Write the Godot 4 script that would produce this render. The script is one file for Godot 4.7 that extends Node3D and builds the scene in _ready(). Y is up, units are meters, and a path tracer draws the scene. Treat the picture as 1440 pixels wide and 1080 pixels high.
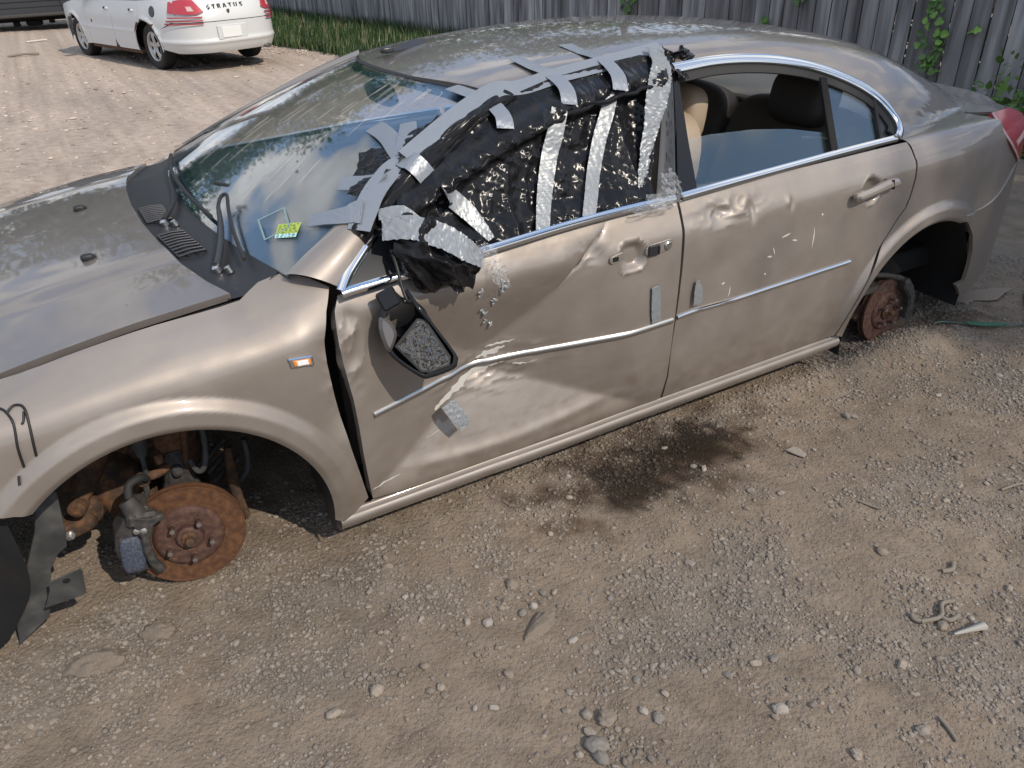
extends Node3D

const SUN_DIR := Vector3(0.29, 0.80, 0.84)      # towards the sun
const EXPOSURE := 0.83
var rng := RandomNumberGenerator.new()
var M := {}
var nz := FastNoiseLite.new()        # broad soil noise
var nf := FastNoiseLite.new()        # fine wrinkles
var nr := FastNoiseLite.new()        # ridged folds

# ---------------------------------------------------------------- mesh helper
class MB:
	var p := PackedVector3Array()
	var n := PackedVector3Array()
	var uv := PackedVector2Array()
	var c := PackedColorArray()
	var idx := PackedInt32Array()
	func v(pos: Vector3, nor: Vector3, t := Vector2.ZERO, col := Color.WHITE) -> int:
		p.append(pos); n.append(nor); uv.append(t); c.append(col)
		return p.size() - 1
	func t(a: int, b: int, d: int) -> void:
		var g := (p[b] - p[a]).cross(p[d] - p[a])
		if g.dot(n[a] + n[b] + n[d]) > 0.0:
			idx.append(a); idx.append(d); idx.append(b)
		else:
			idx.append(a); idx.append(b); idx.append(d)
	func q(a: int, b: int, d: int, e: int) -> void:
		t(a, b, d); t(a, d, e)
	func face(pts: Array, out: Vector3, col := Color.WHITE) -> void:
		var g: Vector3 = (pts[1] - pts[0]).cross(pts[2] - pts[0])
		if g.length() < 1e-12 and pts.size() > 3:
			g = (pts[2] - pts[0]).cross(pts[3] - pts[0])
		g = g.normalized()
		if g.dot(out) < 0.0:
			g = -g
		var i0 := p.size()
		for k in pts.size():
			v(pts[k], g, Vector2(pts[k].x + pts[k].z, pts[k].y), col)
		for k in range(1, pts.size() - 1):
			t(i0, i0 + k, i0 + k + 1)
	# box with chamfered edges
	func box(ctr: Vector3, size: Vector3, b := Basis(), bev := 0.004, col := Color.WHITE) -> void:
		var h := size * 0.5
		bev = minf(bev, minf(h.x, minf(h.y, h.z)) * 0.9)
		var ax := [b.x.normalized(), b.y.normalized(), b.z.normalized()]
		for i in 3:
			var j := (i + 1) % 3
			var k := (i + 2) % 3
			for s in [-1.0, 1.0]:
				var f: Vector3 = ctr + ax[i] * h[i] * s
				var u: Vector3 = ax[j] * (h[j] - bev)
				var w: Vector3 = ax[k] * (h[k] - bev)
				face([f - u - w, f + u - w, f + u + w, f - u + w], ax[i] * s, col)
			for s in [-1.0, 1.0]:
				for r in [-1.0, 1.0]:
					var a: Vector3 = ctr + ax[j] * h[j] * s + ax[k] * (h[k] - bev) * r
					var d: Vector3 = ctr + ax[j] * (h[j] - bev) * s + ax[k] * h[k] * r
					var l: Vector3 = ax[i] * (h[i] - bev)
					face([a - l, a + l, d + l, d - l], ax[j] * s + ax[k] * r, col)
		for sx in [-1.0, 1.0]:
			for sy in [-1.0, 1.0]:
				for sz in [-1.0, 1.0]:
					var o: Vector3 = Vector3(sx, sy, sz)
					var a: Vector3 = ctr + ax[0] * h.x * sx + ax[1] * (h.y - bev) * sy + ax[2] * (h.z - bev) * sz
					var d: Vector3 = ctr + ax[0] * (h.x - bev) * sx + ax[1] * h.y * sy + ax[2] * (h.z - bev) * sz
					var e: Vector3 = ctr + ax[0] * (h.x - bev) * sx + ax[1] * (h.y - bev) * sy + ax[2] * h.z * sz
					face([a, d, e], ax[0] * o.x + ax[1] * o.y + ax[2] * o.z, col)
	# tube along points, radius per point or one radius
	func tube(pts: Array, rad, sides := 10, caps := true, squash := 1.0) -> void:
		var cnt := pts.size()
		var prev := Vector3.ZERO
		var rings := []
		for i in cnt:
			var d: Vector3 = (pts[mini(i + 1, cnt - 1)] - pts[maxi(i - 1, 0)]).normalized()
			var s: Vector3 = prev - d * prev.dot(d) if i > 0 else d.cross(Vector3.UP if absf(d.y) < 0.9 else Vector3.RIGHT)
			s = s.normalized()
			prev = s
			var u := d.cross(s).normalized()
			var r: float = rad[i] if rad is Array else rad
			var ring := []
			for k in sides:
				var a := TAU * k / sides
				var o := s * cos(a) + u * sin(a) * squash
				ring.append(v(pts[i] + o * r, o.normalized(), Vector2(float(k) / sides, i)))
			rings.append(ring)
			if i > 0:
				for k in sides:
					var k2 := (k + 1) % sides
					q(rings[i - 1][k], rings[i - 1][k2], ring[k2], ring[k])
		if caps:
			for e in [0, cnt - 1]:
				var d: Vector3 = (pts[0] - pts[1]).normalized() if e == 0 else (pts[cnt - 1] - pts[cnt - 2]).normalized()
				var ci := v(pts[e], d)
				var ids := []
				for k in sides:
					ids.append(v(p[rings[e][k]], d))
				for k in sides:
					t(ci, ids[k], ids[(k + 1) % sides])
	# profile of (radius, height) turned about an axis; sharp where the profile bends a lot
	func lathe(prof: Array, ctr: Vector3, axis: Vector3, sides := 48) -> void:
		var a := axis.normalized()
		var s := a.cross(Vector3.UP if absf(a.y) < 0.9 else Vector3.RIGHT).normalized()
		var u := a.cross(s)
		for i in prof.size() - 1:
			var p0: Vector2 = prof[i]
			var p1: Vector2 = prof[i + 1]
			var dr := (p1 - p0).normalized()
			var i0 := p.size()
			for k in sides + 1:
				var an := TAU * k / sides
				var o := s * cos(an) + u * sin(an)
				var nn := (o * dr.y - a * dr.x).normalized()
				v(ctr + o * p0.x + a * p0.y, nn, Vector2(float(k) / sides, p0.x))
				v(ctr + o * p1.x + a * p1.y, nn, Vector2(float(k) / sides, p1.x))
			for k in sides:
				var b := i0 + k * 2
				q(b, b + 1, b + 3, b + 2)
	# outline in a plane (origin, u, w axes) given depth along u x w, with a bevel
	func extrude(poly: PackedVector2Array, org: Vector3, u: Vector3, w: Vector3, d0: float, d1: float, bev := 0.003) -> void:
		var d := u.cross(w).normalized()
		var ins := Geometry2D.offset_polygon(poly, -bev)
		var inner: PackedVector2Array = ins[0] if ins.size() > 0 else poly
		for side in [0, 1]:
			var dep := d1 if side == 1 else d0
			var nor := d if side == 1 else -d
			var tri := Geometry2D.triangulate_polygon(inner)
			var i0 := p.size()
			for k in inner.size():
				v(org + u * inner[k].x + w * inner[k].y + d * dep, nor, inner[k])
			for k in range(0, tri.size(), 3):
				t(i0 + tri[k], i0 + tri[k + 1], i0 + tri[k + 2])
		var cw := Geometry2D.is_polygon_clockwise(poly)
		var cnt := poly.size()
		var db := bev * signf(d1 - d0)
		for k in cnt:
			var a := poly[k]
			var b := poly[(k + 1) % cnt]
			var e := (b - a).normalized()
			var o2 := Vector2(e.y, -e.x) * (-1.0 if cw else 1.0)
			var on := u * o2.x + w * o2.y
			var A := org + u * a.x + w * a.y
			var B := org + u * b.x + w * b.y
			face([A + d * (d0 + db), B + d * (d0 + db), B + d * (d1 - db), A + d * (d1 - db)], on)
			var ai := A - on * bev
			var bi := B - on * bev
			face([A + d * (d1 - db), B + d * (d1 - db), bi + d * d1, ai + d * d1], on + d)
			face([A + d * (d0 + db), B + d * (d0 + db), bi + d * d0, ai + d * d0], on - d)
	# soft cushion: a sphere squared off by the exponent e
	func cushion(ctr: Vector3, size: Vector3, b := Basis(), e := 0.4, seg := 18, lump := 0.0) -> void:
		var i0 := p.size()
		for i in seg + 1:
			var la := -PI / 2 + PI * i / seg
			for j in seg * 2 + 1:
				var lo := TAU * j / (seg * 2)
				var cl := cos(la)
				var pw := func(x: float) -> float: return signf(x) * pow(absf(x), e)
				var o := Vector3(pw.call(cl) * pw.call(cos(lo)), pw.call(sin(la)), pw.call(cl) * pw.call(sin(lo)))
				var pn := func(x: float) -> float: return signf(x) * pow(absf(x), 2.0 - e)
				var nn := Vector3(pn.call(cl) * pn.call(cos(lo)) / size.x, pn.call(sin(la)) / size.y, pn.call(cl) * pn.call(sin(lo)) / size.z)
				if lump > 0.0:
					o *= 1.0 + lump * sin(lo * 3.0 + la * 5.0 + ctr.x * 91.0)
				v(ctr + b * (o * size * 0.5), (b * nn).normalized(), Vector2(float(j) / seg, float(i) / seg))
		for i in seg:
			for j in seg * 2:
				var a := i0 + i * (seg * 2 + 1) + j
				q(a, a + 1, a + seg * 2 + 2, a + seg * 2 + 1)
	func mesh() -> ArrayMesh:
		var arr := []
		arr.resize(Mesh.ARRAY_MAX)
		arr[Mesh.ARRAY_VERTEX] = p
		arr[Mesh.ARRAY_NORMAL] = n
		arr[Mesh.ARRAY_TEX_UV] = uv
		arr[Mesh.ARRAY_COLOR] = c
		arr[Mesh.ARRAY_INDEX] = idx
		var m := ArrayMesh.new()
		m.add_surface_from_arrays(Mesh.PRIMITIVE_TRIANGLES, arr)
		return m

# ---------------------------------------------------------------- nodes
func thing(called: String, label: String, category: String, at := Vector3.ZERO, group := "") -> Node3D:
	var o := Node3D.new()
	o.name = called
	o.position = at
	add_child(o, true)
	return tag(o, label, category, group)

func tag(o: Node3D, label: String, category: String, group := "", kind := "") -> Node3D:
	if label: o.set_meta("label", label)
	if category: o.set_meta("category", category)
	if group: o.set_meta("group", group)
	if kind: o.set_meta("kind", kind)
	return o

func part(b, called: String, m: Material, parent: Node, label := "") -> MeshInstance3D:
	var o := MeshInstance3D.new()
	o.name = called
	o.mesh = b.mesh() if b is MB else b
	o.material_override = m
	parent.add_child(o, true)
	if label: o.set_meta("label", label)
	return o

func group3(called: String, parent: Node) -> Node3D:
	var o := Node3D.new()
	o.name = called
	parent.add_child(o, true)
	return o

# ---------------------------------------------------------------- materials
func mat(called: String, r: float, g: float, b: float, rough := 0.6, metal := 0.0) -> StandardMaterial3D:
	var m := StandardMaterial3D.new()
	m.resource_name = called
	m.albedo_color = Color(r, g, b).linear_to_srgb()
	m.roughness = rough
	m.metallic = metal
	m.cull_mode = BaseMaterial3D.CULL_DISABLED
	M[called] = m
	return m

func noise(freq: float, type := FastNoiseLite.TYPE_SIMPLEX_SMOOTH, oct := 4, sd := 1) -> FastNoiseLite:
	var f := FastNoiseLite.new()
	f.noise_type = type
	f.frequency = freq
	f.fractal_octaves = oct
	f.seed = sd
	return f

func ntex(f: FastNoiseLite, size := 512, ramp: Array = [], w := 0) -> NoiseTexture2D:
	var t := NoiseTexture2D.new()
	t.width = w if w > 0 else size
	t.height = size
	t.seamless = true
	t.noise = f
	if ramp.size() > 0:
		var gr := Gradient.new()
		var off := PackedFloat32Array()
		var cols := PackedColorArray()
		for r in ramp:
			off.append(r[0])
			cols.append(Color(r[1], r[2], r[3]).linear_to_srgb())
		gr.offsets = off
		gr.colors = cols
		t.color_ramp = gr
	return t

func tri(m: StandardMaterial3D, scale: float, world := true) -> void:
	m.uv1_triplanar = true
	m.uv1_world_triplanar = world
	m.uv1_scale = Vector3.ONE * scale

func make_materials() -> void:
	var m: StandardMaterial3D
	# metallic sandstone paint, dusty in patches
	m = mat("paint", 1, 1, 1, 0.62, 0.42)
	m.albedo_texture = ntex(noise(0.006, FastNoiseLite.TYPE_SIMPLEX_SMOOTH, 5, 4), 512, [[0.0, .235, .204, .176], [0.45, .266, .232, .202], [1.0, .298, .263, .232]])
	tri(m, 1.3, false)
	m.clearcoat_enabled = true
	m.clearcoat = 1.0
	m.clearcoat_roughness = 0.06
	m.roughness_texture = ntex(noise(0.012, FastNoiseLite.TYPE_SIMPLEX_SMOOTH, 6, 14), 512, [[0.0, .45, .45, .45], [0.4, .56, .56, .56], [0.62, .68, .68, .68], [1.0, 1.0, 1.0, 1.0]])
	m.vertex_color_use_as_albedo = true
	m = mat("paint_roof", 1, 1, 1, 0.56, 0.42)
	m.albedo_texture = M.paint.albedo_texture
	m.albedo_color = Color(0.76, 0.76, 0.78).linear_to_srgb()
	tri(m, 1.3, false)
	m.clearcoat_enabled = true
	m.clearcoat = 1.0
	m.clearcoat_roughness = 0.045
	m.roughness_texture = M.paint.roughness_texture
	m.vertex_color_use_as_albedo = true
	m = mat("bumper_paint", .245, .215, .188, 0.42, 0.5)
	m.clearcoat_enabled = true
	m.clearcoat = 0.5
	m.clearcoat_roughness = 0.2
	mat("chrome", .78, .79, .80, 0.10, 1.0)
	mat("dull_chrome", .55, .55, .54, 0.3, 1.0)
	mat("black_plastic", .018, .018, .019, 0.5)
	mat("gloss_black", .016, .017, .019, 0.16)
	M.gloss_black.metallic_specular = 0.35
	mat("trim_black", .030, .031, .035, 0.35)
	mat("dark", .006, .006, .006, 0.9)
	mat("rubber", .02, .02, .02, 0.75)
	mat("leather_tan", .34, .265, .185, 0.55)
	mat("leather_dark", .035, .030, .026, 0.55)
	mat("seat_brown", .085, .07, .055, 0.6)
	mat("headliner", .42, .37, .29, 0.9)
	mat("dash_grey", .10, .098, .095, 0.8)
	mat("carpet", .05, .045, .04, 0.95)
	m = mat("sheet_plastic", .010, .010, .011, 0.24)
	m.metallic_specular = 0.36
	m = mat("tape", .25, .272, .30, 0.38, 0.35)
	m.normal_enabled = true
	m.normal_scale = 0.25
	m.normal_texture = bumps(noise(0.02, FastNoiseLite.TYPE_SIMPLEX_SMOOTH, 4, 12), 256, 3.0)
	tri(m, 7.0, false)
	m = mat("tape_worn", .245, .262, .275, 0.4, 0.25)
	m.normal_enabled = true
	m.normal_scale = 0.4
	m.normal_texture = M.tape.normal_texture
	tri(m, 11.0, false)
	m = mat("clear_film", .85, .86, .86, 0.12)
	m.transparency = BaseMaterial3D.TRANSPARENCY_ALPHA
	m.albedo_color.a = 0.16
	m.metallic_specular = 0.8
	m = mat("windshield", .03, .105, .155, 0.02)
	m.transparency = BaseMaterial3D.TRANSPARENCY_ALPHA
	m.albedo_color.a = 0.085
	m.metallic_specular = 1.0
	m = mat("side_glass", .06, .12, .12, 0.02)
	m.transparency = BaseMaterial3D.TRANSPARENCY_ALPHA
	m.albedo_color.a = 0.04
	m.metallic_specular = 1.0
	m = mat("rear_tint", .04, .06, .06, 0.03)
	m.transparency = BaseMaterial3D.TRANSPARENCY_ALPHA
	m.albedo_color.a = 0.35
	# rust
	m = mat("rust", 1, 1, 1, 0.8, 0.15)
	m.albedo_texture = ntex(noise(0.012, FastNoiseLite.TYPE_SIMPLEX_SMOOTH, 6, 21), 512, [[0.0, .048, .022, .012], [0.35, .085, .036, .016], [0.65, .118, .051, .021], [1.0, .165, .082, .040]])
	m.heightmap_enabled = true
	m.heightmap_scale = 0.08
	m.heightmap_texture = ntex(noise(0.05, FastNoiseLite.TYPE_SIMPLEX_SMOOTH, 4, 5), 256)
	tri(m, 6.0, false)
	m = mat("rust_hub", 1, 1, 1, 0.75, 0.2)
	m.albedo_texture = ntex(noise(0.02, FastNoiseLite.TYPE_SIMPLEX_SMOOTH, 5, 9), 256, [[0.0, .045, .022, .018], [0.5, .085, .042, .030], [1.0, .15, .085, .055]])
	tri(m, 8.0, false)
	m = mat("rust_dull", 1, 1, 1, 0.85, 0.1)
	m.albedo_texture = ntex(noise(0.016, FastNoiseLite.TYPE_SIMPLEX_SMOOTH, 5, 33), 256, [[0.0, .030, .022, .017], [0.45, .07, .042, .026], [0.7, .17, .075, .03], [1.0, .24, .12, .05]])
	tri(m, 7.0, false)
	m = mat("cast_iron", 1, 1, 1, 0.7, 0.35)
	m.albedo_texture = ntex(noise(0.02, FastNoiseLite.TYPE_SIMPLEX_SMOOTH, 5, 40), 256, [[0.0, .028, .028, .030], [0.55, .060, .057, .055], [1.0, .125, .098, .075]])
	tri(m, 7.0, false)
	m = mat("caliper_blue", 1, 1, 1, 0.7, 0.2)
	m.albedo_texture = ntex(noise(0.05, FastNoiseLite.TYPE_SIMPLEX_SMOOTH, 4, 41), 256, [[0.0, .035, .04, .055], [0.5, .055, .068, .10], [0.72, .11, .125, .16], [1.0, .10, .07, .05]])
	tri(m, 9.0, false)
	m = mat("dusty_plastic", 1, 1, 1, 0.85)
	m.albedo_texture = ntex(noise(0.012, FastNoiseLite.TYPE_SIMPLEX_SMOOTH, 5, 44), 256, [[0.0, .022, .023, .024], [0.5, .045, .046, .046], [1.0, .10, .098, .09]])
	tri(m, 3.0, false)
	mat("bolt", .45, .43, .40, 0.35, 0.9)
	mat("copper", .60, .38, .20, 0.45, 0.7)
	m = mat("tail_red", .42, .02, .035, 0.12)
	m.clearcoat_enabled = true
	m.clearcoat = 1.0
	mat("lamp_pale", .60, .40, .38, 0.2)
	mat("amber", .75, .25, .04, 0.2)
	mat("white_plastic", .78, .78, .76, 0.35)
	mat("cap_grey", .11, .10, .097, 0.3, 0.35)
	M.cap_grey.clearcoat_enabled = true
	mat("mirror_shard", .21, .19, .165, 0.12, 1.0)
	mat("scrape", .62, .57, .50, 0.6, 0.1)
	mat("primer", .46, .445, .41, 0.7)
	# soil and stones
	m = mat("soil", 1, 1, 1, 0.96)
	m.vertex_color_use_as_albedo = true
	m.metallic_specular = 0.25
	var g1 := noise(0.006, FastNoiseLite.TYPE_SIMPLEX_SMOOTH, 7, 50)
	g1.fractal_gain = 0.62
	m.albedo_texture = ntex(g1, 1024, [[0.0, .66, .64, .62], [0.5, .86, .85, .84], [1.0, 1.0, 1.0, 1.0]])
	m.heightmap_enabled = true
	m.heightmap_scale = 0.5
	var cel := noise(0.055, FastNoiseLite.TYPE_CELLULAR, 3, 51)
	cel.cellular_return_type = FastNoiseLite.RETURN_DISTANCE
	cel.fractal_gain = 0.55
	cel.cellular_jitter = 1.0
	var tx := ntex(cel, 1024)
	tx.invert = true
	m.heightmap_texture = tx
	tri(m, 1.17)
	m = mat("stone", 1, 1, 1, 0.9)
	m.vertex_color_use_as_albedo = true
	m.metallic_specular = 0.3
	m.albedo_texture = ntex(noise(0.03, FastNoiseLite.TYPE_SIMPLEX_SMOOTH, 5, 60), 256, [[0.0, .7, .68, .66], [0.6, .95, .95, .95], [1.0, 1.0, 1.0, 1.0]])
	tri(m, 9.0)
	# weathered boards: grain stretched along the board, light and dark streaks
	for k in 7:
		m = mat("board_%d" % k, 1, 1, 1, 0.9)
		var lv: float = [1.25, 1.05, 1.45, 1.12, 0.72, 0.62, 0.82][k]  # later levels are darker: tree shade put into the board colour
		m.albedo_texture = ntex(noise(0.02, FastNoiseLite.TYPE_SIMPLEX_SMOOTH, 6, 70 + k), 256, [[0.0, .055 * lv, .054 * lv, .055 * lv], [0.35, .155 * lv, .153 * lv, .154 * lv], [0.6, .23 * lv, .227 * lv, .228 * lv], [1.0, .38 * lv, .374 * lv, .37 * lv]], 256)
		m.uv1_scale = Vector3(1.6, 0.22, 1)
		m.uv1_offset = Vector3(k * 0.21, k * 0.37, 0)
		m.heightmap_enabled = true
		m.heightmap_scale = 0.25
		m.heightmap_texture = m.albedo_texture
	m = mat("grass", .055, .10, .022, 0.7)
	m.vertex_color_use_as_albedo = true
	m.backlight_enabled = true
	m.backlight = Color(0.25, 0.35, 0.08)
	m = mat("leaf", 1, 1, 1, 0.5)
	m.vertex_color_use_as_albedo = true
	m.backlight_enabled = true
	m.backlight = Color(0.3, 0.42, 0.1)
	m = mat("tree_leaf", .032, .085, .018, 0.55)
	m.backlight_enabled = true
	m.backlight = Color(0.22, 0.32, 0.07)
	mat("bark", .10, .08, .06, 0.95)
	mat("stem", .12, .13, .05, 0.8)
	# other vehicles
	m = mat("white_paint", .60, .61, .60, 0.3)
	m.clearcoat_enabled = true
	m.clearcoat = 0.8
	m = mat("dark_paint", .030, .033, .040, 0.35, 0.3)
	m.clearcoat_enabled = true
	m.clearcoat = 0.6
	m = mat("purple_paint", .035, .018, .05, 0.35, 0.2)
	mat("tyre", .022, .021, .020, 0.85)
	mat("rim", .50, .50, .49, 0.35, 0.8)
	mat("plate", .74, .76, .74, 0.45)
	mat("red_stripe", .35, .03, .05, 0.4)
	mat("glass_dark", .012, .018, .022, 0.05)
	mat("bone", .33, .315, .28, 0.8)
	mat("tan_card", .24, .19, .145, 0.9)
	mat("strap_green", .04, .13, .075, 0.7)
	mat("stick", .20, .17, .135, 0.9)
	mat("pale_wood", .62, .58, .50, 0.8)
	mat("wire_black", .008, .008, .008, 0.5)

func bumps(f: FastNoiseLite, size: int, scale: float) -> Texture2D:
	var im := f.get_seamless_image(size, size)
	im.convert(Image.FORMAT_RGBA8)
	im.bump_map_to_normal_map(scale)
	return ImageTexture.create_from_image(im)

# ---------------------------------------------------------------- panels: a polygon laid over a curved surface
func pv(a: Array) -> PackedVector2Array:
	var o := PackedVector2Array()
	for k in range(0, a.size(), 2):
		o.append(Vector2(a[k], a[k + 1]))
	return o

func arc(cx: float, cy: float, r: float, a0: float, a1: float, cnt := 28) -> PackedVector2Array:
	var o := PackedVector2Array()
	for k in cnt + 1:
		var a := deg_to_rad(lerpf(a0, a1, float(k) / cnt))
		o.append(Vector2(cx + r * cos(a), cy + r * sin(a)))
	return o

# smooth curve through points (Catmull-Rom), m steps per span
func smooth2(pts: PackedVector2Array, m := 6) -> PackedVector2Array:
	var o := PackedVector2Array()
	for i in pts.size() - 1:
		var a := pts[maxi(i - 1, 0)]
		var d := pts[mini(i + 2, pts.size() - 1)]
		for k in m:
			o.append(pts[i].cubic_interpolate(pts[i + 1], a, d, float(k) / m))
	o.append(pts[pts.size() - 1])
	return o

func smooth3(pts: Array, m := 6) -> Array:
	var o := []
	for i in pts.size() - 1:
		var a: Vector3 = pts[maxi(i - 1, 0)]
		var d: Vector3 = pts[mini(i + 2, pts.size() - 1)]
		for k in m:
			o.append(pts[i].cubic_interpolate(pts[i + 1], a, d, float(k) / m))
	o.append(pts[pts.size() - 1])
	return o

func surf(b: MB, fn: Callable, u: float, w: float, side: Vector3, e := 0.002) -> int:
	var P: Vector3 = fn.call(u, w)
	var n: Vector3 = (fn.call(u + e, w) - P).cross(fn.call(u, w + e) - P).normalized()
	if n.dot(side) < 0.0:
		n = -n
	return b.v(P, n, Vector2(u, w), grime(P) if dirty else Color.WHITE)

var dirty := false
# road film: tan dust low on the body, greyer smudges higher up
func grime(P: Vector3) -> Color:
	var a := nz.get_noise_3d(P.x * 2.3, P.y * 3.5, P.z * 2.0)
	var f := nz.get_noise_3d(P.x * 14.0 + 8.0, P.y * 18.0, P.z * 11.0)
	var low := smoothstep(0.42, 0.12, P.y + 0.10 * a)
	var k := clampf(low * (0.55 + 0.9 * f) + 0.22 * maxf(a + 0.5 * f, 0.0), 0.0, 0.8)
	return Color(1, 1, 1).lerp(Color(0.80, 0.74, 0.66), k)

func panel(b: MB, poly: PackedVector2Array, cell: float, fn: Callable, side: Vector3, flange := 0.0, inset := 0.0, e := 0.002) -> void:
	if inset != 0.0:
		var r := Geometry2D.offset_polygon(poly, -inset)
		if r.size() > 0:
			poly = r[0]
	var lo := poly[0]
	var hi := poly[0]
	for p in poly:
		lo = lo.min(p)
		hi = hi.max(p)
	var nu := int(ceil((hi.x - lo.x) / cell)) + 1
	var nw := int(ceil((hi.y - lo.y) / cell)) + 1
	var marked := PackedByteArray()
	marked.resize(nu * nw)
	for k in poly.size():
		var a := poly[k]
		var d := poly[(k + 1) % poly.size()]
		var steps := int(ceil(a.distance_to(d) / (cell * 0.2))) + 1
		for s in steps + 1:
			var p := a.lerp(d, float(s) / steps)
			var ci := clampi(int((p.x - lo.x) / cell), 0, nu - 1)
			var cj := clampi(int((p.y - lo.y) / cell), 0, nw - 1)
			marked[ci * nw + cj] = 1
	var ids := PackedInt32Array()
	ids.resize((nu + 1) * (nw + 1))
	ids.fill(-1)
	for i in nu:
		for j in nw:
			var c0 := lo + Vector2(i, j) * cell
			if marked[i * nw + j] == 0:
				if Geometry2D.is_point_in_polygon(c0 + Vector2(cell, cell) * 0.5, poly):
					var qd := [0, 0, 0, 0]
					for k in 4:
						var ii: int = i + [0, 1, 1, 0][k]
						var jj: int = j + [0, 0, 1, 1][k]
						var key := ii * (nw + 1) + jj
						if ids[key] < 0:
							ids[key] = surf(b, fn, lo.x + ii * cell, lo.y + jj * cell, side, e)
						qd[k] = ids[key]
					b.q(qd[0], qd[1], qd[2], qd[3])
			else:
				var cp := PackedVector2Array([c0, c0 + Vector2(cell, 0), c0 + Vector2(cell, cell), c0 + Vector2(0, cell)])
				for piece in Geometry2D.intersect_polygons(cp, poly):
					var tr := Geometry2D.triangulate_polygon(piece)
					var i0 := b.p.size()
					for p in piece:
						surf(b, fn, p.x, p.y, side, e)
					for k in range(0, tr.size(), 3):
						b.t(i0 + tr[k], i0 + tr[k + 1], i0 + tr[k + 2])
	if flange > 0.0:
		for k in poly.size():
			var a := poly[k]
			var d := poly[(k + 1) % poly.size()]
			var cnt := maxi(1, int(ceil(a.distance_to(d) / (cell * 1.5))))
			for s in cnt:
				var p0 := a.lerp(d, float(s) / cnt)
				var p1 := a.lerp(d, float(s + 1) / cnt)
				var i0 := surf(b, fn, p0.x, p0.y, side, e)
				var i1 := surf(b, fn, p1.x, p1.y, side, e)
				var P0 := b.p[i0]
				var P1 := b.p[i1]
				var n0 := b.n[i0]
				var out := (P1 - P0).cross(n0).normalized()
				b.face([P0, P1, P1 - b.n[i1] * flange, P0 - n0 * flange], out)

# flat strip (tape, moulding) along 3-D points; nor gives the outward direction, crown rounds it
func strip(b: MB, pts: Array, nors: Array, width, thick: float, across := 4, wav := 0.0, sd := 0.0) -> void:
	var cnt := pts.size()
	var rows := []
	var run := 0.0
	for i in cnt:
		var d: Vector3 = (pts[mini(i + 1, cnt - 1)] - pts[maxi(i - 1, 0)]).normalized()
		if i > 0:
			run += pts[i].distance_to(pts[i - 1])
		var n: Vector3 = (nors[i] - d * nors[i].dot(d)).normalized()
		var s := d.cross(n).normalized()
		var w: float = width[i] if width is Array else width
		var row := []
		for k in across + 1:
			var f := float(k) / across * 2.0 - 1.0
			var lift := thick * (1.0 - 0.5 * f * f)
			var wv := 0.0
			if wav > 0.0:
				wv = wav * (nf.get_noise_3d(run * 160.0 + sd * 71.0, f * 9.0, sd * 13.0) + 0.7 * nf.get_noise_2d(run * 420.0 + sd * 31.0, f * 4.0))
			row.append(pts[i] + s * w * 0.5 * f + n * (lift + wv))
		rows.append([row, n, s])
	var ids := []
	for i in cnt:
		var r: Array = rows[i][0]
		var line := []
		for k in across + 1:
			var du: Vector3 = rows[mini(i + 1, cnt - 1)][0][k] - rows[maxi(i - 1, 0)][0][k]
			var dw: Vector3 = r[mini(k + 1, across)] - r[maxi(k - 1, 0)]
			var nn := du.cross(dw).normalized()
			if nn.dot(rows[i][1]) < 0.0:
				nn = -nn
			line.append(b.v(r[k], nn, Vector2(float(k) / across, float(i))))
		ids.append(line)
		if i > 0:
			for k in across:
				b.q(ids[i - 1][k], ids[i - 1][k + 1], line[k + 1], line[k])
	for i in cnt - 1:
		for k in [0, across]:
			var A: Vector3 = rows[i][0][k]
			var B: Vector3 = rows[i + 1][0][k]
			b.face([A, B, B - rows[i + 1][1] * thick, A - rows[i][1] * thick], rows[i][2] * (-1.0 if k == 0 else 1.0))
	for i in [0, cnt - 1]:
		var A: Vector3 = rows[i][0][0]
		var B: Vector3 = rows[i][0][across]
		b.face([A, B, B - rows[i][1] * thick, A - rows[i][1] * thick], (pts[0] - pts[1]) if i == 0 else (pts[cnt - 1] - pts[cnt - 2]))

# ---------------------------------------------------------------- the sedan's surfaces (x to the rear, y up, z to its near side)
func lerp_tab(x: float, kx: Array, kv: Array) -> float:
	if x <= kx[0]: return kv[0]
	for i in kx.size() - 1:
		if x < kx[i + 1]:
			var t: float = (x - kx[i]) / (kx[i + 1] - kx[i])
			var s0: float = (kv[i + 1] - kv[i]) / (kx[i + 1] - kx[i])
			var sa: float = s0 if i == 0 else (kv[i + 1] - kv[i - 1]) / (kx[i + 1] - kx[i - 1])
			var sb: float = s0 if i == kx.size() - 2 else (kv[i + 2] - kv[i]) / (kx[i + 2] - kx[i])
			var h: float = kx[i + 1] - kx[i]
			var t2 := t * t
			var t3 := t2 * t
			return (2 * t3 - 3 * t2 + 1) * kv[i] + (t3 - 2 * t2 + t) * h * sa + (3 * t2 - 2 * t3) * kv[i + 1] + (t3 - t2) * h * sb
	return kv[kv.size() - 1]

func taper(x: float) -> float:
	var o := 0.0
	if x > 2.55:
		var t := minf((x - 2.55) / 1.3, 0.999)
		o = 0.893 - 0.893 * pow(1.0 - pow(t, 3.4), 1.0 / 3.4)
	var f := maxf(-0.15 - x, 0.0)
	return o + 0.10 * f * f + 0.25 * f * f * f * f

func crease(x: float) -> float:
	return 0.718 + 0.026 * x

func softplus(u: float, s: float) -> float:
	var r := u / s
	if r > 20.0: return u
	if r < -20.0: return 0.0
	return s * log(1.0 + exp(r))

const KX := [-0.6, -0.24, -0.09, 0.06, 0.28, 0.5, 1.2]
const KV := [2.3, 2.2, 1.65, 1.32, 1.15, 0.5, 0.42]

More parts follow.
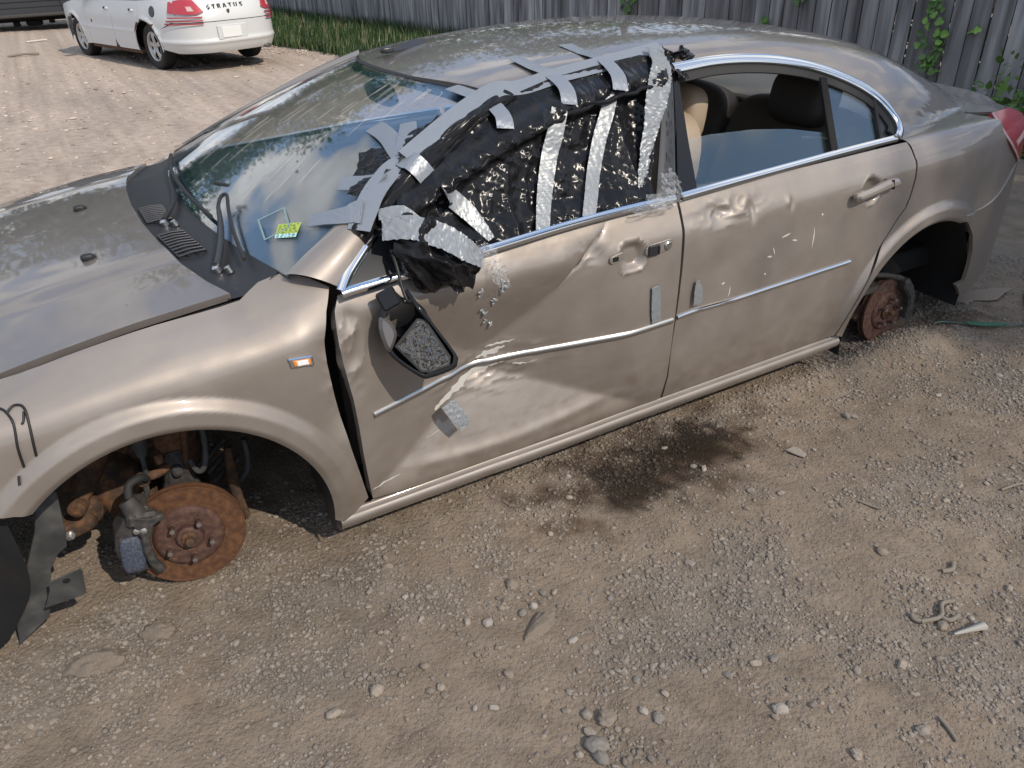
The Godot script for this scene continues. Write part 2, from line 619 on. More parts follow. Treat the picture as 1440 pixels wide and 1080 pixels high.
func side_z(x: float, y: float) -> float:
	var a := maxf(0.5 - y, 0.0)
	var c := maxf(y - 0.55, 0.0)
	var z := 0.893 - 0.2 * a * a - 0.25 * c * c - taper(x)
	var k := lerp_tab(x, KX, KV)
	var s := 0.008 + 0.012 * (1.0 - clampf((x - 0.1) / 0.5, 0.0, 1.0))
	var u := y - crease(x)
	z -= k * softplus(u, s)
	if u > 0.06:
		z -= 0.9 * pow(u - 0.06, 1.5)
	# flares round the wheel openings
	for wc in [[0.0, 0.2], [2.852, 0.15]]:
		var dx: float = x - wc[0]
		if absf(dx) < 0.52:
			var r := Vector2(dx, y - wc[1]).length() - 0.39
			var m := clampf((y - wc[1] + 0.02) / 0.2, 0.0, 1.0)
			z += 0.020 * (1.0 - smoothstep(0.05, 0.088, r)) * smoothstep(-0.012, 0.022, r) * (0.35 + 0.65 * m)
	return z

func smin4(a: float, b: float, c: float, d: float, k: float) -> float:
	var m := minf(minf(a, b), minf(c, d))
	return m - k * log(exp(-(a - m) / k) + exp(-(b - m) / k) + exp(-(c - m) / k) + exp(-(d - m) / k))

# the battered front door: folded planes pushed in round one deep point, and crumpled sheet metal
func dent_front(x: float, y: float) -> float:
	var xr := 1.30 + 0.15 * clampf((0.765 - y) / 0.56, 0.0, 1.2)
	var d := smin4(0.30 * (0.765 - y), 0.17 * (xr - x), 0.20 * (x - 0.50), 0.30 * (y - 0.185), 0.0014)
	var z := -1.42 * softplus(d, 0.0025)
	var g := exp(-pow((x - 0.93) / 0.16, 2) - pow((y - 0.45) / 0.06, 2))
	z += g * 0.009 * nr.get_noise_2d(x * 9.0, y * 24.0)
	var h := exp(-pow((x - 1.245) / 0.05, 2) - pow((y - 0.755) / 0.035, 2))
	z -= 0.016 * exp(-absf((y - 0.755) - 0.9 * (x - 1.24)) / 0.010) * exp(-pow((x - 1.235) / 0.06, 2))
	z += -0.012 * h + h * 0.006 * nr.get_noise_2d(x * 16.0, y * 18.0)
	var l := exp(-pow((x - 0.505) / 0.035, 2)) * smoothstep(0.5, 0.62, y) * smoothstep(0.8, 0.72, y)
	z += l * (-0.010 + 0.010 * nr.get_noise_2d(x * 15.0 + 9.0, y * 11.0))
	z += 0.0022 * nz.get_noise_2d(x * 4.0, y * 5.0) * smoothstep(1.5, 1.1, x)
	# the soft lower fold that catches the light along the sill
	z += 0.006 * exp(-pow((y - (0.235 + 0.02 * sin(x * 5.0))) / 0.02, 2)) * smoothstep(0.55, 0.75, x) * smoothstep(1.5, 1.2, x)
	return z

func dent_rear(x: float, y: float) -> float:
	var z := 0.0
	var a := Vector2((x - 1.765) / 0.115, (y - 0.785) / 0.034)
	var g := exp(-a.length_squared())
	z += g * (-0.010 + 0.013 * nr.get_noise_2d(x * 12.0 + 3.0, y * 19.0))
	z -= 0.009 * exp(-pow((x - 1.875) / 0.012, 2) - pow((y - 0.765) / 0.03, 2))
	z -= 0.006 * exp(-pow((x - 2.047) / 0.010, 2) - pow((y - 0.764) / 0.02, 2))
	z += 0.005 * exp(-pow((x - 2.03) / 0.012, 2) - pow((y - 0.770) / 0.015, 2))
	# long shallow fold from the crease down to the sill at the front
	z -= 0.010 * exp(-pow((x - 1.72 + 0.5 * (0.6 - y)) / 0.10, 2)) * smoothstep(0.15, 0.4, y) * smoothstep(0.76, 0.6, y)
	z += 0.0010 * nz.get_noise_2d(x * 4.0 + 5.0, y * 4.0)
	return z

func roof_mid(x: float) -> float:
	return lerp_tab(x, [0.9, 0.98, 1.12, 1.3, 1.6, 1.9, 2.2, 2.5, 2.75, 3.0, 3.3, 3.5], [1.17, 1.187, 1.213, 1.236, 1.256, 1.262, 1.252, 1.222, 1.175, 1.09, 0.96, 0.87])

func smin2(a: float, b: float, k: float) -> float:
	var m := minf(a, b)
	return m - k * log(exp(-(a - m) / k) + exp(-(b - m) / k))

func house_y(x: float, z: float) -> float:          # roof and pillars over the plan
	z = absf(z)
	var q := z / 0.57
	var q2 := q * q
	var a := roof_mid(x) - 0.032 * q2 - 0.03 * q2 * q2 * q2 * q2
	var d := maxf(x - 2.5, 0.0)
	var b := 0.86 + 1.302 * (0.828 - 0.14 * d * d - 0.08 * d * d * d - z)
	return smin2(a, b, 0.02)

func shoulder_y(x: float, z: float) -> float:       # inverse of side_z above the crease
	var lo := 0.60
	var hi := 1.25
	for k in 15:
		var m := (lo + hi) * 0.5
		if side_z(x, m) > z: lo = m
		else: hi = m
	return (lo + hi) * 0.5

func top_y(x: float, z: float) -> float:
	z = absf(z)
	var g := house_y(x, z)
	if x < 2.45:
		return g
	var deck := 0.897 - 0.19 * maxf(x - 3.36, 0.0) - 0.02 * (z / 0.7) * (z / 0.7)
	var sh := shoulder_y(x, z)
	var low := smin2(deck, sh, 0.012)
	return -smin2(-g, -low, 0.010)

func shield(u: float, v: float) -> Vector3:         # windscreen, u across, v up
	var u2 := u * u
	var b := 0.03 * 4.0 * v * (1.0 - v) * (1.0 - 0.5 * u2)
	return Vector3(lerpf(0.28 + 0.12 * u2, 0.98 + 0.14 * u2, v) - 0.5 * b, lerpf(0.885 - 0.02 * u2, 1.187 - 0.021 * u2, v) + 0.86 * b, lerpf(0.79 * u, 0.54 * u, v))

func window_z(y: float) -> float:
	return 0.828 - 0.768 * (y - 0.86)

func hood_y(x: float, z: float) -> float:
	var e := lerp_tab(x, [-1.0, -0.8, -0.5, -0.24, -0.09, 0.06, 0.28, 0.4], [0.53, 0.62, 0.715, 0.765, 0.79, 0.811, 0.831, 0.84])
	var q := z / 0.76
	var dome := 0.010 * (1.0 - smoothstep(0.42, 0.52, absf(z))) * smoothstep(-0.95, -0.3, x)
	return e + 0.052 * (1.0 - q * q) + dome

func ground_y(x: float, z: float) -> float:
	var b := 0.022 - 0.019 * clampf(x, -3.0, 4.5)
	b -= 0.045 * smoothstep(-2.0, -9.0, z)
	b += 0.014 * nz.get_noise_2d(x * 1.1, z * 1.1) + 0.010 * nz.get_noise_2d(x * 4.5 + 40.0, z * 4.5)
	# loose gravel ploughed up beside the far axle and along the sill
	b += 0.060 * exp(-pow((x - 2.95) / 0.24, 2) - pow((z - 0.86) / 0.10, 2)) + 0.02 * exp(-pow((z - 0.84) / 0.07, 2)) * smoothstep(1.5, 2.2, x) * smoothstep(3.0, 2.6, x)
	return b

# ---------------------------------------------------------------- scene
func _ready() -> void:
	rng.seed = 7
	nz.seed = 3
	nz.frequency = 1.0
	nz.fractal_octaves = 4
	nf.seed = 8
	nf.frequency = 1.0
	nf.fractal_octaves = 3
	nr.seed = 15
	nr.frequency = 0.5
	nr.fractal_type = FastNoiseLite.FRACTAL_RIDGED
	nr.fractal_octaves = 2
	# camera
	var cam := Camera3D.new()
	cam.name = "camera"
	var R := Vector3(0.86808687, -0.03260747, 0.49534022)
	var U := Vector3(0.2766931, 0.86024354, -0.42827792)
	var F := Vector3(0.41214816, -0.50883966, -0.75578839)
	cam.transform = Transform3D(Basis(R, U, -F), Vector3(0.03268779, 1.57126139, 2.59533439))
	cam.fov = 53.0217
	cam.near = 0.05
	cam.far = 900.0
	add_child(cam)
	# sky
	var env := Environment.new()
	env.background_mode = Environment.BG_SKY
	env.tonemap_mode = Environment.TONE_MAPPER_LINEAR
	env.tonemap_exposure = EXPOSURE
	env.sdfgi_enabled = true
	env.ssao_enabled = true
	env.ssil_enabled = true
	var sky := Sky.new()
	var pano := PanoramaSkyMaterial.new()
	pano.panorama = sky_picture()
	sky.sky_material = pano
	env.sky = sky
	env.background_energy_multiplier = 1.35
	var we := WorldEnvironment.new()
	we.name = "world_environment"
	we.environment = env
	add_child(we)
	# sun
	var sun := DirectionalLight3D.new()
	sun.name = "sun"
	sun.light_energy = 1.35
	sun.light_color = Color(1.0, 0.955, 0.895)
	sun.light_angular_distance = 0.6
	sun.shadow_enabled = true
	sun.transform = Transform3D(Basis.looking_at(-SUN_DIR.normalized(), Vector3.UP), Vector3(6, 8, 6))
	add_child(sun)
	make_materials()
	build_ground()
	build_fence()
	build_sedan()
	build_wrapping()
	build_white_car()
	build_truck()
	build_gravel()
	build_debris()
	build_plants()

func sky_picture() -> ImageTexture:
	var w := 1024
	var h := 512
	var im := Image.create(w, h, false, Image.FORMAT_RGBF)
	var n1 := noise(1.0, FastNoiseLite.TYPE_SIMPLEX_SMOOTH, 4, 99)
	n1.fractal_gain = 0.55
	var n2 := noise(0.45, FastNoiseLite.TYPE_SIMPLEX_SMOOTH, 3, 92)
	for j in h:
		var el := PI / 2 - PI * (j + 0.5) / h
		for i in w:
			if el < 0.0:
				im.set_pixel(i, j, Color(0.30, 0.27, 0.23))
				continue
			var az := TAU * (i + 0.5) / w
			var d := Vector3(cos(el) * cos(az), sin(el), cos(el) * sin(az))
			var t := pow(1.0 - d.y, 3.0)
			var blue := Color(0.27, 0.43, 0.74).lerp(Color(0.70, 0.79, 0.90), t)
			# cloud layer seen from below: coordinates on a flat layer, stretched towards the horizon
			var s := 1.0 / (d.y + 0.16)
			var P := Vector3(d.x * s * 2.1, d.z * s * 2.6, 0.0)
			var v := n1.get_noise_3dv(P) + 0.55 * n2.get_noise_3dv(P * 1.3)
			var cl := smoothstep(-0.10, 0.26, v)
			var shade := 0.80 + 0.34 * smoothstep(0.1, 0.6, v) - 0.16 * smoothstep(0.45, 0.9, v)
			im.set_pixel(i, j, blue.lerp(Color(1.06, 1.04, 1.02) * shade, cl * 0.92))
	return ImageTexture.create_from_image(im)

func spaced(fine0: float, fine1: float, step: float, far: float, grow := 1.22) -> PackedFloat32Array:
	var o := PackedFloat32Array()
	var left := []
	var x := fine0
	var s := step
	while x > -far:
		s *= grow
		x -= s
		left.append(x)
	left.reverse()
	o.append_array(PackedFloat32Array(left))
	x = fine0
	while x <= fine1:
		o.append(x)
		x += step
	s = step
	while x < far:
		o.append(x)
		s *= grow
		x += s
	return o

func soil_color(x: float, z: float) -> Color:
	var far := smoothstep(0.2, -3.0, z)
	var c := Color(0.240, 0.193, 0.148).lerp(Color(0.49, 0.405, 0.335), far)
	var v := nz.get_noise_2d(x * 0.9 + 11.0, z * 0.9)
	var grey := smoothstep(-0.05, 0.4, nz.get_noise_2d(x * 1.3 - 7.0, z * 1.3 + 3.0))
	c = c.lerp(Color(0.205, 0.180, 0.152), 0.5 * grey * (1.0 - far * 0.7))
	c = c * (1.0 + 0.20 * v + 0.12 * nz.get_noise_2d(x * 6.0, z * 6.0))
	# oil soaked into the dirt beside the door, damp brown earth by the far axle
	var o1 := Vector2((x - 1.62) / 0.22, (z - 0.97) / 0.13).length() + 0.7 * nz.get_noise_2d(x * 9.0, z * 9.0) + 0.4 * nz.get_noise_2d(x * 27.0, z * 27.0)
	var o2 := Vector2((x - 1.34) / 0.19, (z - 1.02) / 0.15).length() + 0.8 * nz.get_noise_2d(x * 8.0 + 5.0, z * 8.0) + 0.4 * nz.get_noise_2d(x * 24.0, z * 24.0)
	var o3 := Vector2((x - 1.46) / 0.44, (z - 0.96) / 0.20).length() + 0.9 * nz.get_noise_2d(x * 6.0 + 3.0, z * 6.0)
	var k := maxf(smoothstep(1.25, 0.5, o1), 0.9 * smoothstep(1.15, 0.5, o2))
	c = c.lerp(Color(0.075, 0.049, 0.032), 0.85 * smoothstep(1.35, 0.6, o3))
	c = c.lerp(Color(0.022, 0.016, 0.012), 0.92 * k)
	var o4 := Vector2((x - 3.28) / 0.34, (z - 0.80) / 0.10).length() + 0.8 * nz.get_noise_2d(x * 6.0 + 9.0, z * 6.0)
	c = c.lerp(Color(0.10, 0.066, 0.042), 0.75 * smoothstep(1.2, 0.4, o4))
	var o5 := Vector2((x - 1.84) / 0.12, (z - 2.12) / 0.08).length() + 0.8 * nz.get_noise_2d(x * 7.0 + 2.0, z * 7.0)
	c = c.lerp(Color(0.13, 0.085, 0.055), 0.6 * smoothstep(1.2, 0.4, o5))
	return Color(c.r, c.g, c.b, 1.0)

func build_ground() -> void:
	var xs := spaced(-0.9, 4.4, 0.024, 260.0)
	var zs := PackedFloat32Array()
	for v in spaced(-3.6, 0.5, 0.07, 260.0):
		if v < 0.5:
			zs.append(v)
	for v in spaced(0.5, 2.7, 0.024, 200.0):
		if v >= 0.499:
			zs.append(v)
	var b := MB.new()
	for x in xs:
		for z in zs:
			var y := ground_y(x, z)
			var e := 0.012
			b.v(Vector3(x, y, z), Vector3(-(ground_y(x + e, z) - y) / e, 1.0, -(ground_y(x, z + e) - y) / e).normalized(), Vector2(x, z), soil_color(x, z))
	var nzv := zs.size()
	for i in xs.size() - 1:
		for j in nzv - 1:
			var a := i * nzv + j
			b.q(a, a + nzv, a + nzv + 1, a + 1)
	var g := part(b, "ground", M.soil, self)
	g.set_meta("kind", "structure")
	g.set_meta("label", "bare tan dirt yard strewn with gravel")

# ---------------------------------------------------------------- fence
func build_fence() -> void:
	var f := thing("wooden_fence", "tall weathered grey fence of upright wooden boards along the yard", "fence")
	var dir := Vector3(0.1503, 0, 0.98864)
	var nor := Vector3(-0.98864, 0, 0.1503)
	var base := Vector3(7.1, 0, 0.0)
	var s := -22.0
	var k := 0
	var meshes := []
	for v in 7:
		meshes.append(null)
	while s < 3.4:
		var wide := lerpf(0.205, 0.166, smoothstep(-16.0, -3.0, s)) * rng.randf_range(0.92, 1.08)
		var b := MB.new()
		var h := 2.05 + rng.randf_range(-0.04, 0.04)
		var bow := rng.randf_range(-0.008, 0.008)
		var gap := rng.randf_range(0.006, 0.013)
		var hw := wide * 0.5 - gap * 0.5
		# a board is five stacked lengths that bow and cup a little, with broken edges
		var off := rng.randf() * 8.0
		var lean := rng.randf_range(-0.006, 0.006)
		var rows := []
		for r in 9:
			var t := r / 8.0
			var y := -0.14 + t * h
			var c := bow * sin(t * PI) + lean * t
			var ln := []
			for q4 in 4:
				var uu: float = [-1.0, -0.93, 0.93, 1.0][q4]
				var dz: float = [-0.005, 0.0, 0.0, -0.005][q4]
				var jag := 0.004 * nf.get_noise_2d(off + y * 7.0, uu * 3.0)
				ln.append(Vector3(0, y, 0) + dir * (uu * hw + jag) + nor * (c + dz + 0.003 * nf.get_noise_2d(off + y * 3.0, uu)))
			rows.append(ln)
		var ids := []
		for r in 9:
			var line := []
			for q4 in 4:
				var nn: Vector3 = (nor + dir * [-0.35, -0.03, 0.03, 0.35][q4]).normalized()
				line.append(b.v(rows[r][q4], nn, Vector2(off + [0.0, 0.02, 0.15, 0.17][q4], rows[r][q4].y * 0.5 + off)))
			ids.append(line)
			if r > 0:
				for q4 in 3:
					b.q(ids[r - 1][q4], ids[r - 1][q4 + 1], line[q4 + 1], line[q4])
				for e in [0, 3]:
					b.face([rows[r - 1][e], rows[r][e], rows[r][e] - nor * 0.018, rows[r - 1][e] - nor * 0.018], dir * (-1.0 if e == 0 else 1.0))
		for r in 8:
			b.face([rows[r][0] - nor * 0.018, rows[r][3] - nor * 0.018, rows[r + 1][3] - nor * 0.018, rows[r + 1][0] - nor * 0.018], -nor)
		b.face([rows[8][0], rows[8][3], rows[8][3] - nor * 0.018, rows[8][0] - nor * 0.018], Vector3.UP)
		var at := base + dir * (s + wide * 0.5) + nor * rng.randf_range(-0.004, 0.006)
		var o := part(b, "board", M["board_%d" % (rng.randi_range(0, 3) if s < -6.5 + rng.randf_range(-1.5, 1.5) else rng.randi_range(3, 6))], f)  # near end draws the darker boards, its shade painted into them
		o.position = at
		s += wide
		k += 1
	for y in [0.35, 1.05, 1.72]:
		var b := MB.new()
		b.box(base + dir * -9.3 - nor * 0.045 + Vector3(0, y, 0), Vector3(0.04, 0.09, 25.4), Basis(-nor, Vector3.UP, dir), 0.004)
		part(b, "rail", M.board_1, f)
	for k2 in 11:
		var b := MB.new()
		b.box(base + dir * (3.2 - k2 * 2.45) - nor * 0.12 + Vector3(0, 0.85, 0), Vector3(0.1, 2.2, 0.1), Basis(-nor, Vector3.UP, dir), 0.006)
		part(b, "post", M.board_3, f)

# ---------------------------------------------------------------- the wrecked sedan
func build_sedan() -> void:
	var car := thing("sedan", "wrecked sandstone sedan without wheels, its front door smashed in, sitting on rusty brake discs", "car")
	var near := Vector3(0, 0.25, 1)
	var zl := func(x: float, y: float) -> Vector3: return Vector3(x, y, side_z(x, y))
	var zr := func(x: float, y: float) -> Vector3: return Vector3(x, y, -side_z(x, y))
	var b: MB
	dirty = true
	# --- fenders
	var top := PackedVector2Array()
	for k in 17:
		var x := lerpf(-0.50, 0.285, k / 16.0)
		top.append(Vector2(x, shoulder_y(x, 0.764)))
	var fender := PackedVector2Array()
	fender.append_array(top)
	fender.append_array(pv([0.34, 0.845, 0.401, 0.860, 0.457, 0.845, 0.495, 0.822, 0.469, 0.772, 0.448, 0.709, 0.443, 0.65, 0.445, 0.58, 0.454, 0.48, 0.465, 0.382, 0.482, 0.27, 0.494, 0.189, 0.470, 0.168, 0.412, 0.135]))
	fender.append_array(arc(0.0, 0.2, 0.39, -7.0, 133.0, 40))
	fender.append_array(pv([-0.30, 0.50, -0.40, 0.52, -0.50, 0.60]))
	var bend := func(x: float, y: float) -> Vector3:
		var z := side_z(x, y)
		z += 0.008 * nr.get_noise_2d(x * 14.0, y * 10.0) * smoothstep(0.40, 0.455, x) * smoothstep(0.75, 0.68, y) * smoothstep(0.45, 0.55, y)
		z -= 0.016 * smoothstep(0.38, 0.46, x) * smoothstep(0.80, 0.66, y) * smoothstep(0.40, 0.5, y)
		return Vector3(x, y, z)
	b = MB.new()
	panel(b, fender, 0.0065, bend, near, 0.02, 0.002)
	part(b, "front_fender", M.paint, car, "sandstone fender with a crumpled rear edge over the bare brake disc")
	b = MB.new()
	panel(b, fender, 0.022, zr, Vector3(0, 0.25, -1), 0.02, 0.002, 0.003)
	part(b, "front_fender", M.paint, car)
	# --- doors
	var fd := PackedVector2Array()
	fd.append_array(pv([0.506, 0.802, 0.488, 0.770, 0.480, 0.72, 0.478, 0.684, 0.483, 0.60, 0.490, 0.534, 0.494, 0.44, 0.495, 0.348, 0.500, 0.26, 0.506, 0.178, 0.62, 0.170, 1.549, 0.168, 1.562, 0.253, 1.564, 0.418, 1.571, 0.592, 1.577, 0.729, 1.585, 0.843, 1.38, 0.842, 1.19, 0.838, 0.917, 0.827, 0.667, 0.813]))
	var doorfn := func(x: float, y: float) -> Vector3:
		var z := side_z(x, y) + dent_front(x, y)
		var q := Vector2((x - 1.391) / 0.050, (y - 0.722) / 0.047)
		var r := pow(pow(absf(q.x), 3.0) + pow(absf(q.y), 3.0), 1.0 / 3.0)
		z -= 0.022 * smoothstep(1.0, 0.45, r)
		z += 0.0022 * exp(-pow((r - 1.07) / 0.06, 2))
		return Vector3(x, y, z)
	b = MB.new()
	panel(b, fd, 0.0075, doorfn, near, 0.025, 0.0, 0.0015)
	var door := part(b, "front_door", M.paint, car, "smashed front door folded inwards, its handle torn off")
	b = MB.new()
	panel(b, fd, 0.022, zr, Vector3(0, 0.25, -1), 0.02, 0.002, 0.003)
	part(b, "front_door", M.paint, car)
	var rd := pv([1.594, 0.846, 1.586, 0.729, 1.580, 0.592, 1.573, 0.418, 1.571, 0.253, 1.558, 0.168, 2.398, 0.172, 2.425, 0.255, 2.460, 0.345, 2.498, 0.432, 2.545, 0.525, 2.607, 0.608, 2.640, 0.640, 2.655, 0.68, 2.668, 0.74, 2.669, 0.80, 2.660, 0.84, 2.648, 0.866, 2.607, 0.866, 2.30, 0.861, 1.96, 0.856, 1.75, 0.851])
	var rearfn := func(x: float, y: float) -> Vector3:
		var z := side_z(x, y) + dent_rear(x, y)
		var r := Vector2((x - 2.437) / 0.052, (y - 0.738) / 0.052).length()
		z -= 0.024 * smoothstep(1.0, 0.4, r)
		z += 0.0015 * exp(-pow((r - 1.06) / 0.06, 2))
		return Vector3(x, y, z)
	b = MB.new()
	panel(b, rd, 0.0085, rearfn, near, 0.02, 0.0015, 0.0015)
	var rdoor := part(b, "rear_door", M.paint, car, "scratched rear door with two small dents under the window")
	b = MB.new()
	panel(b, rd, 0.022, zr, Vector3(0, 0.25, -1), 0.02, 0.002, 0.003)
	part(b, "rear_door", M.paint, car)
	# --- quarter panels: the side below the crease and the haunch over it
	var qp := PackedVector2Array()
	for k in 15:
		var x := lerpf(2.675, 3.255, k / 14.0)
		qp.append(Vector2(x, crease(x) + 0.02))
	qp.append_array(pv([3.300, 0.775, 3.345, 0.742, 3.389, 0.717, 3.466, 0.668, 3.445, 0.655, 3.369, 0.598, 3.330, 0.57, 3.261, 0.543, 3.17, 0.53]))
	qp.append_array(arc(2.852, 0.15, 0.39, 66.0, 176.0, 34))
	qp.append_array(pv([2.452, 0.150, 2.404, 0.172, 2.431, 0.255, 2.466, 0.345, 2.504, 0.432, 2.551, 0.525, 2.613, 0.608, 2.646, 0.640, 2.661, 0.68, 2.674, 0.74]))
	for s in [1.0, -1.0]:
		b = MB.new()
		panel(b, qp, 0.0075 if s > 0 else 0.022, zl if s > 0 else zr, Vector3(0, 0.25, s), 0.015, 0.0015)
		var haunch := PackedVector2Array()
		for k in 13:
			var x := lerpf(2.672, 3.255, k / 12.0)
			haunch.append(Vector2(x, side_z(x, crease(x) + 0.02) + 0.0006))
		haunch.append_array(pv([3.235, 0.80, 3.205, 0.765, 3.19, 0.745, 3.18, 0.70, 3.10, 0.70, 2.95, 0.735, 2.80, 0.76, 2.684, 0.772, 2.650, 0.770, 2.652, 0.80]))
		var hf := func(x: float, z: float) -> Vector3: return Vector3(x, top_y(x, z), z * s)
		panel(b, haunch, 0.009, hf, Vector3(0, 1, 0.3 * s), 0.0, 0.0)
		part(b, "quarter_panel", M.paint, car)
	# --- roof with the rear pillars, windscreen header to deck
	var rl := pv([1.128, 0.552, 1.16, 0.588, 1.40, 0.590, 1.74, 0.588, 1.906, 0.583, 2.057, 0.588, 2.207, 0.603, 2.357, 0.630, 2.50, 0.675, 2.592, 0.722, 2.645, 0.768, 2.684, 0.777, 2.80, 0.764, 2.95, 0.739, 3.10, 0.704, 3.18, 0.70, 3.22, 0.66, 3.22, 0.62, 3.16, 0.595, 3.0, 0.57, 2.85, 0.545, 2.76, 0.50, 2.72, 0.30, 2.71, 0.0])
	var roof := PackedVector2Array()
	roof.append_array(smooth2(rl, 3))
	for k in range(rl.size() - 2, -1, -1):
		roof.append(Vector2(rl[k].x, -rl[k].y))
	for k in range(-7, 8):
		var u := k / 8.0
		roof.append(Vector2(0.985 + 0.14 * u * u, 0.54 * u))
	var hy := func(x: float, z: float) -> Vector3: return Vector3(x, top_y(x, z), z)
	b = MB.new()
	panel(b, roof, 0.016, hy, Vector3.UP, 0.015, 0.002)
	part(b, "roof", M.paint_roof, car)
	b = MB.new()
	var lining := func(x: float, z: float) -> Vector3: return Vector3(x, house_y(x, z) - 0.035, z)
	panel(b, pv([1.05, 0.50, 1.6, 0.53, 2.3, 0.53, 2.7, 0.48, 2.7, -0.48, 2.3, -0.53, 1.6, -0.53, 1.05, -0.50]), 0.04, lining, Vector3.DOWN)
	part(b, "headliner", M.headliner, car)
	b = MB.new()
	panel(b, pv([2.716, 0.0, 2.726, 0.30, 2.765, 0.495, 2.85, 0.54, 3.0, 0.565, 3.15, 0.59, 3.24, 0.55, 3.26, 0.0, 3.24, -0.55, 3.15, -0.59, 3.0, -0.565, 2.85, -0.54, 2.765, -0.495, 2.726, -0.30]), 0.03, hy, Vector3.UP)
	part(b, "rear_window", M.rear_tint, car)
	# --- deck lid, tail, bumper
	b = MB.new()
	var deckfn := func(x: float, z: float) -> Vector3: return Vector3(x, top_y(minf(x, 3.79), z) - 0.03 * smoothstep(3.72, 3.84, x), z)
	panel(b, pv([3.262, 0.0, 3.25, 0.56, 3.19, 0.66, 3.20, 0.705, 3.30, 0.750, 3.44, 0.735, 3.56, 0.70, 3.72, 0.62, 3.80, 0.40, 3.83, 0.0, 3.80, -0.40, 3.72, -0.62, 3.56, -0.70, 3.44, -0.735, 3.30, -0.750, 3.20, -0.705, 3.19, -0.66, 3.25, -0.56]), 0.02, deckfn, Vector3.UP, 0.012, 0.003)
	part(b, "boot_lid", M.paint, car)
	var wrap := func(a: float, y: float) -> Vector3:
		var ca := maxf(cos(a), 0.0)
		var sa := sin(a)
		var inn := 0.05 * pow(clampf((0.30 - y) / 0.30, 0.0, 1.0), 2.0) + 0.02 * pow(clampf((y - 0.45) / 0.35, 0.0, 1.0), 2.0)
		var px := pow(ca, 2.0 / 3.4)
		var pz := signf(sa) * pow(absf(sa), 2.0 / 3.4)
		return Vector3(2.55 + (1.31 - inn) * px, y, (0.893 - inn) * pz)
	b = MB.new()
	var bm := PackedVector2Array()
	# angle of a point on the plan curve: tan(a)^(2/3.4) = (z/.893)/((x-2.55)/1.3)
	var ang := func(x: float) -> float:
		var t: float = clampf((x - 2.55) / 1.3, 0.0, 1.0)
		return acos(pow(t, 1.7))
	for p in [[3.15, 0.20], [3.22, 0.20], [3.20, 0.34], [3.16, 0.42], [3.09, 0.49], [2.99, 0.53], [3.10, 0.528], [3.17, 0.525], [3.261, 0.537], [3.330, 0.564], [3.369, 0.592], [3.445, 0.650], [3.472, 0.668]]:
		bm.append(Vector2(ang.call(p[0]), p[1]))
	bm.append_array(pv([0.5, 0.66, 0.0, 0.655, -0.5, 0.66, -ang.call(3.40), 0.60, -ang.call(3.20), 0.53, -ang.call(3.15), 0.18, -ang.call(3.25), 0.09, -0.5, 0.06, 0.0, 0.055, 0.5, 0.06, ang.call(3.45), 0.08, ang.call(3.25), 0.12]))
	panel(b, bm, 0.02, wrap, Vector3(1, 0.1, 0.4), 0.015, 0.0, 0.004)
	var bump := part(b, "rear_bumper", M.bumper_paint, car)
	b = MB.new()
	var lip := []
	for p in smooth2(pv([3.02, 0.536, 3.10, 0.534, 3.17, 0.531, 3.261, 0.544, 3.330, 0.571, 3.369, 0.599, 3.42, 0.633, 3.462, 0.664]), 3):
		lip.append(Vector3(p.x, p.y, side_z(p.x, p.y) + 0.0005))
	b.tube(lip, 0.0042, 7)
	part(b, "bumper_lip", M.paint, bump)
	b = MB.new()
	panel(b, pv([0.62, 0.66, 0.40, 0.76, 0.0, 0.765, -0.40, 0.76, -0.62, 0.66]), 0.03, wrap, Vector3(1, 0, 0), 0.0, 0.0, 0.004)
	part(b, "boot_face", M.paint, car)
	for s in [1.0, -1.0]:
		b = MB.new()
		var lampfn := func(x: float, y: float) -> Vector3:
			var w := side_z(x, minf(y, crease(x) + 0.02)) 
			var z := w - 0.9 * softplus(y - crease(x) - 0.02, 0.02)
			return Vector3(x, y, (z + 0.006) * s)
		panel(b, pv([3.217, 0.887, 3.252, 0.818, 3.30, 0.772, 3.345, 0.740, 3.389, 0.714, 3.466, 0.668, 3.56, 0.67, 3.60, 0.74, 3.58, 0.79, 3.50, 0.845, 3.36, 0.885]), 0.012, lampfn, Vector3(0.3, 0.3, s), 0.02)
		var tl := part(b, "tail_lamp", M.tail_red, car)
		var ed := []
		var en := []
		for p in [[3.215, 0.888], [3.25, 0.818], [3.297, 0.772], [3.343, 0.740], [3.387, 0.714], [3.464, 0.667]]:
			ed.append(lampfn.call(p[0], p[1]) + Vector3(0, 0, 0.003 * s))
			en.append(Vector3(0.2, 0.4, s))
		b = MB.new()
		strip(b, smooth3(ed, 4), dup_normal(en[0], (ed.size() - 1) * 4 + 1), 0.012, 0.003, 2)
		part(b, "lamp_border", M.lamp_pale, tl)
		b = MB.new()
		var cl := []
		for p in [[3.37, 0.755], [3.45, 0.775], [3.54, 0.79]]:
			cl.append(lampfn.call(p[0], p[1]) + Vector3(0, 0, 0.003 * s))
		strip(b, cl, dup_normal(en[0], 3), 0.02, 0.003, 2)
		part(b, "reflector_band", M.lamp_pale, tl)
	# --- bonnet
	b = MB.new()
	var hood := pv([0.272, 0.752, 0.235, 0.657, 0.20, 0.53, 0.172, 0.392, 0.152, 0.20, 0.146, 0.0, 0.152, -0.20, 0.172, -0.392, 0.20, -0.53, 0.235, -0.657, 0.272, -0.752, -0.24, -0.750, -0.5, -0.735, -0.78, -0.69, -0.90, -0.55, -0.96, -0.30, -0.98, 0.0, -0.96, 0.30, -0.90, 0.55, -0.78, 0.69, -0.5, 0.735, -0.24, 0.750])
	var hoodfn := func(x: float, z: float) -> Vector3:
		return Vector3(x, hood_y(x, z) + 0.0010 * nf.get_noise_2d(x * 3.0, z * 3.0), z)
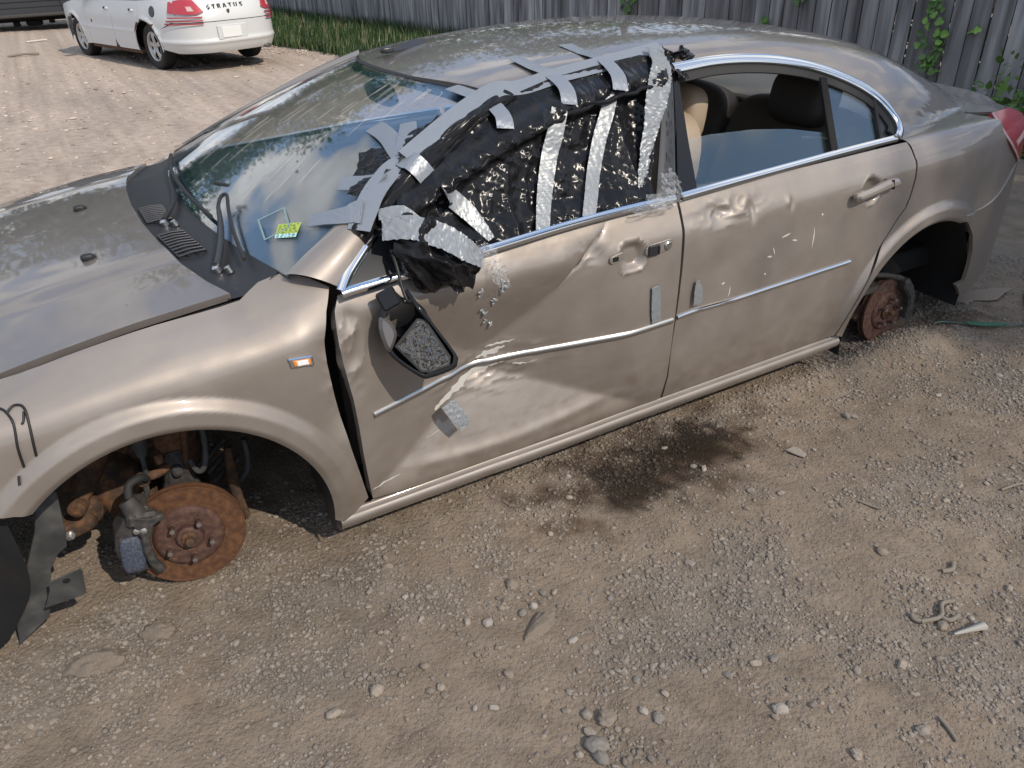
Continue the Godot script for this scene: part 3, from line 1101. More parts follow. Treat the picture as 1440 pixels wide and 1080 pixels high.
	panel(b, hood, 0.017, hoodfn, Vector3.UP, 0.018, 0.002)
	var hoodpart := part(b, "hood", M.paint_roof, car)
	for q in [Vector3(0.002, 0.0, -0.101), Vector3(-0.011, 0.0, 0.352)]:
		b = MB.new()
		var base := Vector3(q.x, hood_y(q.x, q.z), q.z)
		b.cushion(base + Vector3(0, 0.006, 0), Vector3(0.034, 0.018, 0.022), Basis(), 0.6, 8)
		b.box(base + Vector3(0.012, 0.004, 0), Vector3(0.02, 0.012, 0.012), Basis(), 0.003)
		part(b, "washer_nozzle", M.black_plastic, hoodpart)
	# seam shade put in as black strips and sheets under bonnet gap, behind doors
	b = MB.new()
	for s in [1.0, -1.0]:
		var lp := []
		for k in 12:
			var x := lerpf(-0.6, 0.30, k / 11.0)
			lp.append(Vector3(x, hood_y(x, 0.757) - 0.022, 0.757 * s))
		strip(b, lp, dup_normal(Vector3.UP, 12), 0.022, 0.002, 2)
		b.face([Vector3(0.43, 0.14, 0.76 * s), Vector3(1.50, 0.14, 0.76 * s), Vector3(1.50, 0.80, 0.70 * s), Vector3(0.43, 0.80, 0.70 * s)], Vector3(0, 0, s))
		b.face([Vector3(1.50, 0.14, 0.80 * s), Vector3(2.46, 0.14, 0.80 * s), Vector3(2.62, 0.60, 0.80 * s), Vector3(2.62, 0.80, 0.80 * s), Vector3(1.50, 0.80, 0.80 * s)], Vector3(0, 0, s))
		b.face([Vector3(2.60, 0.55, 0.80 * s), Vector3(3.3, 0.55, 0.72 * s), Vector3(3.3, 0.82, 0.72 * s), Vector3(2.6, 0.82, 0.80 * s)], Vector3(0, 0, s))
	b.box(Vector3(1.45, 0.155, 0), Vector3(2.05, 0.05, 1.62), Basis(), 0.01)
	b.box(Vector3(3.25, 0.24, 0), Vector3(0.6, 0.1, 1.3), Basis(), 0.01)
	b.box(Vector3(0.44, 0.48, 0), Vector3(0.03, 0.66, 1.56), Basis(), 0.01)
	b.box(Vector3(-0.15, 0.50, 0), Vector3(0.95, 0.40, 0.86), Basis(), 0.03)
	b.box(Vector3(-0.72, 0.40, 0), Vector3(0.25, 0.42, 1.2), Basis(), 0.04)
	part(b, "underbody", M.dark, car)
	# --- sills
	for s in [1.0, -1.0]:
		b = MB.new()
		var prof := [Vector2(0.160, 0.850), Vector2(0.163, 0.858), Vector2(0.158, 0.866), Vector2(0.146, 0.866), Vector2(0.142, 0.869), Vector2(0.136, 0.874), Vector2(0.126, 0.8745), Vector2(0.112, 0.868), Vector2(0.094, 0.852), Vector2(0.075, 0.825), Vector2(0.060, 0.78), Vector2(0.058, 0.70)]
		var prev := []
		for k in 42:
			var x := lerpf(0.405, 2.445, k / 41.0)
			var line := []
			for j in prof.size():
				var t2: Vector2 = prof[mini(j + 1, prof.size() - 1)] - prof[maxi(j - 1, 0)]
				var yy: float = prof[j].x - 0.003 * sin(clampf((x - 0.9) / 0.5, 0, 1) * PI) * (1.0 if s > 0 else 0.0)
				line.append(b.v(Vector3(x, yy, prof[j].y * s), Vector3(0, t2.y, -t2.x * s).normalized() * 1.0, Vector2(x, prof[j].x)))
			for j in prof.size():
				if b.n[line[j]].z * s < -0.2 or (j > 6 and b.n[line[j]].y > 0.0):
					b.n[line[j]] = -b.n[line[j]]
			if k > 0:
				for j in prof.size() - 1:
					b.q(prev[j], prev[j + 1], line[j + 1], line[j])
			prev = line
		for e in [0.405, 2.445]:
			var pts := []
			for j in prof.size():
				pts.append(Vector3(e, prof[j].x, prof[j].y * s))
			b.face(pts, Vector3(-1 if e < 1 else 1, 0, 0))
		part(b, "sill", M.paint, car)
	dirty = false
	build_sedan_details(car, door, rdoor, doorfn, rearfn)
	build_sedan_glass(car)
	build_sedan_wheels(car)
	build_sedan_inside(car)

func dup_normal(n: Vector3, cnt: int) -> Array:
	var o := []
	for k in cnt:
		o.append(n)
	return o

func build_sedan_details(car: Node3D, door: Node3D, rdoor: Node3D, doorfn: Callable, rearfn: Callable) -> void:
	var b: MB
	# mouldings
	var pts := []
	var nn := []
	for k in 60:
		var x := lerpf(0.540, 1.556, k / 59.0)
		var P: Vector3 = doorfn.call(x, lerpf(0.458, 0.473, k / 59.0))
		pts.append(P + Vector3(0, 0, 0.002))
		nn.append(Vector3(0, 0.15, 1))
	b = MB.new()
	strip(b, pts, nn, 0.017, 0.006, 4)
	part(b, "side_moulding", M.dull_chrome, door)
	pts = []
	for k in 30:
		var x := lerpf(1.578, 2.380, k / 29.0)
		pts.append(rearfn.call(x, lerpf(0.474, 0.488, k / 29.0)) + Vector3(0, 0, 0.002))
	b = MB.new()
	strip(b, pts, dup_normal(Vector3(0, 0.15, 1), 30), 0.014, 0.006, 4)
	part(b, "side_moulding", M.chrome, rdoor)
	# rear handle: an arched bar with its end cap
	b = MB.new()
	var hz: float = side_z(2.43, 0.745)
	b.extrude(smooth2(pv([2.322, 0.735, 2.328, 0.722, 2.345, 0.717, 2.42, 0.725, 2.49, 0.733, 2.533, 0.735, 2.546, 0.744, 2.545, 0.758, 2.53, 0.766, 2.49, 0.767, 2.42, 0.757, 2.345, 0.748, 2.328, 0.745, 2.322, 0.735]), 3).slice(0, -1), Vector3(0, 0, hz + 0.1118), Vector3(1, 0, 0), Vector3(0, 1, -0.15), 0.004, 0.040, 0.011)
	var hd := part(b, "door_handle", M.paint, rdoor)
	b = MB.new()
	b.extrude(pv([2.500, 0.7335, 2.503, 0.7335, 2.500, 0.7665, 2.497, 0.7665]), Vector3(0, 0, hz + 0.1118), Vector3(1, 0, 0), Vector3(0, 1, -0.15), 0.0, 0.0408, 0.0005)
	part(b, "handle_joint", M.dark, hd)
	# front door: what is left where the handle was torn off
	b = MB.new()
	var zz: float = doorfn.call(1.32, 0.725).z
	b.extrude(arc(1.317, 0.727, 0.013, 90, 270, 8) + arc(1.345, 0.733, 0.013, -90, 90, 6), Vector3(0, 0, zz + 0.001), Vector3.RIGHT, Vector3.UP, 0.0, 0.004, 0.002)
	var slot := part(b, "handle_socket", M.paint, door)
	b = MB.new()
	b.box(Vector3(1.325, 0.729, zz + 0.004), Vector3(0.021, 0.014, 0.005), Basis(), 0.001)
	part(b, "hole", M.dark, slot)
	b = MB.new()
	zz = doorfn.call(1.49, 0.73).z
	b.extrude(arc(1.452, 0.728, 0.019, 90, 270, 6) + arc(1.522, 0.734, 0.018, -90, 90, 10), Vector3(0, 0, zz + 0.001), Vector3.RIGHT, Vector3.UP, 0.0, 0.005, 0.002)
	var lock := part(b, "handle_socket", M.paint, door)
	b = MB.new()
	b.box(Vector3(1.463, 0.729, zz + 0.008), Vector3(0.042, 0.034, 0.010), Basis(), 0.003)
	b.box(Vector3(1.478, 0.730, zz + 0.013), Vector3(0.006, 0.024, 0.008), Basis(), 0.002)
	part(b, "latch_block", M.black_plastic, lock)
	b = MB.new()
	b.lathe([Vector2(0.0, 0.006), Vector2(0.010, 0.006), Vector2(0.013, 0.004), Vector2(0.0145, 0.0)], Vector3(1.516, 0.733, zz + 0.006), Vector3(0, 0, 1), 20)
	part(b, "key_cylinder", M.dull_chrome, lock)
	# side repeater on the fender
	b = MB.new()
	var mz := side_z(0.378, 0.676) + 0.0616
	b.extrude(pv([0.347, 0.692, 0.405, 0.685, 0.406, 0.659, 0.350, 0.667]), Vector3(0, 0, mz + 0.0), Vector3(1, 0, -0.02), Vector3(0, 1, -0.08), 0.0, 0.008, 0.003)
	var rep := part(b, "side_repeater", M.chrome, car)
	b = MB.new()
	b.extrude(pv([0.356, 0.686, 0.398, 0.681, 0.399, 0.665, 0.358, 0.671]), Vector3(0, 0, mz + 0.006), Vector3(1, 0, -0.02), Vector3(0, 1, -0.08), 0.0, 0.005, 0.002)
	part(b, "amber_lens", M.amber, rep)
	b = MB.new()
	b.extrude(pv([0.364, 0.684, 0.392, 0.681, 0.393, 0.667, 0.365, 0.670]), Vector3(0, 0, mz + 0.009), Vector3(1, 0, -0.02), Vector3(0, 1, -0.08), 0.0, 0.004, 0.002)
	part(b, "clear_lens", M.white_plastic, rep)
	# black wire stitched through the front of the fender
	b = MB.new()
	for path in [[-0.285, 0.738, -0.253, 0.727, -0.243, 0.719, -0.236, 0.700, -0.243, 0.655, -0.246, 0.606], [-0.243, 0.719, -0.228, 0.727, -0.212, 0.724, -0.208, 0.708, -0.212, 0.665, -0.217, 0.624], [-0.212, 0.716, -0.217, 0.702, -0.222, 0.697], [-0.262, 0.59, -0.266, 0.572]]:
		var pp := []
		for p in pv(path):
			pp.append(Vector3(p.x, p.y, side_z(p.x, p.y) + 0.004))
		b.tube(smooth3(pp, 4), 0.0028, 6)
	part(b, "black_wire", M.wire_black, car)
	# chrome round the windows
	var cpt := [Vector3(1.30, 1.165, 0.597), Vector3(1.50, 1.172, 0.592), Vector3(1.741, 1.174, 0.590), Vector3(1.906, 1.180, 0.586), Vector3(2.057, 1.173, 0.591), Vector3(2.207, 1.154, 0.606), Vector3(2.357, 1.119, 0.633), Vector3(2.5, 1.062, 0.677), Vector3(2.592, 1.002, 0.722), Vector3(2.633, 0.940, 0.771), Vector3(2.632, 0.905, 0.80), Vector3(2.604, 0.884, 0.820)]
	var sm := smooth3(cpt, 6)
	var lean := Vector3(0, 0.61, 0.79)
	for s in [1.0, -1.0]:
		var sp := []
		for P in (sm.slice(12) if s > 0 else sm):
			sp.append(Vector3(P.x, P.y, P.z * s) + Vector3(0, 0.003, 0.004 * s))
		b = MB.new()
		strip(b, sp, dup_normal(Vector3(0, 0.61, 0.79 * s), sp.size()), 0.030, 0.010, 6)
		part(b, "window_chrome", M.chrome, car)
		var seal := []
		var seal2 := []
		for i in range(8, sm.size()):
			var d: Vector3 = (sm[mini(i + 1, sm.size() - 1)] - sm[i - 1]).normalized()
			var inw: Vector3 = d.cross(lean).normalized()
			if inw.dot(Vector3(2.1, 1.0, 0.70) - sm[i]) < 0.0: inw = -inw
			var P: Vector3 = sm[i] + inw * 0.027
			var Q: Vector3 = sm[i] + inw * 0.012
			seal.append(Vector3(P.x, P.y, P.z * s) + Vector3(0, -0.004, -0.004 * s))
			seal2.append(Vector3(Q.x, Q.y - 0.002, (Q.z - 0.001) * s))
		b = MB.new()
		strip(b, seal, dup_normal(Vector3(0, 0.61, 0.79 * s), seal.size()), 0.034, 0.006, 4)
		part(b, "window_seal", M.rubber, car)
		# belt strips
		for part_of in [[[0.510, 0.812, 0.867], [0.545, 0.815, 0.866], [0.66, 0.821, 0.864], [0.911, 0.833, 0.857], [1.188, 0.846, 0.846], [1.40, 0.851, 0.842], [1.574, 0.852, 0.842]], [[1.598, 0.853, 0.842], [1.78, 0.860, 0.838], [1.963, 0.865, 0.832], [2.30, 0.874, 0.824], [2.604, 0.880, 0.820]]]:
			var bp := []
			for q in part_of:
				bp.append(Vector3(q[0], q[1], (q[2] - 0.004) * s))
			b = MB.new()
			strip(b, smooth3(bp, 5), dup_normal(Vector3(0, 0.45, 0.9 * s), (bp.size() - 1) * 5 + 1), 0.024, 0.012, 5)
			part(b, "belt_chrome", M.chrome, car)
	# chrome rising up the front edge of the door glass
	b = MB.new()
	var fr := smooth3([Vector3(0.512, 0.818, 0.862), Vector3(0.545, 0.850, 0.835), Vector3(0.60, 0.890, 0.805), Vector3(0.64, 0.916, 0.785)], 5)
	strip(b, fr, dup_normal(Vector3(-0.2, 0.6, 0.78), fr.size()), 0.026, 0.008, 4)
	part(b, "window_chrome", M.chrome, car)
	# small black corner panel where the mirror was fixed
	b = MB.new()
	var wz := func(x: float, y: float) -> Vector3: return Vector3(x, y, window_z(y) + 0.004)
	panel(b, pv([0.530, 0.826, 0.62, 0.893, 0.70, 0.93, 0.80, 0.93, 0.84, 0.838]), 0.02, wz, Vector3(0, 0.6, 0.8), 0.01)
	part(b, "mirror_corner_trim", M.gloss_black, car)
	# scratches and scraped spots on the doors: bare metal and filler showing
	b = MB.new()
	for q in [[2.008, 0.655, 2.05, 0.662, .006], [1.97, 0.628, 1.985, 0.60, .005], [2.16, 0.66, 2.165, 0.585, .005], [1.95, 0.60, 1.975, 0.597, .006], [2.06, 0.635, 2.085, 0.63, .006], [1.945, 0.54, 1.955, 0.538, .008], [1.79, 0.495, 1.80, 0.53, .004], [1.76, 0.545, 1.775, 0.55, .006], [2.19, 0.70, 2.195, 0.695, .01]]:
		var sp := []
		for k in 5:
			var t := k / 4.0
			sp.append(rearfn.call(lerpf(q[0], q[2], t) + 0.002 * sin(t * 5.0), lerpf(q[1], q[3], t)) + Vector3(0, 0, 0.0008))
		strip(b, sp, dup_normal(Vector3(0, 0.1, 1), 5), [q[4] * 0.2, q[4] * 0.8, q[4], q[4] * 0.7, q[4] * 0.15], 0.0006, 2)
	part(b, "scratches", M.scrape, rdoor).set_meta("kind", "stuff")
	b = MB.new()
	for q in [[0.74, 0.375, 0.83, 0.425, .026], [0.80, 0.405, 0.90, 0.448, .046], [0.88, 0.44, 0.965, 0.452, .034], [0.90, 0.483, 0.99, 0.502, .026], [0.93, 0.512, 1.02, 0.520, .010], [1.01, 0.44, 1.06, 0.43, .006], [1.06, 0.432, 1.09, 0.436, .003], [0.66, 0.545, 0.74, 0.565, .003], [0.70, 0.30, 0.82, 0.325, .0025], [0.51, 0.21, 0.60, 0.225, .005]]:
		var sp := []
		var ww := []
		for k in 11:
			var t := k / 10.0
			sp.append(doorfn.call(lerpf(q[0], q[2], t), lerpf(q[1], q[3], t) + 0.004 * nf.get_noise_2d(t * 6.0, q[0] * 40.0)) + Vector3(0, 0.0, 0.0012))
			ww.append(q[4] * (0.25 + 0.75 * sin(t * PI)) * (0.75 + 0.7 * nf.get_noise_2d(t * 14.0, q[1] * 50.0)))
		strip(b, sp, dup_normal(Vector3(0, 0.1, 1), 11), ww, 0.0008, 3)
	part(b, "scraped_patches", M.primer, door).set_meta("kind", "stuff")

var pillar_outer := []
func pillar_pt(t: float, w: float, off := 0.0) -> Vector3:
	if pillar_outer.is_empty():
		pillar_outer = smooth3([Vector3(0.508, 0.826, 0.846), Vector3(0.56, 0.868, 0.825), Vector3(0.64, 0.918, 0.787), Vector3(0.76, 0.984, 0.735), Vector3(0.92, 1.066, 0.672), Vector3(1.06, 1.126, 0.628), Vector3(1.17, 1.158, 0.597)], 4)
	var k := clampf(t, 0.0, 1.0) * (pillar_outer.size() - 1)
	var i := mini(int(k), pillar_outer.size() - 2)
	var O: Vector3 = pillar_outer[i].lerp(pillar_outer[i + 1], k - i)
	var P := shield(1.0, t).lerp(O, w)
	return P + Vector3(-0.35, 0.72, 0.60) * (0.026 * pow(sin(PI * clampf(w * 0.98 + 0.01, 0.0, 1.0)), 0.7) + off)

func build_sedan_glass(car: Node3D) -> void:
	var b: MB
	# windscreen: two sheets, a dark band printed round its edge
	b = MB.new()
	for layer in 4:
		var ids := []
		for i in 33:
			var row := []
			for j in 21:
				var u := lerpf(-1.0, 1.0, i / 32.0)
				var v := lerpf(0.0, 1.0, j / 20.0)
				var P := shield(u, v)
				var n := (shield(u + 0.002, v) - P).cross(shield(u, v + 0.002) - P).normalized()
				if n.y < 0.0: n = -n
				row.append(b.v(P - n * 0.003 * layer, n, Vector2(u, v)))
			ids.append(row)
			if i > 0:
				for j in 20:
					b.q(ids[i - 1][j], ids[i - 1][j + 1], row[j + 1], row[j])
	var ws := part(b, "windshield", M.windshield, car)
	b = MB.new()
	var band := func(u: float, v: float) -> Vector3:
		var P := shield(u, v)
		var n := (shield(u + 0.002, v) - P).cross(shield(u, v + 0.002) - P).normalized()
		return P - n * 0.0115 * signf(n.y)
	var ring := PackedVector2Array()
	ring.append_array(pv([-1, 0, 1, 0, 1, 1, -1, 1, -1, 0]))
	var inner := PackedVector2Array()
	for k in 33:
		var u := lerpf(-0.93, 0.93, k / 32.0)
		inner.append(Vector2(u, 0.095 + 0.10 * pow(absf(u / 0.93), 6.0)))
	for k in 17:
		var u := lerpf(0.91, -0.91, k / 16.0)
		inner.append(Vector2(u, 0.955 - 0.03 * pow(absf(u / 0.91), 6.0)))
	for piece in Geometry2D.clip_polygons(pv([-1, 0, 0, 0, 0, 1, -1, 1]), inner):
		panel(b, piece, 0.03, band, Vector3(0, 1, 0))
	for piece in Geometry2D.clip_polygons(pv([0, 0, 1, 0, 1, 1, 0, 1]), inner):
		panel(b, piece, 0.03, band, Vector3(0, 1, 0))
	part(b, "printed_border", M.gloss_black, ws)
	# smears and cleaning marks on the glass
	b = MB.new()
	for k in 70:
		var u0 := rng.randf_range(-0.8, 0.8)
		var v0 := rng.randf_range(0.12, 0.9)
		var len := rng.randf_range(0.04, 0.22)
		var sp := []
		var sn := []
		for i in 4:
			var t := i / 3.0
			var P := shield(clampf(u0 - len * 0.25 * t, -0.97, 0.97), clampf(v0 + len * t, 0.05, 0.95))
			sp.append(P + Vector3(-0.5, 0.86, 0) * 0.002)
			sn.append(Vector3(-0.5, 0.86, 0))
		strip(b, sp, sn, [0.0004, 0.0018, 0.0014, 0.0003], 0.0002, 2)
	part(b, "smears", M.scrape, ws).set_meta("kind", "stuff")
	# header strip and A pillars
	b = MB.new()
	var hd := []
	for k in 21:
		hd.append(shield(lerpf(-1.0, 1.0, k / 20.0), 1.0) + Vector3(0.004, 0.001, 0))
	strip(b, hd, dup_normal(Vector3(-0.3, 0.95, 0), 21), 0.016, 0.003, 2)
	part(b, "windshield_seal", M.rubber, car)
	for s in [1.0, -1.0]:
		b = MB.new()
		var prev := []
		var outer := smooth3([Vector3(0.508, 0.826, 0.846), Vector3(0.56, 0.868, 0.825), Vector3(0.64, 0.918, 0.787), Vector3(0.76, 0.984, 0.735), Vector3(0.92, 1.066, 0.672), Vector3(1.06, 1.126, 0.628), Vector3(1.17, 1.158, 0.597)], 4)
		var cnt := outer.size()
		for k in cnt:
			var t := float(k) / (cnt - 1)
			var I := shield(1.0, t) + Vector3(0, -0.001, 0)
			var O: Vector3 = outer[k]
			var line := []
			for j in 9:
				var w := j / 8.0
				var P := I.lerp(O, w)
				var up := Vector3(-0.35, 0.72, 0.60)
				P += up * (0.026 * pow(sin(PI * clampf(w * 0.98 + 0.01, 0, 1)), 0.7))
				line.append(Vector3(P.x, P.y, P.z * s))
			prev.append(line)
		var ids := []
		for k in cnt:
			var row := []
			for j in 9:
				var du: Vector3 = prev[mini(k + 1, cnt - 1)][j] - prev[maxi(k - 1, 0)][j]
				var dw: Vector3 = prev[k][mini(j + 1, 8)] - prev[k][maxi(j - 1, 0)]
				var n := du.cross(dw).normalized()
				if n.dot(Vector3(-0.3, 0.7, 0.6 * s)) < 0.0: n = -n
				row.append(b.v(prev[k][j], n, Vector2(j, k)))
			ids.append(row)
			if k > 0:
				for j in 8:
					b.q(ids[k - 1][j], ids[k - 1][j + 1], row[j + 1], row[j])
		part(b, "windshield_pillar", M.paint, car)
	# cowl panel under the glass, its slotted grilles and the wiper gear
	b = MB.new()
	var cowl := func(t: float, z: float) -> Vector3:
		var u := z / 0.79
		var az := absf(z)
		var xh := lerp_tab(az, [0.0, 0.2, 0.392, 0.53, 0.657, 0.752, 0.79], [0.146, 0.152, 0.172, 0.20, 0.235, 0.272, 0.30])
		var xw := 0.285 + 0.12 * u * u
		var y := lerpf(hood_y(xh, minf(az, 0.76)) - 0.012, 0.882 - 0.02 * u * u, t)
		return Vector3(lerpf(xh - 0.01, xw, t), y - 0.014 * sin(PI * t), z)
	panel(b, pv([0, -0.755, 1, -0.755, 1, 0.755, 0, 0.755]), 0.05, cowl, Vector3.UP, 0.0, 0.0, 0.01)
	var cw := part(b, "cowl", M.black_plastic, car)
	for span in [[0.02, 0.17], [0.30, 0.47]]:
		b = MB.new()
		for k in 9:
			var z := lerpf(span[0], span[1], k / 8.0)
			var a: Vector3 = cowl.call(0.16, z)
			var d: Vector3 = cowl.call(0.62, z)
			b.tube([a + Vector3(0, 0.006, 0), (a + d) * 0.5 + Vector3(0, 0.009, 0), d + Vector3(0, 0.006, 0)], 0.0035, 6)
		for t in [0.16, 0.32, 0.48, 0.62]:
			var a: Vector3 = cowl.call(t, span[0])
			var d: Vector3 = cowl.call(t, span[1])
			b.tube([a + Vector3(0, 0.005, 0), d + Vector3(0, 0.005, 0)], 0.003, 6)
		part(b, "grille", M.trim_black, cw)
	b = MB.new()
	for z in [0.20, 0.60]:
		var P: Vector3 = cowl.call(0.45, z)
		b.lathe([Vector2(0.0, 0.020), Vector2(0.007, 0.019), Vector2(0.011, 0.015), Vector2(0.012, 0.0)], P, Vector3(-0.35, 0.94, 0), 18)
		b.lathe([Vector2(0.0, 0.018), Vector2(0.008, 0.017), Vector2(0.010, 0.0)], P + Vector3(0.024, 0.004, 0.030), Vector3(-0.35, 0.94, 0), 14)
	part(b, "wiper_nut", M.dull_chrome, cw)
	# one long wiper lying along the glass, one with its blade gone and its arm standing
	var arm1 := [cowl.call(0.45, 0.20) + Vector3(0, 0.02, 0), cowl.call(0.85, 0.06) + Vector3(0, 0.02, 0), cowl.call(0.98, -0.18) + Vector3(0.004, 0.022, 0), cowl.call(1.0, -0.42) + Vector3(0.012, 0.024, 0)]
	b = MB.new()
	b.tube(smooth3(arm1, 5), [0.009, 0.009, 0.009, 0.008, 0.008, 0.008, 0.008, 0.007, 0.007, 0.007, 0.006, 0.006, 0.006, 0.005, 0.005, 0.005], 8, true, 0.6)
	var wp := part(b, "wiper_arm", M.black_plastic, car)
	b = MB.new()
	var bl := []
	for k in 15:
		var z := lerpf(0.36, -0.50, k / 14.0)
		bl.append(shield(z / 0.79, 0.035) + Vector3(-0.01, 0.014 + 0.010 * sin(PI * k / 14.0), 0))
	b.tube(bl, 0.006, 8)
	part(b, "wiper_blade", M.rubber, wp)
	b = MB.new()
	var P2: Vector3 = cowl.call(0.45, 0.60) + Vector3(0, 0.02, 0)
	b.tube(smooth3([P2, P2 + Vector3(0.03, 0.025, -0.08), P2 + Vector3(0.055, 0.052, -0.17), P2 + Vector3(0.07, 0.075, -0.25)], 4), [0.012, 0.012, 0.012, 0.011, 0.011, 0.010, 0.010, 0.009, 0.008, 0.007, 0.007, 0.006, 0.006], 8, true, 0.55)
	wp = part(b, "wiper_arm", M.trim_black, car)
	b = MB.new()
	b.tube(smooth3([P2 + Vector3(0.07, 0.075, -0.25), P2 + Vector3(0.085, 0.095, -0.265), P2 + Vector3(0.10, 0.10, -0.255), P2 + Vector3(0.088, 0.075, -0.20), P2 + Vector3(0.07, 0.05, -0.08), P2 + Vector3(0.06, 0.02, 0.06)], 4), 0.005, 8)
	b.box(P2 + Vector3(0.10, 0.12, -0.30), Vector3(0.012, 0.008, 0.06), Basis(Vector3.UP, 0.5), 0.003)
	part(b, "blade_hook", M.rubber, wp)
	# side windows and the black pillars between them
	var wz := func(x: float, y: float) -> Vector3: return Vector3(x, y, window_z(y) - 0.012)
	var wzr := func(x: float, y: float) -> Vector3: return Vector3(x, y, -window_z(y) + 0.012)
	var side := Vector3(0, 0.6, 0.8)
	b = MB.new()
	for deep in 4:
		var wd := func(x: float, y: float) -> Vector3: return Vector3(x, y, window_z(y) - 0.012 - 0.0022 * deep)
		panel(b, pv([1.66, 0.855, 1.69, 0.985, 1.711, 0.986, 1.811, 0.987, 1.99, 0.979, 2.142, 0.962, 2.263, 0.939, 2.31, 0.93, 2.30, 0.87]), 0.04, wd, side)
	part(b, "door_glass", M.side_glass, car, "rear door window wound half way down")
	b = MB.new()
	var q1 := func(x: float, y: float) -> Vector3: return Vector3(x, y, window_z(y) - 0.008)
	for deep in 4:
		var wq := func(x: float, y: float) -> Vector3: return Vector3(x, y, window_z(y) - 0.008 - 0.0022 * deep)
		panel(b, pv([2.307, 0.872, 2.372, 1.09, 2.40, 1.09, 2.48, 1.06, 2.574, 1.0, 2.532, 0.883]), 0.04, wq, side)
	part(b, "quarter_glass", M.side_glass, car)
	b = MB.new()
	panel(b, pv([2.532, 0.883, 2.578, 1.015, 2.61, 0.985, 2.632, 0.945, 2.635, 0.915, 2.62, 0.89]), 0.02, q1, side, 0.006)
	part(b, "corner_trim", M.trim_black, car)
	b = MB.new()
	panel(b, pv([0.62, 0.86, 0.9, 1.03, 1.2, 1.13, 1.5, 1.15, 1.62, 1.15, 1.55, 0.86]), 0.04, wzr, Vector3(0, 0.6, -0.8))
	panel(b, pv([1.68, 0.86, 1.76, 1.13, 1.9, 1.15, 2.1, 1.14, 2.37, 1.08, 2.56, 1.0, 2.60, 0.89]), 0.04, wzr, Vector3(0, 0.6, -0.8))
	part(b, "far_window", M.side_glass, car)
	b = MB.new()
	for k in 2:
		var bp := []
		for i in 5:
			var t := i / 4.0
			var y := lerpf(0.872, 1.088, t)
			bp.append(Vector3(lerpf(2.300, 2.378, t) - 0.014 + 0.016 * k * 0.0, y, window_z(y) + 0.002))
		strip(b, bp, dup_normal(Vector3(0, 0.61, 0.79), 5), 0.030, 0.010, 4)
	for i in 1:
		var bp := []
		for k in 5:
			var t := k / 4.0
			var y := lerpf(0.875, 1.015, t)
			bp.append(Vector3(lerpf(2.530, 2.577, t), y, window_z(y) + 0.001))
		strip(b, bp, dup_normal(Vector3(0, 0.61, 0.79), 5), 0.012, 0.006, 3)
	part(b, "window_divider", M.rubber, car)
	b = MB.new()
	var bz1 := func(x: float, y: float) -> Vector3: return Vector3(x, y, window_z(y) + 0.006 + 0.010 * sin(clampf((x - 1.50 - 0.6 * (y - 0.87)) / 0.075, 0, 1) * PI))
	panel(b, pv([1.505, 0.862, 1.585, 0.866, 1.66, 1.01, 1.728, 1.158, 1.69, 1.155, 1.60, 1.01]), 0.012, bz1, side, 0.02)
	part(b, "door_pillar_trim", M.trim_black, car, "dull black pillar trim marked by old tape glue")
	b = MB.new()
	var bz2 := func(x: float, y: float) -> Vector3: return Vector3(x, y, window_z(y) + 0.008)
	panel(b, pv([1.592, 0.866, 1.668, 0.866, 1.70, 0.985, 1.745, 1.13, 1.752, 1.158, 1.735, 1.160, 1.667, 1.01]), 0.012, bz2, side, 0.02)
	part(b, "door_pillar_trim", M.gloss_black, car)
	# old tape glue and film remnants on the pillar
	b = MB.new()
	for k in 16:
		var y := rng.randf_range(0.93, 1.08)
		var x := 1.52 + 0.62 * (y - 0.87) + rng.randf_range(0.0, 0.05)
		var P: Vector3 = bz1.call(x, y) + Vector3(0, 0.001, 0.002)
		strip(b, [P, P + Vector3(0.006, 0.014, -0.010)], dup_normal(side, 2), rng.randf_range(0.001, 0.004), 0.0003, 2)
	part(b, "glue_marks", M.dusty_plastic, car).set_meta("kind", "stuff")

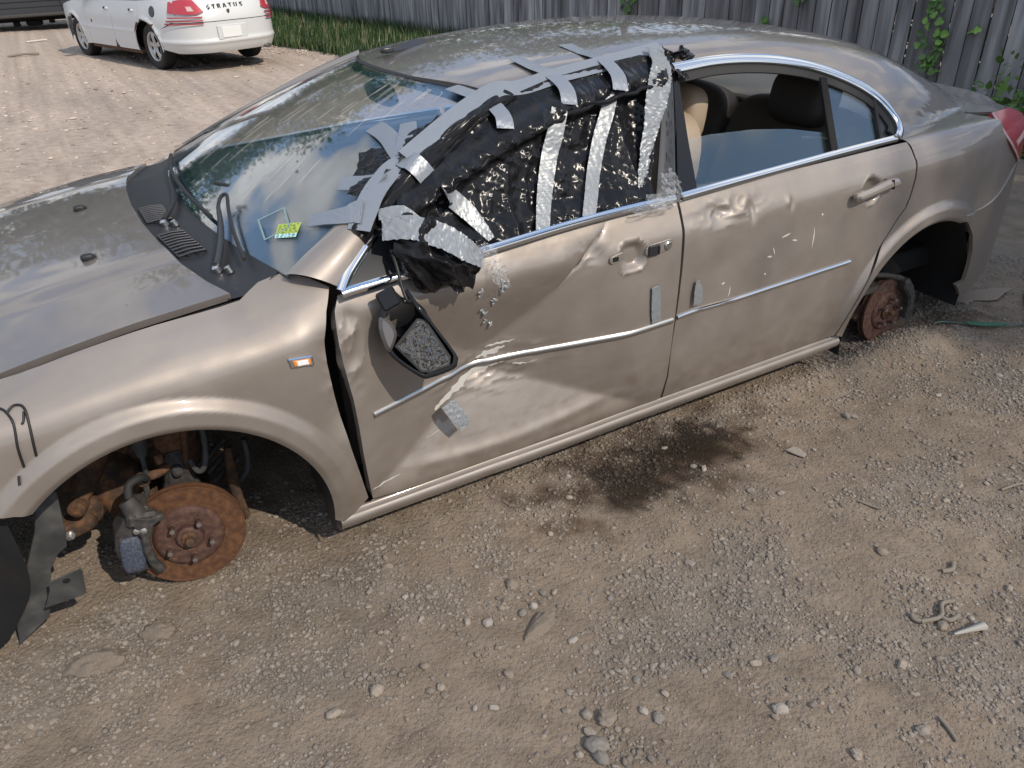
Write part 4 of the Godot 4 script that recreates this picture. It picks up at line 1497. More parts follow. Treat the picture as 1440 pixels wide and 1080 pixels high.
func brake(car: Node3D, called: String, ctr: Vector3, nor: Vector3, r: float, front: bool) -> void:
	var g := group3(called, car)
	var n := nor.normalized()
	var hat := 0.092 if front else 0.085
	var b := MB.new()
	# vented disc: two faces with a groove between, worn ridge at the rim
	b.lathe([Vector2(hat, -0.001), Vector2(r - 0.006, 0.0), Vector2(r - 0.005, 0.0015), Vector2(r - 0.001, 0.0015), Vector2(r, -0.001), Vector2(r, -0.009), Vector2(r - 0.012, -0.010), Vector2(r - 0.012, -0.018), Vector2(r, -0.019), Vector2(r, -0.027), Vector2(hat, -0.028)], ctr, n, 72)
	part(b, "disc", M.rust if front else M.rust_hub, g)
	b = MB.new()
	b.lathe([Vector2(hat, -0.002), Vector2(hat - 0.003, 0.004), Vector2(hat - 0.008, 0.008), Vector2(hat - 0.014, 0.010), Vector2(0.040, 0.0105), Vector2(0.036, 0.006), Vector2(0.034, 0.006), Vector2(0.033, 0.016), Vector2(0.028, 0.020), Vector2(0.021, 0.020), Vector2(0.020, 0.010), Vector2(0.0, 0.010)], ctr, n, 56)
	part(b, "hub", M.rust_hub, g)
	b = MB.new()
	b.lathe([Vector2(0.0205, 0.010), Vector2(0.0205, 0.022), Vector2(0.017, 0.025), Vector2(0.012, 0.025), Vector2(0.012, 0.042), Vector2(0.009, 0.046), Vector2(0.0, 0.046)], ctr, n, 20)
	part(b, "hub_nut", M.rust_dull, g)
	var s := n.cross(Vector3.UP).normalized()
	var u := s.cross(n)
	for k in 5:
		var a := deg_to_rad(90.0 + 72.0 * k + (36.0 if front else 10.0))
		var P := ctr + (s * cos(a) + u * sin(a)) * 0.057
		b = MB.new()
		b.lathe([Vector2(0.011, 0.010), Vector2(0.0105, 0.014), Vector2(0.0068, 0.015), Vector2(0.0068, 0.030), Vector2(0.006, 0.038), Vector2(0.0045, 0.042), Vector2(0.0, 0.042)], P, n, 12)
		part(b, "wheel_stud", M.rust_hub, g)
		b = MB.new()
		b.lathe([Vector2(0.0072, 0.036), Vector2(0.0066, 0.0425), Vector2(0.0, 0.043)], P, n, 10)
		part(b, "stud_tip", M.bolt, g)

func build_sedan_wheels(car: Node3D) -> void:
	var b: MB
	brake(car, "front_brake", Vector3(0.02, 0.180, 0.752), Vector3(-0.10, 0.10, 1.0), 0.148, true)
	brake(car, "rear_brake", Vector3(2.872, 0.108, 0.752), Vector3(0.04, 0.05, 1.0), 0.140, false)
	for q in [[0.02, 0.175], [2.87, 0.108]]:
		b = MB.new()
		b.lathe([Vector2(0.09, 0.0), Vector2(0.145, 0.0), Vector2(0.145, 0.024), Vector2(0.09, 0.026), Vector2(0.0, 0.03)], Vector3(q[0], q[1], -0.752), Vector3(0, 0, -1), 40)
		part(b, "brake_disc", M.rust, car)
	# front caliper and its bracket
	var cal := group3("brake_caliper", car)
	b = MB.new()
	b.extrude(pv([-0.122, 0.290, -0.085, 0.330, -0.052, 0.318, -0.050, 0.27, -0.078, 0.235, -0.090, 0.19, -0.092, 0.125, -0.130, 0.118, -0.152, 0.15, -0.158, 0.21, -0.146, 0.26]), Vector3(0, 0, 0.71), Vector3.RIGHT, Vector3.UP, -0.02, 0.060, 0.010)
	part(b, "housing", M.cast_iron, cal)
	b = MB.new()
	b.cushion(Vector3(-0.122, 0.192, 0.766), Vector3(0.058, 0.115, 0.030), Basis(Vector3(0, 0, 1), -0.12), 0.55, 14)
	part(b, "blue_face", M.caliper_blue, cal, "blotchy blue outer face of the caliper")
	b = MB.new()
	b.extrude(pv([-0.098, 0.275, -0.090, 0.318, -0.060, 0.300, -0.024, 0.296, -0.024, 0.282, -0.052, 0.270, -0.068, 0.235, -0.074, 0.195, -0.070, 0.15, -0.058, 0.12, -0.078, 0.112, -0.092, 0.15, -0.096, 0.20, -0.090, 0.245]), Vector3(0, 0, 0.762), Vector3.RIGHT, Vector3.UP, 0.0, 0.026, 0.005)
	b.tube([Vector3(-0.095, 0.345, 0.745), Vector3(-0.080, 0.300, 0.765)], [0.022, 0.027], 14)
	b.box(Vector3(-0.073, 0.296, 0.772), Vector3(0.075, 0.040, 0.03), Basis(Vector3(0, 0, 1), -0.2), 0.008)
	part(b, "bracket", M.cast_iron, cal)
	b = MB.new()
	for q in [Vector3(-0.094, 0.270, 0.782), Vector3(-0.078, 0.266, 0.784)]:
		b.lathe([Vector2(0.009, 0.0), Vector2(0.009, 0.006), Vector2(0.0, 0.008)], q, Vector3(0, 0.2, 1), 6)
	part(b, "bolt", M.bolt, cal)
	b = MB.new()
	b.tube(smooth3([Vector3(-0.088, 0.345, 0.742), Vector3(-0.080, 0.372, 0.725), Vector3(-0.055, 0.375, 0.71), Vector3(-0.042, 0.36, 0.69), Vector3(-0.038, 0.34, 0.67)], 4), 0.011, 10)
	part(b, "guide_sleeve", M.rubber, cal)
	# suspension strut and knuckle, rusty plates
	var st := group3("suspension_strut", car)
	b = MB.new()
	b.extrude(pv([0.012, 0.60, 0.085, 0.60, 0.083, 0.40, 0.070, 0.355, 0.060, 0.30, 0.045, 0.30, 0.048, 0.36, 0.030, 0.37, 0.022, 0.31, 0.012, 0.31, 0.006, 0.40]), Vector3(0, 0, 0.60), Vector3.RIGHT, Vector3.UP, 0.0, 0.022, 0.004)
	b.box(Vector3(0.075, 0.37, 0.60), Vector3(0.016, 0.20, 0.07), Basis(Vector3(0, 0, 1), -0.16), 0.004)
	b.tube([Vector3(0.045, 0.75, 0.52), Vector3(0.045, 0.42, 0.58)], 0.032, 16)
	part(b, "strut_plate", M.rust, st)
	b = MB.new()
	b.extrude(pv([0.022, 0.372, 0.060, 0.372, 0.078, 0.285, 0.098, 0.20, -0.03, 0.20, 0.002, 0.285]), Vector3(0, 0, 0.585), Vector3.RIGHT, Vector3.UP, 0.0, 0.055, 0.012)
	b.cushion(Vector3(0.040, 0.32, 0.645), Vector3(0.03, 0.04, 0.02), Basis(), 0.8, 8)
	part(b, "knuckle", M.cast_iron, st)
	b = MB.new()
	b.tube([Vector3(-0.024, 0.60, 0.64), Vector3(-0.028, 0.44, 0.655)], 0.021, 12)
	b.tube([Vector3(-0.028, 0.44, 0.655), Vector3(-0.030, 0.405, 0.658)], [0.021, 0.012], 12)
	b.tube([Vector3(-0.030, 0.41, 0.658), Vector3(-0.036, 0.33, 0.66)], 0.007, 8)
	part(b, "link_rod", M.dusty_plastic, st)
	b = MB.new()
	b.tube(smooth3([Vector3(-0.062, 0.335, 0.655), Vector3(-0.040, 0.342, 0.66), Vector3(-0.010, 0.338, 0.655), Vector3(0.022, 0.335, 0.63)], 3), 0.013, 10)
	b.lathe([Vector2(0.017, -0.014), Vector2(0.017, 0.014), Vector2(0.0, 0.016)], Vector3(-0.046, 0.34, 0.662), Vector3(0, 0, 1), 14)
	b.box(Vector3(0.005, 0.375, 0.64), Vector3(0.02, 0.03, 0.03), Basis(), 0.004)
	part(b, "arm", M.rust_dull, st)
	b = MB.new()
	b.tube(smooth3([Vector3(-0.046, 0.335, 0.66), Vector3(-0.046, 0.30, 0.665), Vector3(-0.060, 0.278, 0.67), Vector3(-0.085, 0.262, 0.675)], 4), 0.008, 8)
	b.tube(smooth3([Vector3(0.132, 0.60, 0.64), Vector3(0.130, 0.43, 0.655), Vector3(0.120, 0.353, 0.66), Vector3(0.104, 0.315, 0.665), Vector3(0.088, 0.312, 0.66), Vector3(0.078, 0.34, 0.64)], 4), 0.008, 8)
	b.tube(smooth3([Vector3(0.236, 0.30, 0.55), Vector3(0.236, 0.24, 0.55), Vector3(0.225, 0.19, 0.55), Vector3(0.20, 0.165, 0.55), Vector3(0.165, 0.155, 0.55)], 4), 0.009, 8)
	part(b, "brake_hose", M.dusty_plastic, st)
	b = MB.new()
	b.tube([Vector3(0.116, 0.208, 0.53), Vector3(0.195, 0.242, 0.50)], 0.010, 8)
	b.tube([Vector3(0.125, 0.180, 0.54), Vector3(0.225, 0.212, 0.50)], 0.012, 8)
	b.tube([Vector3(0.130, 0.240, 0.50), Vector3(0.19, 0.272, 0.48)], 0.008, 8)
	part(b, "steering_rod", M.cast_iron, st)
	b = MB.new()
	b.tube([Vector3(0.186, 0.30, 0.57), Vector3(0.182, 0.255, 0.57), Vector3(0.176, 0.20, 0.575), Vector3(0.178, 0.12, 0.58), Vector3(0.19, 0.05, 0.585)], [0.011, 0.012, 0.018, 0.015, 0.010], 12)
	part(b, "tie_rod", M.rust_dull, st)
	# lower arm and engine lumps in the front of the well
	b = MB.new()
	b.tube([Vector3(-0.215, 0.300, 0.64), Vector3(-0.165, 0.35, 0.56), Vector3(-0.115, 0.43, 0.50), Vector3(-0.08, 0.5, 0.46)], [0.020, 0.034, 0.050, 0.06], 14)
	b.lathe([Vector2(0.0, 0.020), Vector2(0.012, 0.02), Vector2(0.022, 0.016), Vector2(0.024, -0.02)], Vector3(-0.212, 0.305, 0.645), Vector3(-0.3, 0.1, 1), 18)
	part(b, "control_arm", M.rust_dull, car)
	b = MB.new()
	b.cushion(Vector3(-0.10, 0.23, 0.50), Vector3(0.16, 0.17, 0.15), Basis(Vector3(0, 0, 1), 0.4), 0.6, 14, 0.05)
	b.cushion(Vector3(-0.17, 0.29, 0.48), Vector3(0.20, 0.20, 0.16), Basis(Vector3(0, 0, 1), 0.9), 0.7, 14, 0.07)
	b.cushion(Vector3(-0.02, 0.33, 0.44), Vector3(0.30, 0.28, 0.14), Basis(), 0.6, 14, 0.05)
	b.tube([Vector3(-0.1, 0.17, 0.60), Vector3(0.06, 0.13, 0.60), Vector3(0.10, 0.11, 0.40)], 0.028, 10)
	part(b, "axle_housing", M.rust_dull, car)
	b = MB.new()
	b.cushion(Vector3(-0.235, 0.225, 0.60), Vector3(0.10, 0.055, 0.07), Basis(Vector3(0, 0, 1), 0.2), 0.6, 10, 0.06)
	b.cushion(Vector3(-0.19, 0.245, 0.58), Vector3(0.05, 0.08, 0.05), Basis(), 0.7, 10, 0.06)
	part(b, "mount", M.rust_dull, car)
	b = MB.new()
	b.lathe([Vector2(0.014, 0.0), Vector2(0.014, 0.01), Vector2(0.007, 0.01), Vector2(0.007, 0.02), Vector2(0.0, 0.021)], Vector3(-0.255, 0.222, 0.635), Vector3(0, 0.3, 1), 6)
	part(b, "mount_bolt", M.bolt, car)
	# black liners: rear half of the front well, all of the rear one
	for w in [[0.0, 0.2, -14.0, 100.0, 0.56], [2.852, 0.15, -12.0, 192.0, 0.52]]:
		for s in [1.0, -1.0]:
			b = MB.new()
			var prev := []
			var a1: float = w[3] if s > 0 else 192.0
			for k in 29:
				var a := deg_to_rad(lerpf(w[2], a1, k / 28.0))
				var r := 0.400 - 0.004 * sin(k * 1.3)
				var row := []
				for z in [0.872, 0.80, 0.68, w[4]]:
					var rr: float = r + (0.018 if z < 0.7 else 0.0)
					var dz: float = taper(w[0] + rr * cos(a)) 
					row.append(b.v(Vector3(w[0] + rr * cos(a), w[1] + rr * sin(a), (z - dz) * s), Vector3(-cos(a), -sin(a), 0), Vector2(k, z)))
				if k > 0:
					for j in 3:
						b.q(prev[j], prev[j + 1], row[j + 1], row[j])
				prev = row
			part(b, "wheel_liner", M.dark if w[0] > 1.0 else M.black_plastic, car)
	b = MB.new()
	for s in [1.0, -1.0]:
		b.box(Vector3(2.86, 0.36, 0.50 * s), Vector3(0.9, 0.50, 0.03), Basis(), 0.01)
	b.tube([Vector3(2.87, 0.13, -0.70), Vector3(2.87, 0.13, 0.70)], 0.035, 12)
	b.box(Vector3(2.72, 0.17, 0.66), Vector3(0.06, 0.10, 0.10), Basis(), 0.015)
	part(b, "rear_axle", M.dark, car)
	# rear caliper: pale alloy frame at the back of the disc
	b = MB.new()
	b.extrude(pv([2.93, 0.235, 2.955, 0.245, 2.995, 0.205, 3.02, 0.16, 3.03, 0.10, 3.012, 0.055, 2.99, 0.05, 2.995, 0.10, 2.985, 0.14, 2.96, 0.175, 2.935, 0.20]), Vector3(0, 0, 0.735), Vector3.RIGHT, Vector3.UP, 0.0, 0.05, 0.008)
	b.tube([Vector3(2.80, 0.27, 0.70), Vector3(2.86, 0.265, 0.73), Vector3(2.93, 0.245, 0.75), Vector3(2.98, 0.21, 0.755)], 0.013, 10)
	b.cushion(Vector3(2.752, 0.225, 0.705), Vector3(0.06, 0.055, 0.05), Basis(), 0.6, 10)
	part(b, "rear_caliper", M.cast_iron, car)
	# torn black plastic guard hanging at the open front of the fender
	b = MB.new()
	var gp := func(u: float, v: float) -> Vector3:
		var P := Vector3(-0.31, 0.46, 0.845).lerp(Vector3(-0.53, 0.02, 0.80), v) + Vector3(0.10 * sin(v * 2.4), 0, 0)
		return P + Vector3(-0.02 - 0.20 * u, 0.02 * u, -0.12 * u * u) + Vector3(0, 0, 0.02 * sin(u * 4.0 + v * 6.0))
	panel(b, pv([0, 0, 1, 0, 1, 1, 0.25, 1.0, 0.05, 0.85, 0, 0.6]), 0.05, gp, Vector3(-0.2, 0.1, 1), 0.003, 0.0, 0.004)
	part(b, "splash_guard", M.gloss_black, car)
	b = MB.new()
	b.extrude(pv([-0.262, 0.47, -0.225, 0.452, -0.240, 0.33, -0.250, 0.29, -0.275, 0.275, -0.30, 0.24, -0.345, 0.10, -0.43, 0.045, -0.415, 0.12, -0.35, 0.26, -0.30, 0.36]), Vector3(0, 0, 0.775), Vector3.RIGHT, Vector3.UP, 0.0, 0.006, 0.002)
	b.extrude(pv([-0.302, 0.268, -0.232, 0.276, -0.228, 0.268, -0.243, 0.180, -0.255, 0.176, -0.335, 0.182, -0.31, 0.235]), Vector3(0, 0, 0.782), Vector3(1, 0.03, 0), Vector3(0, 1, 0.25), 0.0, 0.005, 0.002)
	var brk := part(b, "liner_bracket", M.dusty_plastic, car, "torn grey liner bracket with one hole at the open nose")
	b = MB.new()
	b.lathe([Vector2(0.008, 0.0), Vector2(0.008, 0.003), Vector2(0.0, 0.004)], Vector3(-0.268, 0.245, 0.789 + 0.061), Vector3(0, -0.25, 1), 12)
	part(b, "hole", M.dark, brk)

func build_sedan_inside(car: Node3D) -> void:
	var b := MB.new()
	b.box(Vector3(1.7, 0.22, 0), Vector3(2.3, 0.03, 1.5), Basis(), 0.01)
	part(b, "carpet", M.carpet, car)
	b = MB.new()
	for s in [1.0, -1.0]:
		b.box(Vector3(1.55, 0.53, 0.745 * s), Vector3(2.1, 0.62, 0.03), Basis(), 0.01)
	part(b, "door_lining", M.seat_brown, car)
	b = MB.new()
	b.cushion(Vector3(0.62, 0.76, 0), Vector3(0.62, 0.22, 1.44), Basis(), 0.35, 14)
	b.cushion(Vector3(0.80, 0.80, 0.36), Vector3(0.22, 0.14, 0.42), Basis(), 0.5, 12)
	part(b, "dashboard", M.dash_grey, car)
	b = MB.new()
	var rim := []
	for k in 29:
		var a := TAU * k / 28.0
		rim.append(Vector3(0.98, 0.82, 0.36) + Vector3(-0.16, 0.98, 0).normalized() * 0.0 + Vector3(0.42, 0.9, 0).normalized() * (sin(a) * 0.185) + Vector3(0, 0, 1) * (cos(a) * 0.185))
	b.tube(rim, 0.015, 8, false)
	b.cushion(Vector3(0.97, 0.81, 0.36), Vector3(0.05, 0.12, 0.16), Basis(Vector3(0, 0, 1), -0.4), 0.6, 10)
	part(b, "steering_wheel", M.trim_black, car)
	for s in [1.0, -1.0]:
		var seat := group3("front_seat", car)
		b = MB.new()
		b.cushion(Vector3(1.50, 0.43, 0.36 * s), Vector3(0.52, 0.18, 0.50), Basis(), 0.4, 14)
		part(b, "seat_base", M.leather_tan, seat)
		b = MB.new()
		b.cushion(Vector3(1.80, 0.70, 0.36 * s), Vector3(0.15, 0.66, 0.50), Basis(Vector3(0, 0, 1), -0.22), 0.45, 16)
		part(b, "backrest", M.leather_tan, seat)
		b = MB.new()
		b.cushion(Vector3(1.955, 0.985, 0.37 * s), Vector3(0.11, 0.20, 0.27), Basis(Vector3(0, 0, 1), -0.15), 0.55, 14)
		part(b, "headrest", M.leather_tan, seat)
	var bench := group3("rear_seat", car)
	b = MB.new()
	b.cushion(Vector3(2.32, 0.46, 0), Vector3(0.52, 0.20, 1.36), Basis(), 0.4, 16)
	part(b, "seat_base", M.seat_brown, bench)
	for z in [0.36, -0.36]:
		b = MB.new()
		b.cushion(Vector3(2.58, 0.70, z), Vector3(0.20, 0.50, 0.68), Basis(Vector3(0, 0, 1), -0.38), 0.45, 18)
		part(b, "backrest", M.seat_brown, bench)
		b = MB.new()
		b.cushion(Vector3(2.56, 0.965, z + (0.06 if z > 0 else -0.05)), Vector3(0.15, 0.20, 0.28), Basis(Vector3(0, 0, 1), -0.2), 0.55, 16)
		part(b, "headrest", M.leather_dark, bench)
	b = MB.new()
	b.box(Vector3(2.96, 0.885, 0), Vector3(0.52, 0.03, 1.24), Basis(), 0.01)
	part(b, "parcel_shelf", M.headliner, car)
	# seat belt on the near side pillar
	b = MB.new()
	b.tube(smooth3([Vector3(2.24, 0.915, 0.70), Vector3(2.30, 0.905, 0.705), Vector3(2.36, 0.895, 0.71), Vector3(2.40, 0.87, 0.712)], 4), 0.011, 8, true, 0.5)
	b.box(Vector3(2.395, 0.895, 0.715), Vector3(0.05, 0.03, 0.012), Basis(Vector3(0, 0, 1), -0.4), 0.004)
	part(b, "seat_belt", M.rubber, car)
	b = MB.new()
	b.cushion(Vector3(0.98, 1.115, 0.02), Vector3(0.05, 0.07, 0.22), Basis(Vector3(0, 0, 1), 0.3), 0.5, 12)
	part(b, "inside_mirror", M.trim_black, car)

# ---------------------------------------------------------------- sheet plastic, duct tape, the hanging mirror
func sheet_z(x: float, y: float) -> float:
	# where the black plastic lies: over the frame near the top, sagging into the window opening lower down
	var topy := lerp_tab(x, [0.64, 0.80, 0.95, 1.10, 1.30, 1.50, 1.66], [0.945, 1.005, 1.055, 1.10, 1.145, 1.17, 1.185])
	var dpt := topy - y
	var z := window_z(y) + 0.014
	z += 0.018 * smoothstep(0.055, 0.02, dpt) * smoothstep(-0.015, 0.01, dpt) - 0.012 * smoothstep(0.0, -0.02, dpt)
	z -= 0.040 * smoothstep(0.035, 0.075, dpt) * smoothstep(0.85, 0.90, y)
	z -= 0.030 * exp(-pow((x - 1.15) / 0.22, 2)) * smoothstep(0.06, 0.16, dpt)
	z -= 0.03 * smoothstep(0.885, 0.845, y) * smoothstep(0.80, 0.90, x)
	# pleats that run down from the folded hem, and slack pockets
	var amp := smoothstep(0.0, 0.05, dpt + 0.04)
	var ux := x - 0.35 * (y - 0.9)
	z += amp * 0.022 * nz.get_noise_2d(ux * 1.6, y * 1.0)
	z += amp * 0.019 * nr.get_noise_2d(ux * 9.0 + 3.0, y * 3.0)
	z += amp * 0.010 * nr.get_noise_2d(ux * 13.0 + y * 16.0, y * 15.0)
	z += 0.0018 * nr.get_noise_2d(x * 40.0 + y * 20.0, y * 38.0)
	return z

func on_sheet(x: float, y: float, off := 0.004) -> Vector3:
	return Vector3(x, y, sheet_z(x, y) + off)

func over_sheet(x: float, y: float, off := 0.014) -> Vector3:
	var s := 0.0
	for k in 5:
		s += sheet_z(x + 0.012 * (k - 2), y + 0.03 * (k - 2)) + 0.5 * maxf(sheet_z(x, y + 0.02 * (k - 2)), sheet_z(x, y))
	return Vector3(x, y, s / 7.5 + off)

func tape_piece(called: String, pts: Array, nor: Vector3, width, label: String, m := "tape", wav := 0.0016, sub := 10) -> Node3D:
	var b := MB.new()
	var sm := smooth3(pts, sub) if pts.size() > 2 else []
	if pts.size() == 2:
		for k in sub + 1:
			sm.append(pts[0].lerp(pts[1], float(k) / sub))
	var ww = width
	if width is Array:
		ww = []
		for k in sm.size():
			var t: float = float(k) / (sm.size() - 1) * (width.size() - 1)
			var i := mini(int(t), width.size() - 2)
			ww.append(lerpf(width[i], width[i + 1], t - i))
	strip(b, sm, dup_normal(nor, sm.size()), ww, 0.0009, 8, wav, pts[0].x * 3.0 + pts[0].y)
	var o := part(b, called, M[m], self)
	tag(o, label, "tape", "strips of silver tape on the car")
	return o

func build_wrapping() -> void:
	var b: MB
	var side := Vector3(0, 0.6, 0.8)
	# ---- black plastic over the front window
	var sheet := thing("plastic_sheet", "crumpled black plastic sheet taped over the missing front door window", "plastic sheet")
	b = MB.new()
	var fn := func(x: float, y: float) -> Vector3: return on_sheet(x, y, 0.0)
	panel(b, pv([0.655, 0.915, 0.735, 1.0, 0.80, 1.045, 0.95, 1.105, 1.10, 1.155, 1.30, 1.193, 1.50, 1.212, 1.64, 1.222, 1.72, 1.21, 1.66, 1.12, 1.60, 1.02, 1.54, 0.93, 1.50, 0.865, 1.38, 0.845, 1.19, 0.838, 0.95, 0.828, 0.80, 0.815, 0.74, 0.84, 0.69, 0.87]), 0.0065, fn, side, 0.0, 0.0, 0.002)
	part(b, "window_cover", M.sheet_plastic, sheet)
	# the part pulled over the windscreen edge
	b = MB.new()
	var wfn := func(u: float, v: float) -> Vector3:
		var P := shield(u, v)
		return P + Vector3(-0.5, 0.86, 0) * (0.006 + 0.010 * absf(nr.get_noise_2d(u * 14.0, v * 14.0)) + 0.012 * smoothstep(0.9, 1.0, u)) + (Vector3(0.0, 0.01, 0.05) * maxf(u - 1.0, 0.0) * 8.0)
	panel(b, pv([0.80, 0.52, 0.83, 0.56, 0.90, 0.62, 0.92, 0.75, 0.97, 0.86, 1.02, 0.90, 1.02, 0.34, 0.95, 0.34, 0.93, 0.40, 0.88, 0.42, 0.86, 0.46]), 0.014, wfn, Vector3(-0.4, 0.8, 0.3), 0.0, 0.0, 0.004)
	part(b, "windshield_flap", M.sheet_plastic, sheet)
	b = MB.new()
	var pf := func(t: float, w: float) -> Vector3:
		return pillar_pt(t, w, 0.003 + (0.010 * absf(nr.get_noise_2d(t * 5.0, w * 1.6)) + 0.006 * nf.get_noise_2d(t * 7.0, w * 2.0)) * smoothstep(0.25, 0.6, w) * smoothstep(0.98, 0.85, t))
	panel(b, pv([0.26, 0.55, 0.32, -0.1, 1.0, -0.1, 1.0, 1.12, 0.60, 1.15, 0.40, 1.2, 0.28, 1.1]), 0.02, pf, Vector3(-0.3, 0.7, 0.6), 0.0, 0.0, 0.004)
	part(b, "pillar_cover", M.sheet_plastic, sheet)
	# roll of plastic along the hem, and the torn end behind the pillar
	b = MB.new()
	var hem := []
	for k in 34:
		var x := lerpf(0.80, 1.66, k / 33.0)
		var ty := lerp_tab(x, [0.64, 0.80, 0.95, 1.10, 1.30, 1.50, 1.66], [0.945, 1.005, 1.055, 1.10, 1.145, 1.17, 1.185])
		hem.append(Vector3(x, ty - 0.040 + 0.004 * sin(k * 1.7), window_z(ty - 0.045) + 0.026 + 0.005 * sin(k * 2.9)))
	var hr := []
	for k in 34:
		hr.append(0.009 + 0.005 * nf.get_noise_1d(k * 0.7))
	b.tube(hem, hr, 10, true, 0.8)
	part(b, "folded_hem", M.sheet_plastic, sheet)
	b = MB.new()
	var tf := func(u: float, v: float) -> Vector3:
		return Vector3(1.735 + u * 0.13, 1.190 + 0.020 * u + (v - 0.5) * (0.10 - 0.055 * u), 0.585 - 0.05 * u + 0.02 * sin(u * 7.0 + v * 5.0) + 0.016 * nr.get_noise_2d(u * 4.0, v * 5.0) - (v - 0.5) * 0.06)
	panel(b, pv([0, 0.1, 0.35, -0.1, 0.8, 0.3, 1.0, 0.85, 0.7, 0.95, 0.3, 0.75, 0, 1.0]), 0.06, tf, side, 0.0, 0.0, 0.01)
	part(b, "torn_end", M.sheet_plastic, sheet)
	# bunched bag over the stump of the mirror
	b = MB.new()
	var bunch := func(a: float, h: float) -> Vector3:
		var ax := Vector3(0.655, 0.905, 0.825).lerp(Vector3(0.85, 0.815, 0.905), h)
		var r := 0.030 + 0.045 * sin(clampf(h * 1.05, 0, 1) * PI * 0.85 + 0.25)
		r *= 1.0 + 0.50 * nr.get_noise_2d(cos(a) * 1.0 + h * 1.5, h * 2.0 + sin(a) * 1.0) + 0.10 * nr.get_noise_2d(cos(a) * 2.0 + 4.0, h * 5.0 + sin(a) * 2.0)
		return ax + Vector3(0.30, 0.85, 0.1).normalized() * cos(a) * r + Vector3(-0.1, -0.1, 1.0).normalized() * sin(a) * r * 0.9
	panel(b, pv([0, 0, TAU, 0, TAU, 1.0, 0, 1.0]), 0.035, bunch, Vector3.ZERO, 0.0, 0.0, 0.01)
	fix_outward(b, Vector3(0.75, 0.86, 0.86))
	part(b, "bunched_bag", M.sheet_plastic, sheet)
	b = MB.new()
	var tri_f := func(u: float, v: float) -> Vector3:
		return Vector3(0.800 + 0.075 * u - 0.02 * v, 0.895 - 0.125 * v, 0.895 + 0.045 * v * (1.0 - absf(u)) + 0.018 * nr.get_noise_2d(u * 2.5, v * 2.0))
	panel(b, pv([-0.7, 0.0, 0.9, 0.05, 0.75, 1.0, 0.15, 1.02, -0.5, 0.6]), 0.05, tri_f, side, 0.0, 0.0, 0.01)
	part(b, "bag_corner", M.sheet_plastic, sheet)
	# ---- tape
	var rn := Vector3(-0.05, 0.80, 0.60)
	tape_piece("tape_strip", [pillar_pt(0.56, 0.12, 0.016), pillar_pt(0.66, 0.20, 0.016), pillar_pt(0.78, 0.22, 0.016), pillar_pt(0.88, 0.25, 0.014), pillar_pt(0.985, 0.38, 0.010), Vector3(1.20, 1.180, 0.577), Vector3(1.34, 1.198, 0.568), Vector3(1.50, 1.210, 0.553), Vector3(1.64, 1.220, 0.536), Vector3(1.76, 1.227, 0.515)], rn, [0.052, 0.056, 0.056, 0.054, 0.056, 0.058, 0.06], "long silver tape strip running along the roof edge over the black plastic", "tape", 0.0008)
	tape_piece("tape_strip", [Vector3(0.875, 1.112, 0.500), Vector3(0.840, 1.092, 0.570), pillar_pt(0.555, -0.02, 0.018), pillar_pt(0.48, 0.10, 0.016), pillar_pt(0.40, 0.30, 0.014), pillar_pt(0.335, 0.55, 0.012), pillar_pt(0.28, 0.75, 0.014)], Vector3(-0.40, 0.74, 0.52), [0.045, 0.056, 0.060, 0.062, 0.062, 0.066, 0.060], "silver tape strip down the windshield pillar from the crossed strips to the mirror stump", "tape", 0.0008)
	tape_piece("tape_strip", [Vector3(0.800, 1.099, 0.425), Vector3(0.803, 1.087, 0.52), pillar_pt(0.555, 0.0, 0.021), pillar_pt(0.56, 0.5, 0.016), pillar_pt(0.565, 0.95, 0.02), pillar_pt(0.57, 1.15, 0.02) + Vector3(0.01, -0.025, 0.0)], Vector3(-0.30, 0.80, 0.5), 0.056, "silver tape strip crossing the pillar from the windshield down to the hem", "tape", 0.0008)
	tape_piece("tape_strip", [Vector3(0.628, 1.004, 0.590), Vector3(0.660, 1.010, 0.640), pillar_pt(0.43, 0.0, 0.018), pillar_pt(0.44, 0.2, 0.018)], Vector3(-0.5, 0.80, 0.3), 0.046, "short silver tape tab stuck on the windshield, the upper of two beside the pillar", "tape", 0.0012)
	tape_piece("tape_strip", [Vector3(0.512, 0.944, 0.665), Vector3(0.545, 0.956, 0.705), pillar_pt(0.27, 0.12, 0.012), pillar_pt(0.305, 0.32, 0.012), pillar_pt(0.33, 0.5, 0.016)], Vector3(-0.5, 0.76, 0.40), [0.034, 0.04, 0.05, 0.066, 0.07], "silver tape tab that runs furthest down the windshield edge above the fender", "tape", 0.0012)
	for q in [[Vector3(1.050, 1.178, 0.430), Vector3(1.062, 1.172, 0.50), Vector3(1.080, 1.160, 0.595), Vector3(1.090, 1.130, 0.660), Vector3(1.082, 1.100, 0.690)], [Vector3(1.300, 1.228, 0.370), Vector3(1.303, 1.214, 0.47), Vector3(1.312, 1.203, 0.55), Vector3(1.320, 1.172, 0.625), Vector3(1.308, 1.132, 0.665)], [Vector3(1.510, 1.244, 0.330), Vector3(1.51, 1.231, 0.43), Vector3(1.513, 1.222, 0.53), Vector3(1.510, 1.188, 0.615), Vector3(1.496, 1.148, 0.655)]]:
		var lb: String = "silver tape cross strip at the windshield corner folded over the roof edge" if q[0].x < 1.1 else ("silver tape cross strip on the roof above the wider vertical strip" if q[0].x < 1.4 else "silver tape cross strip on the roof nearest to the rear door")
		tape_piece("tape_strip", q, Vector3(0, 0.78, 0.62), 0.05, lb, "tape", 0.0010)
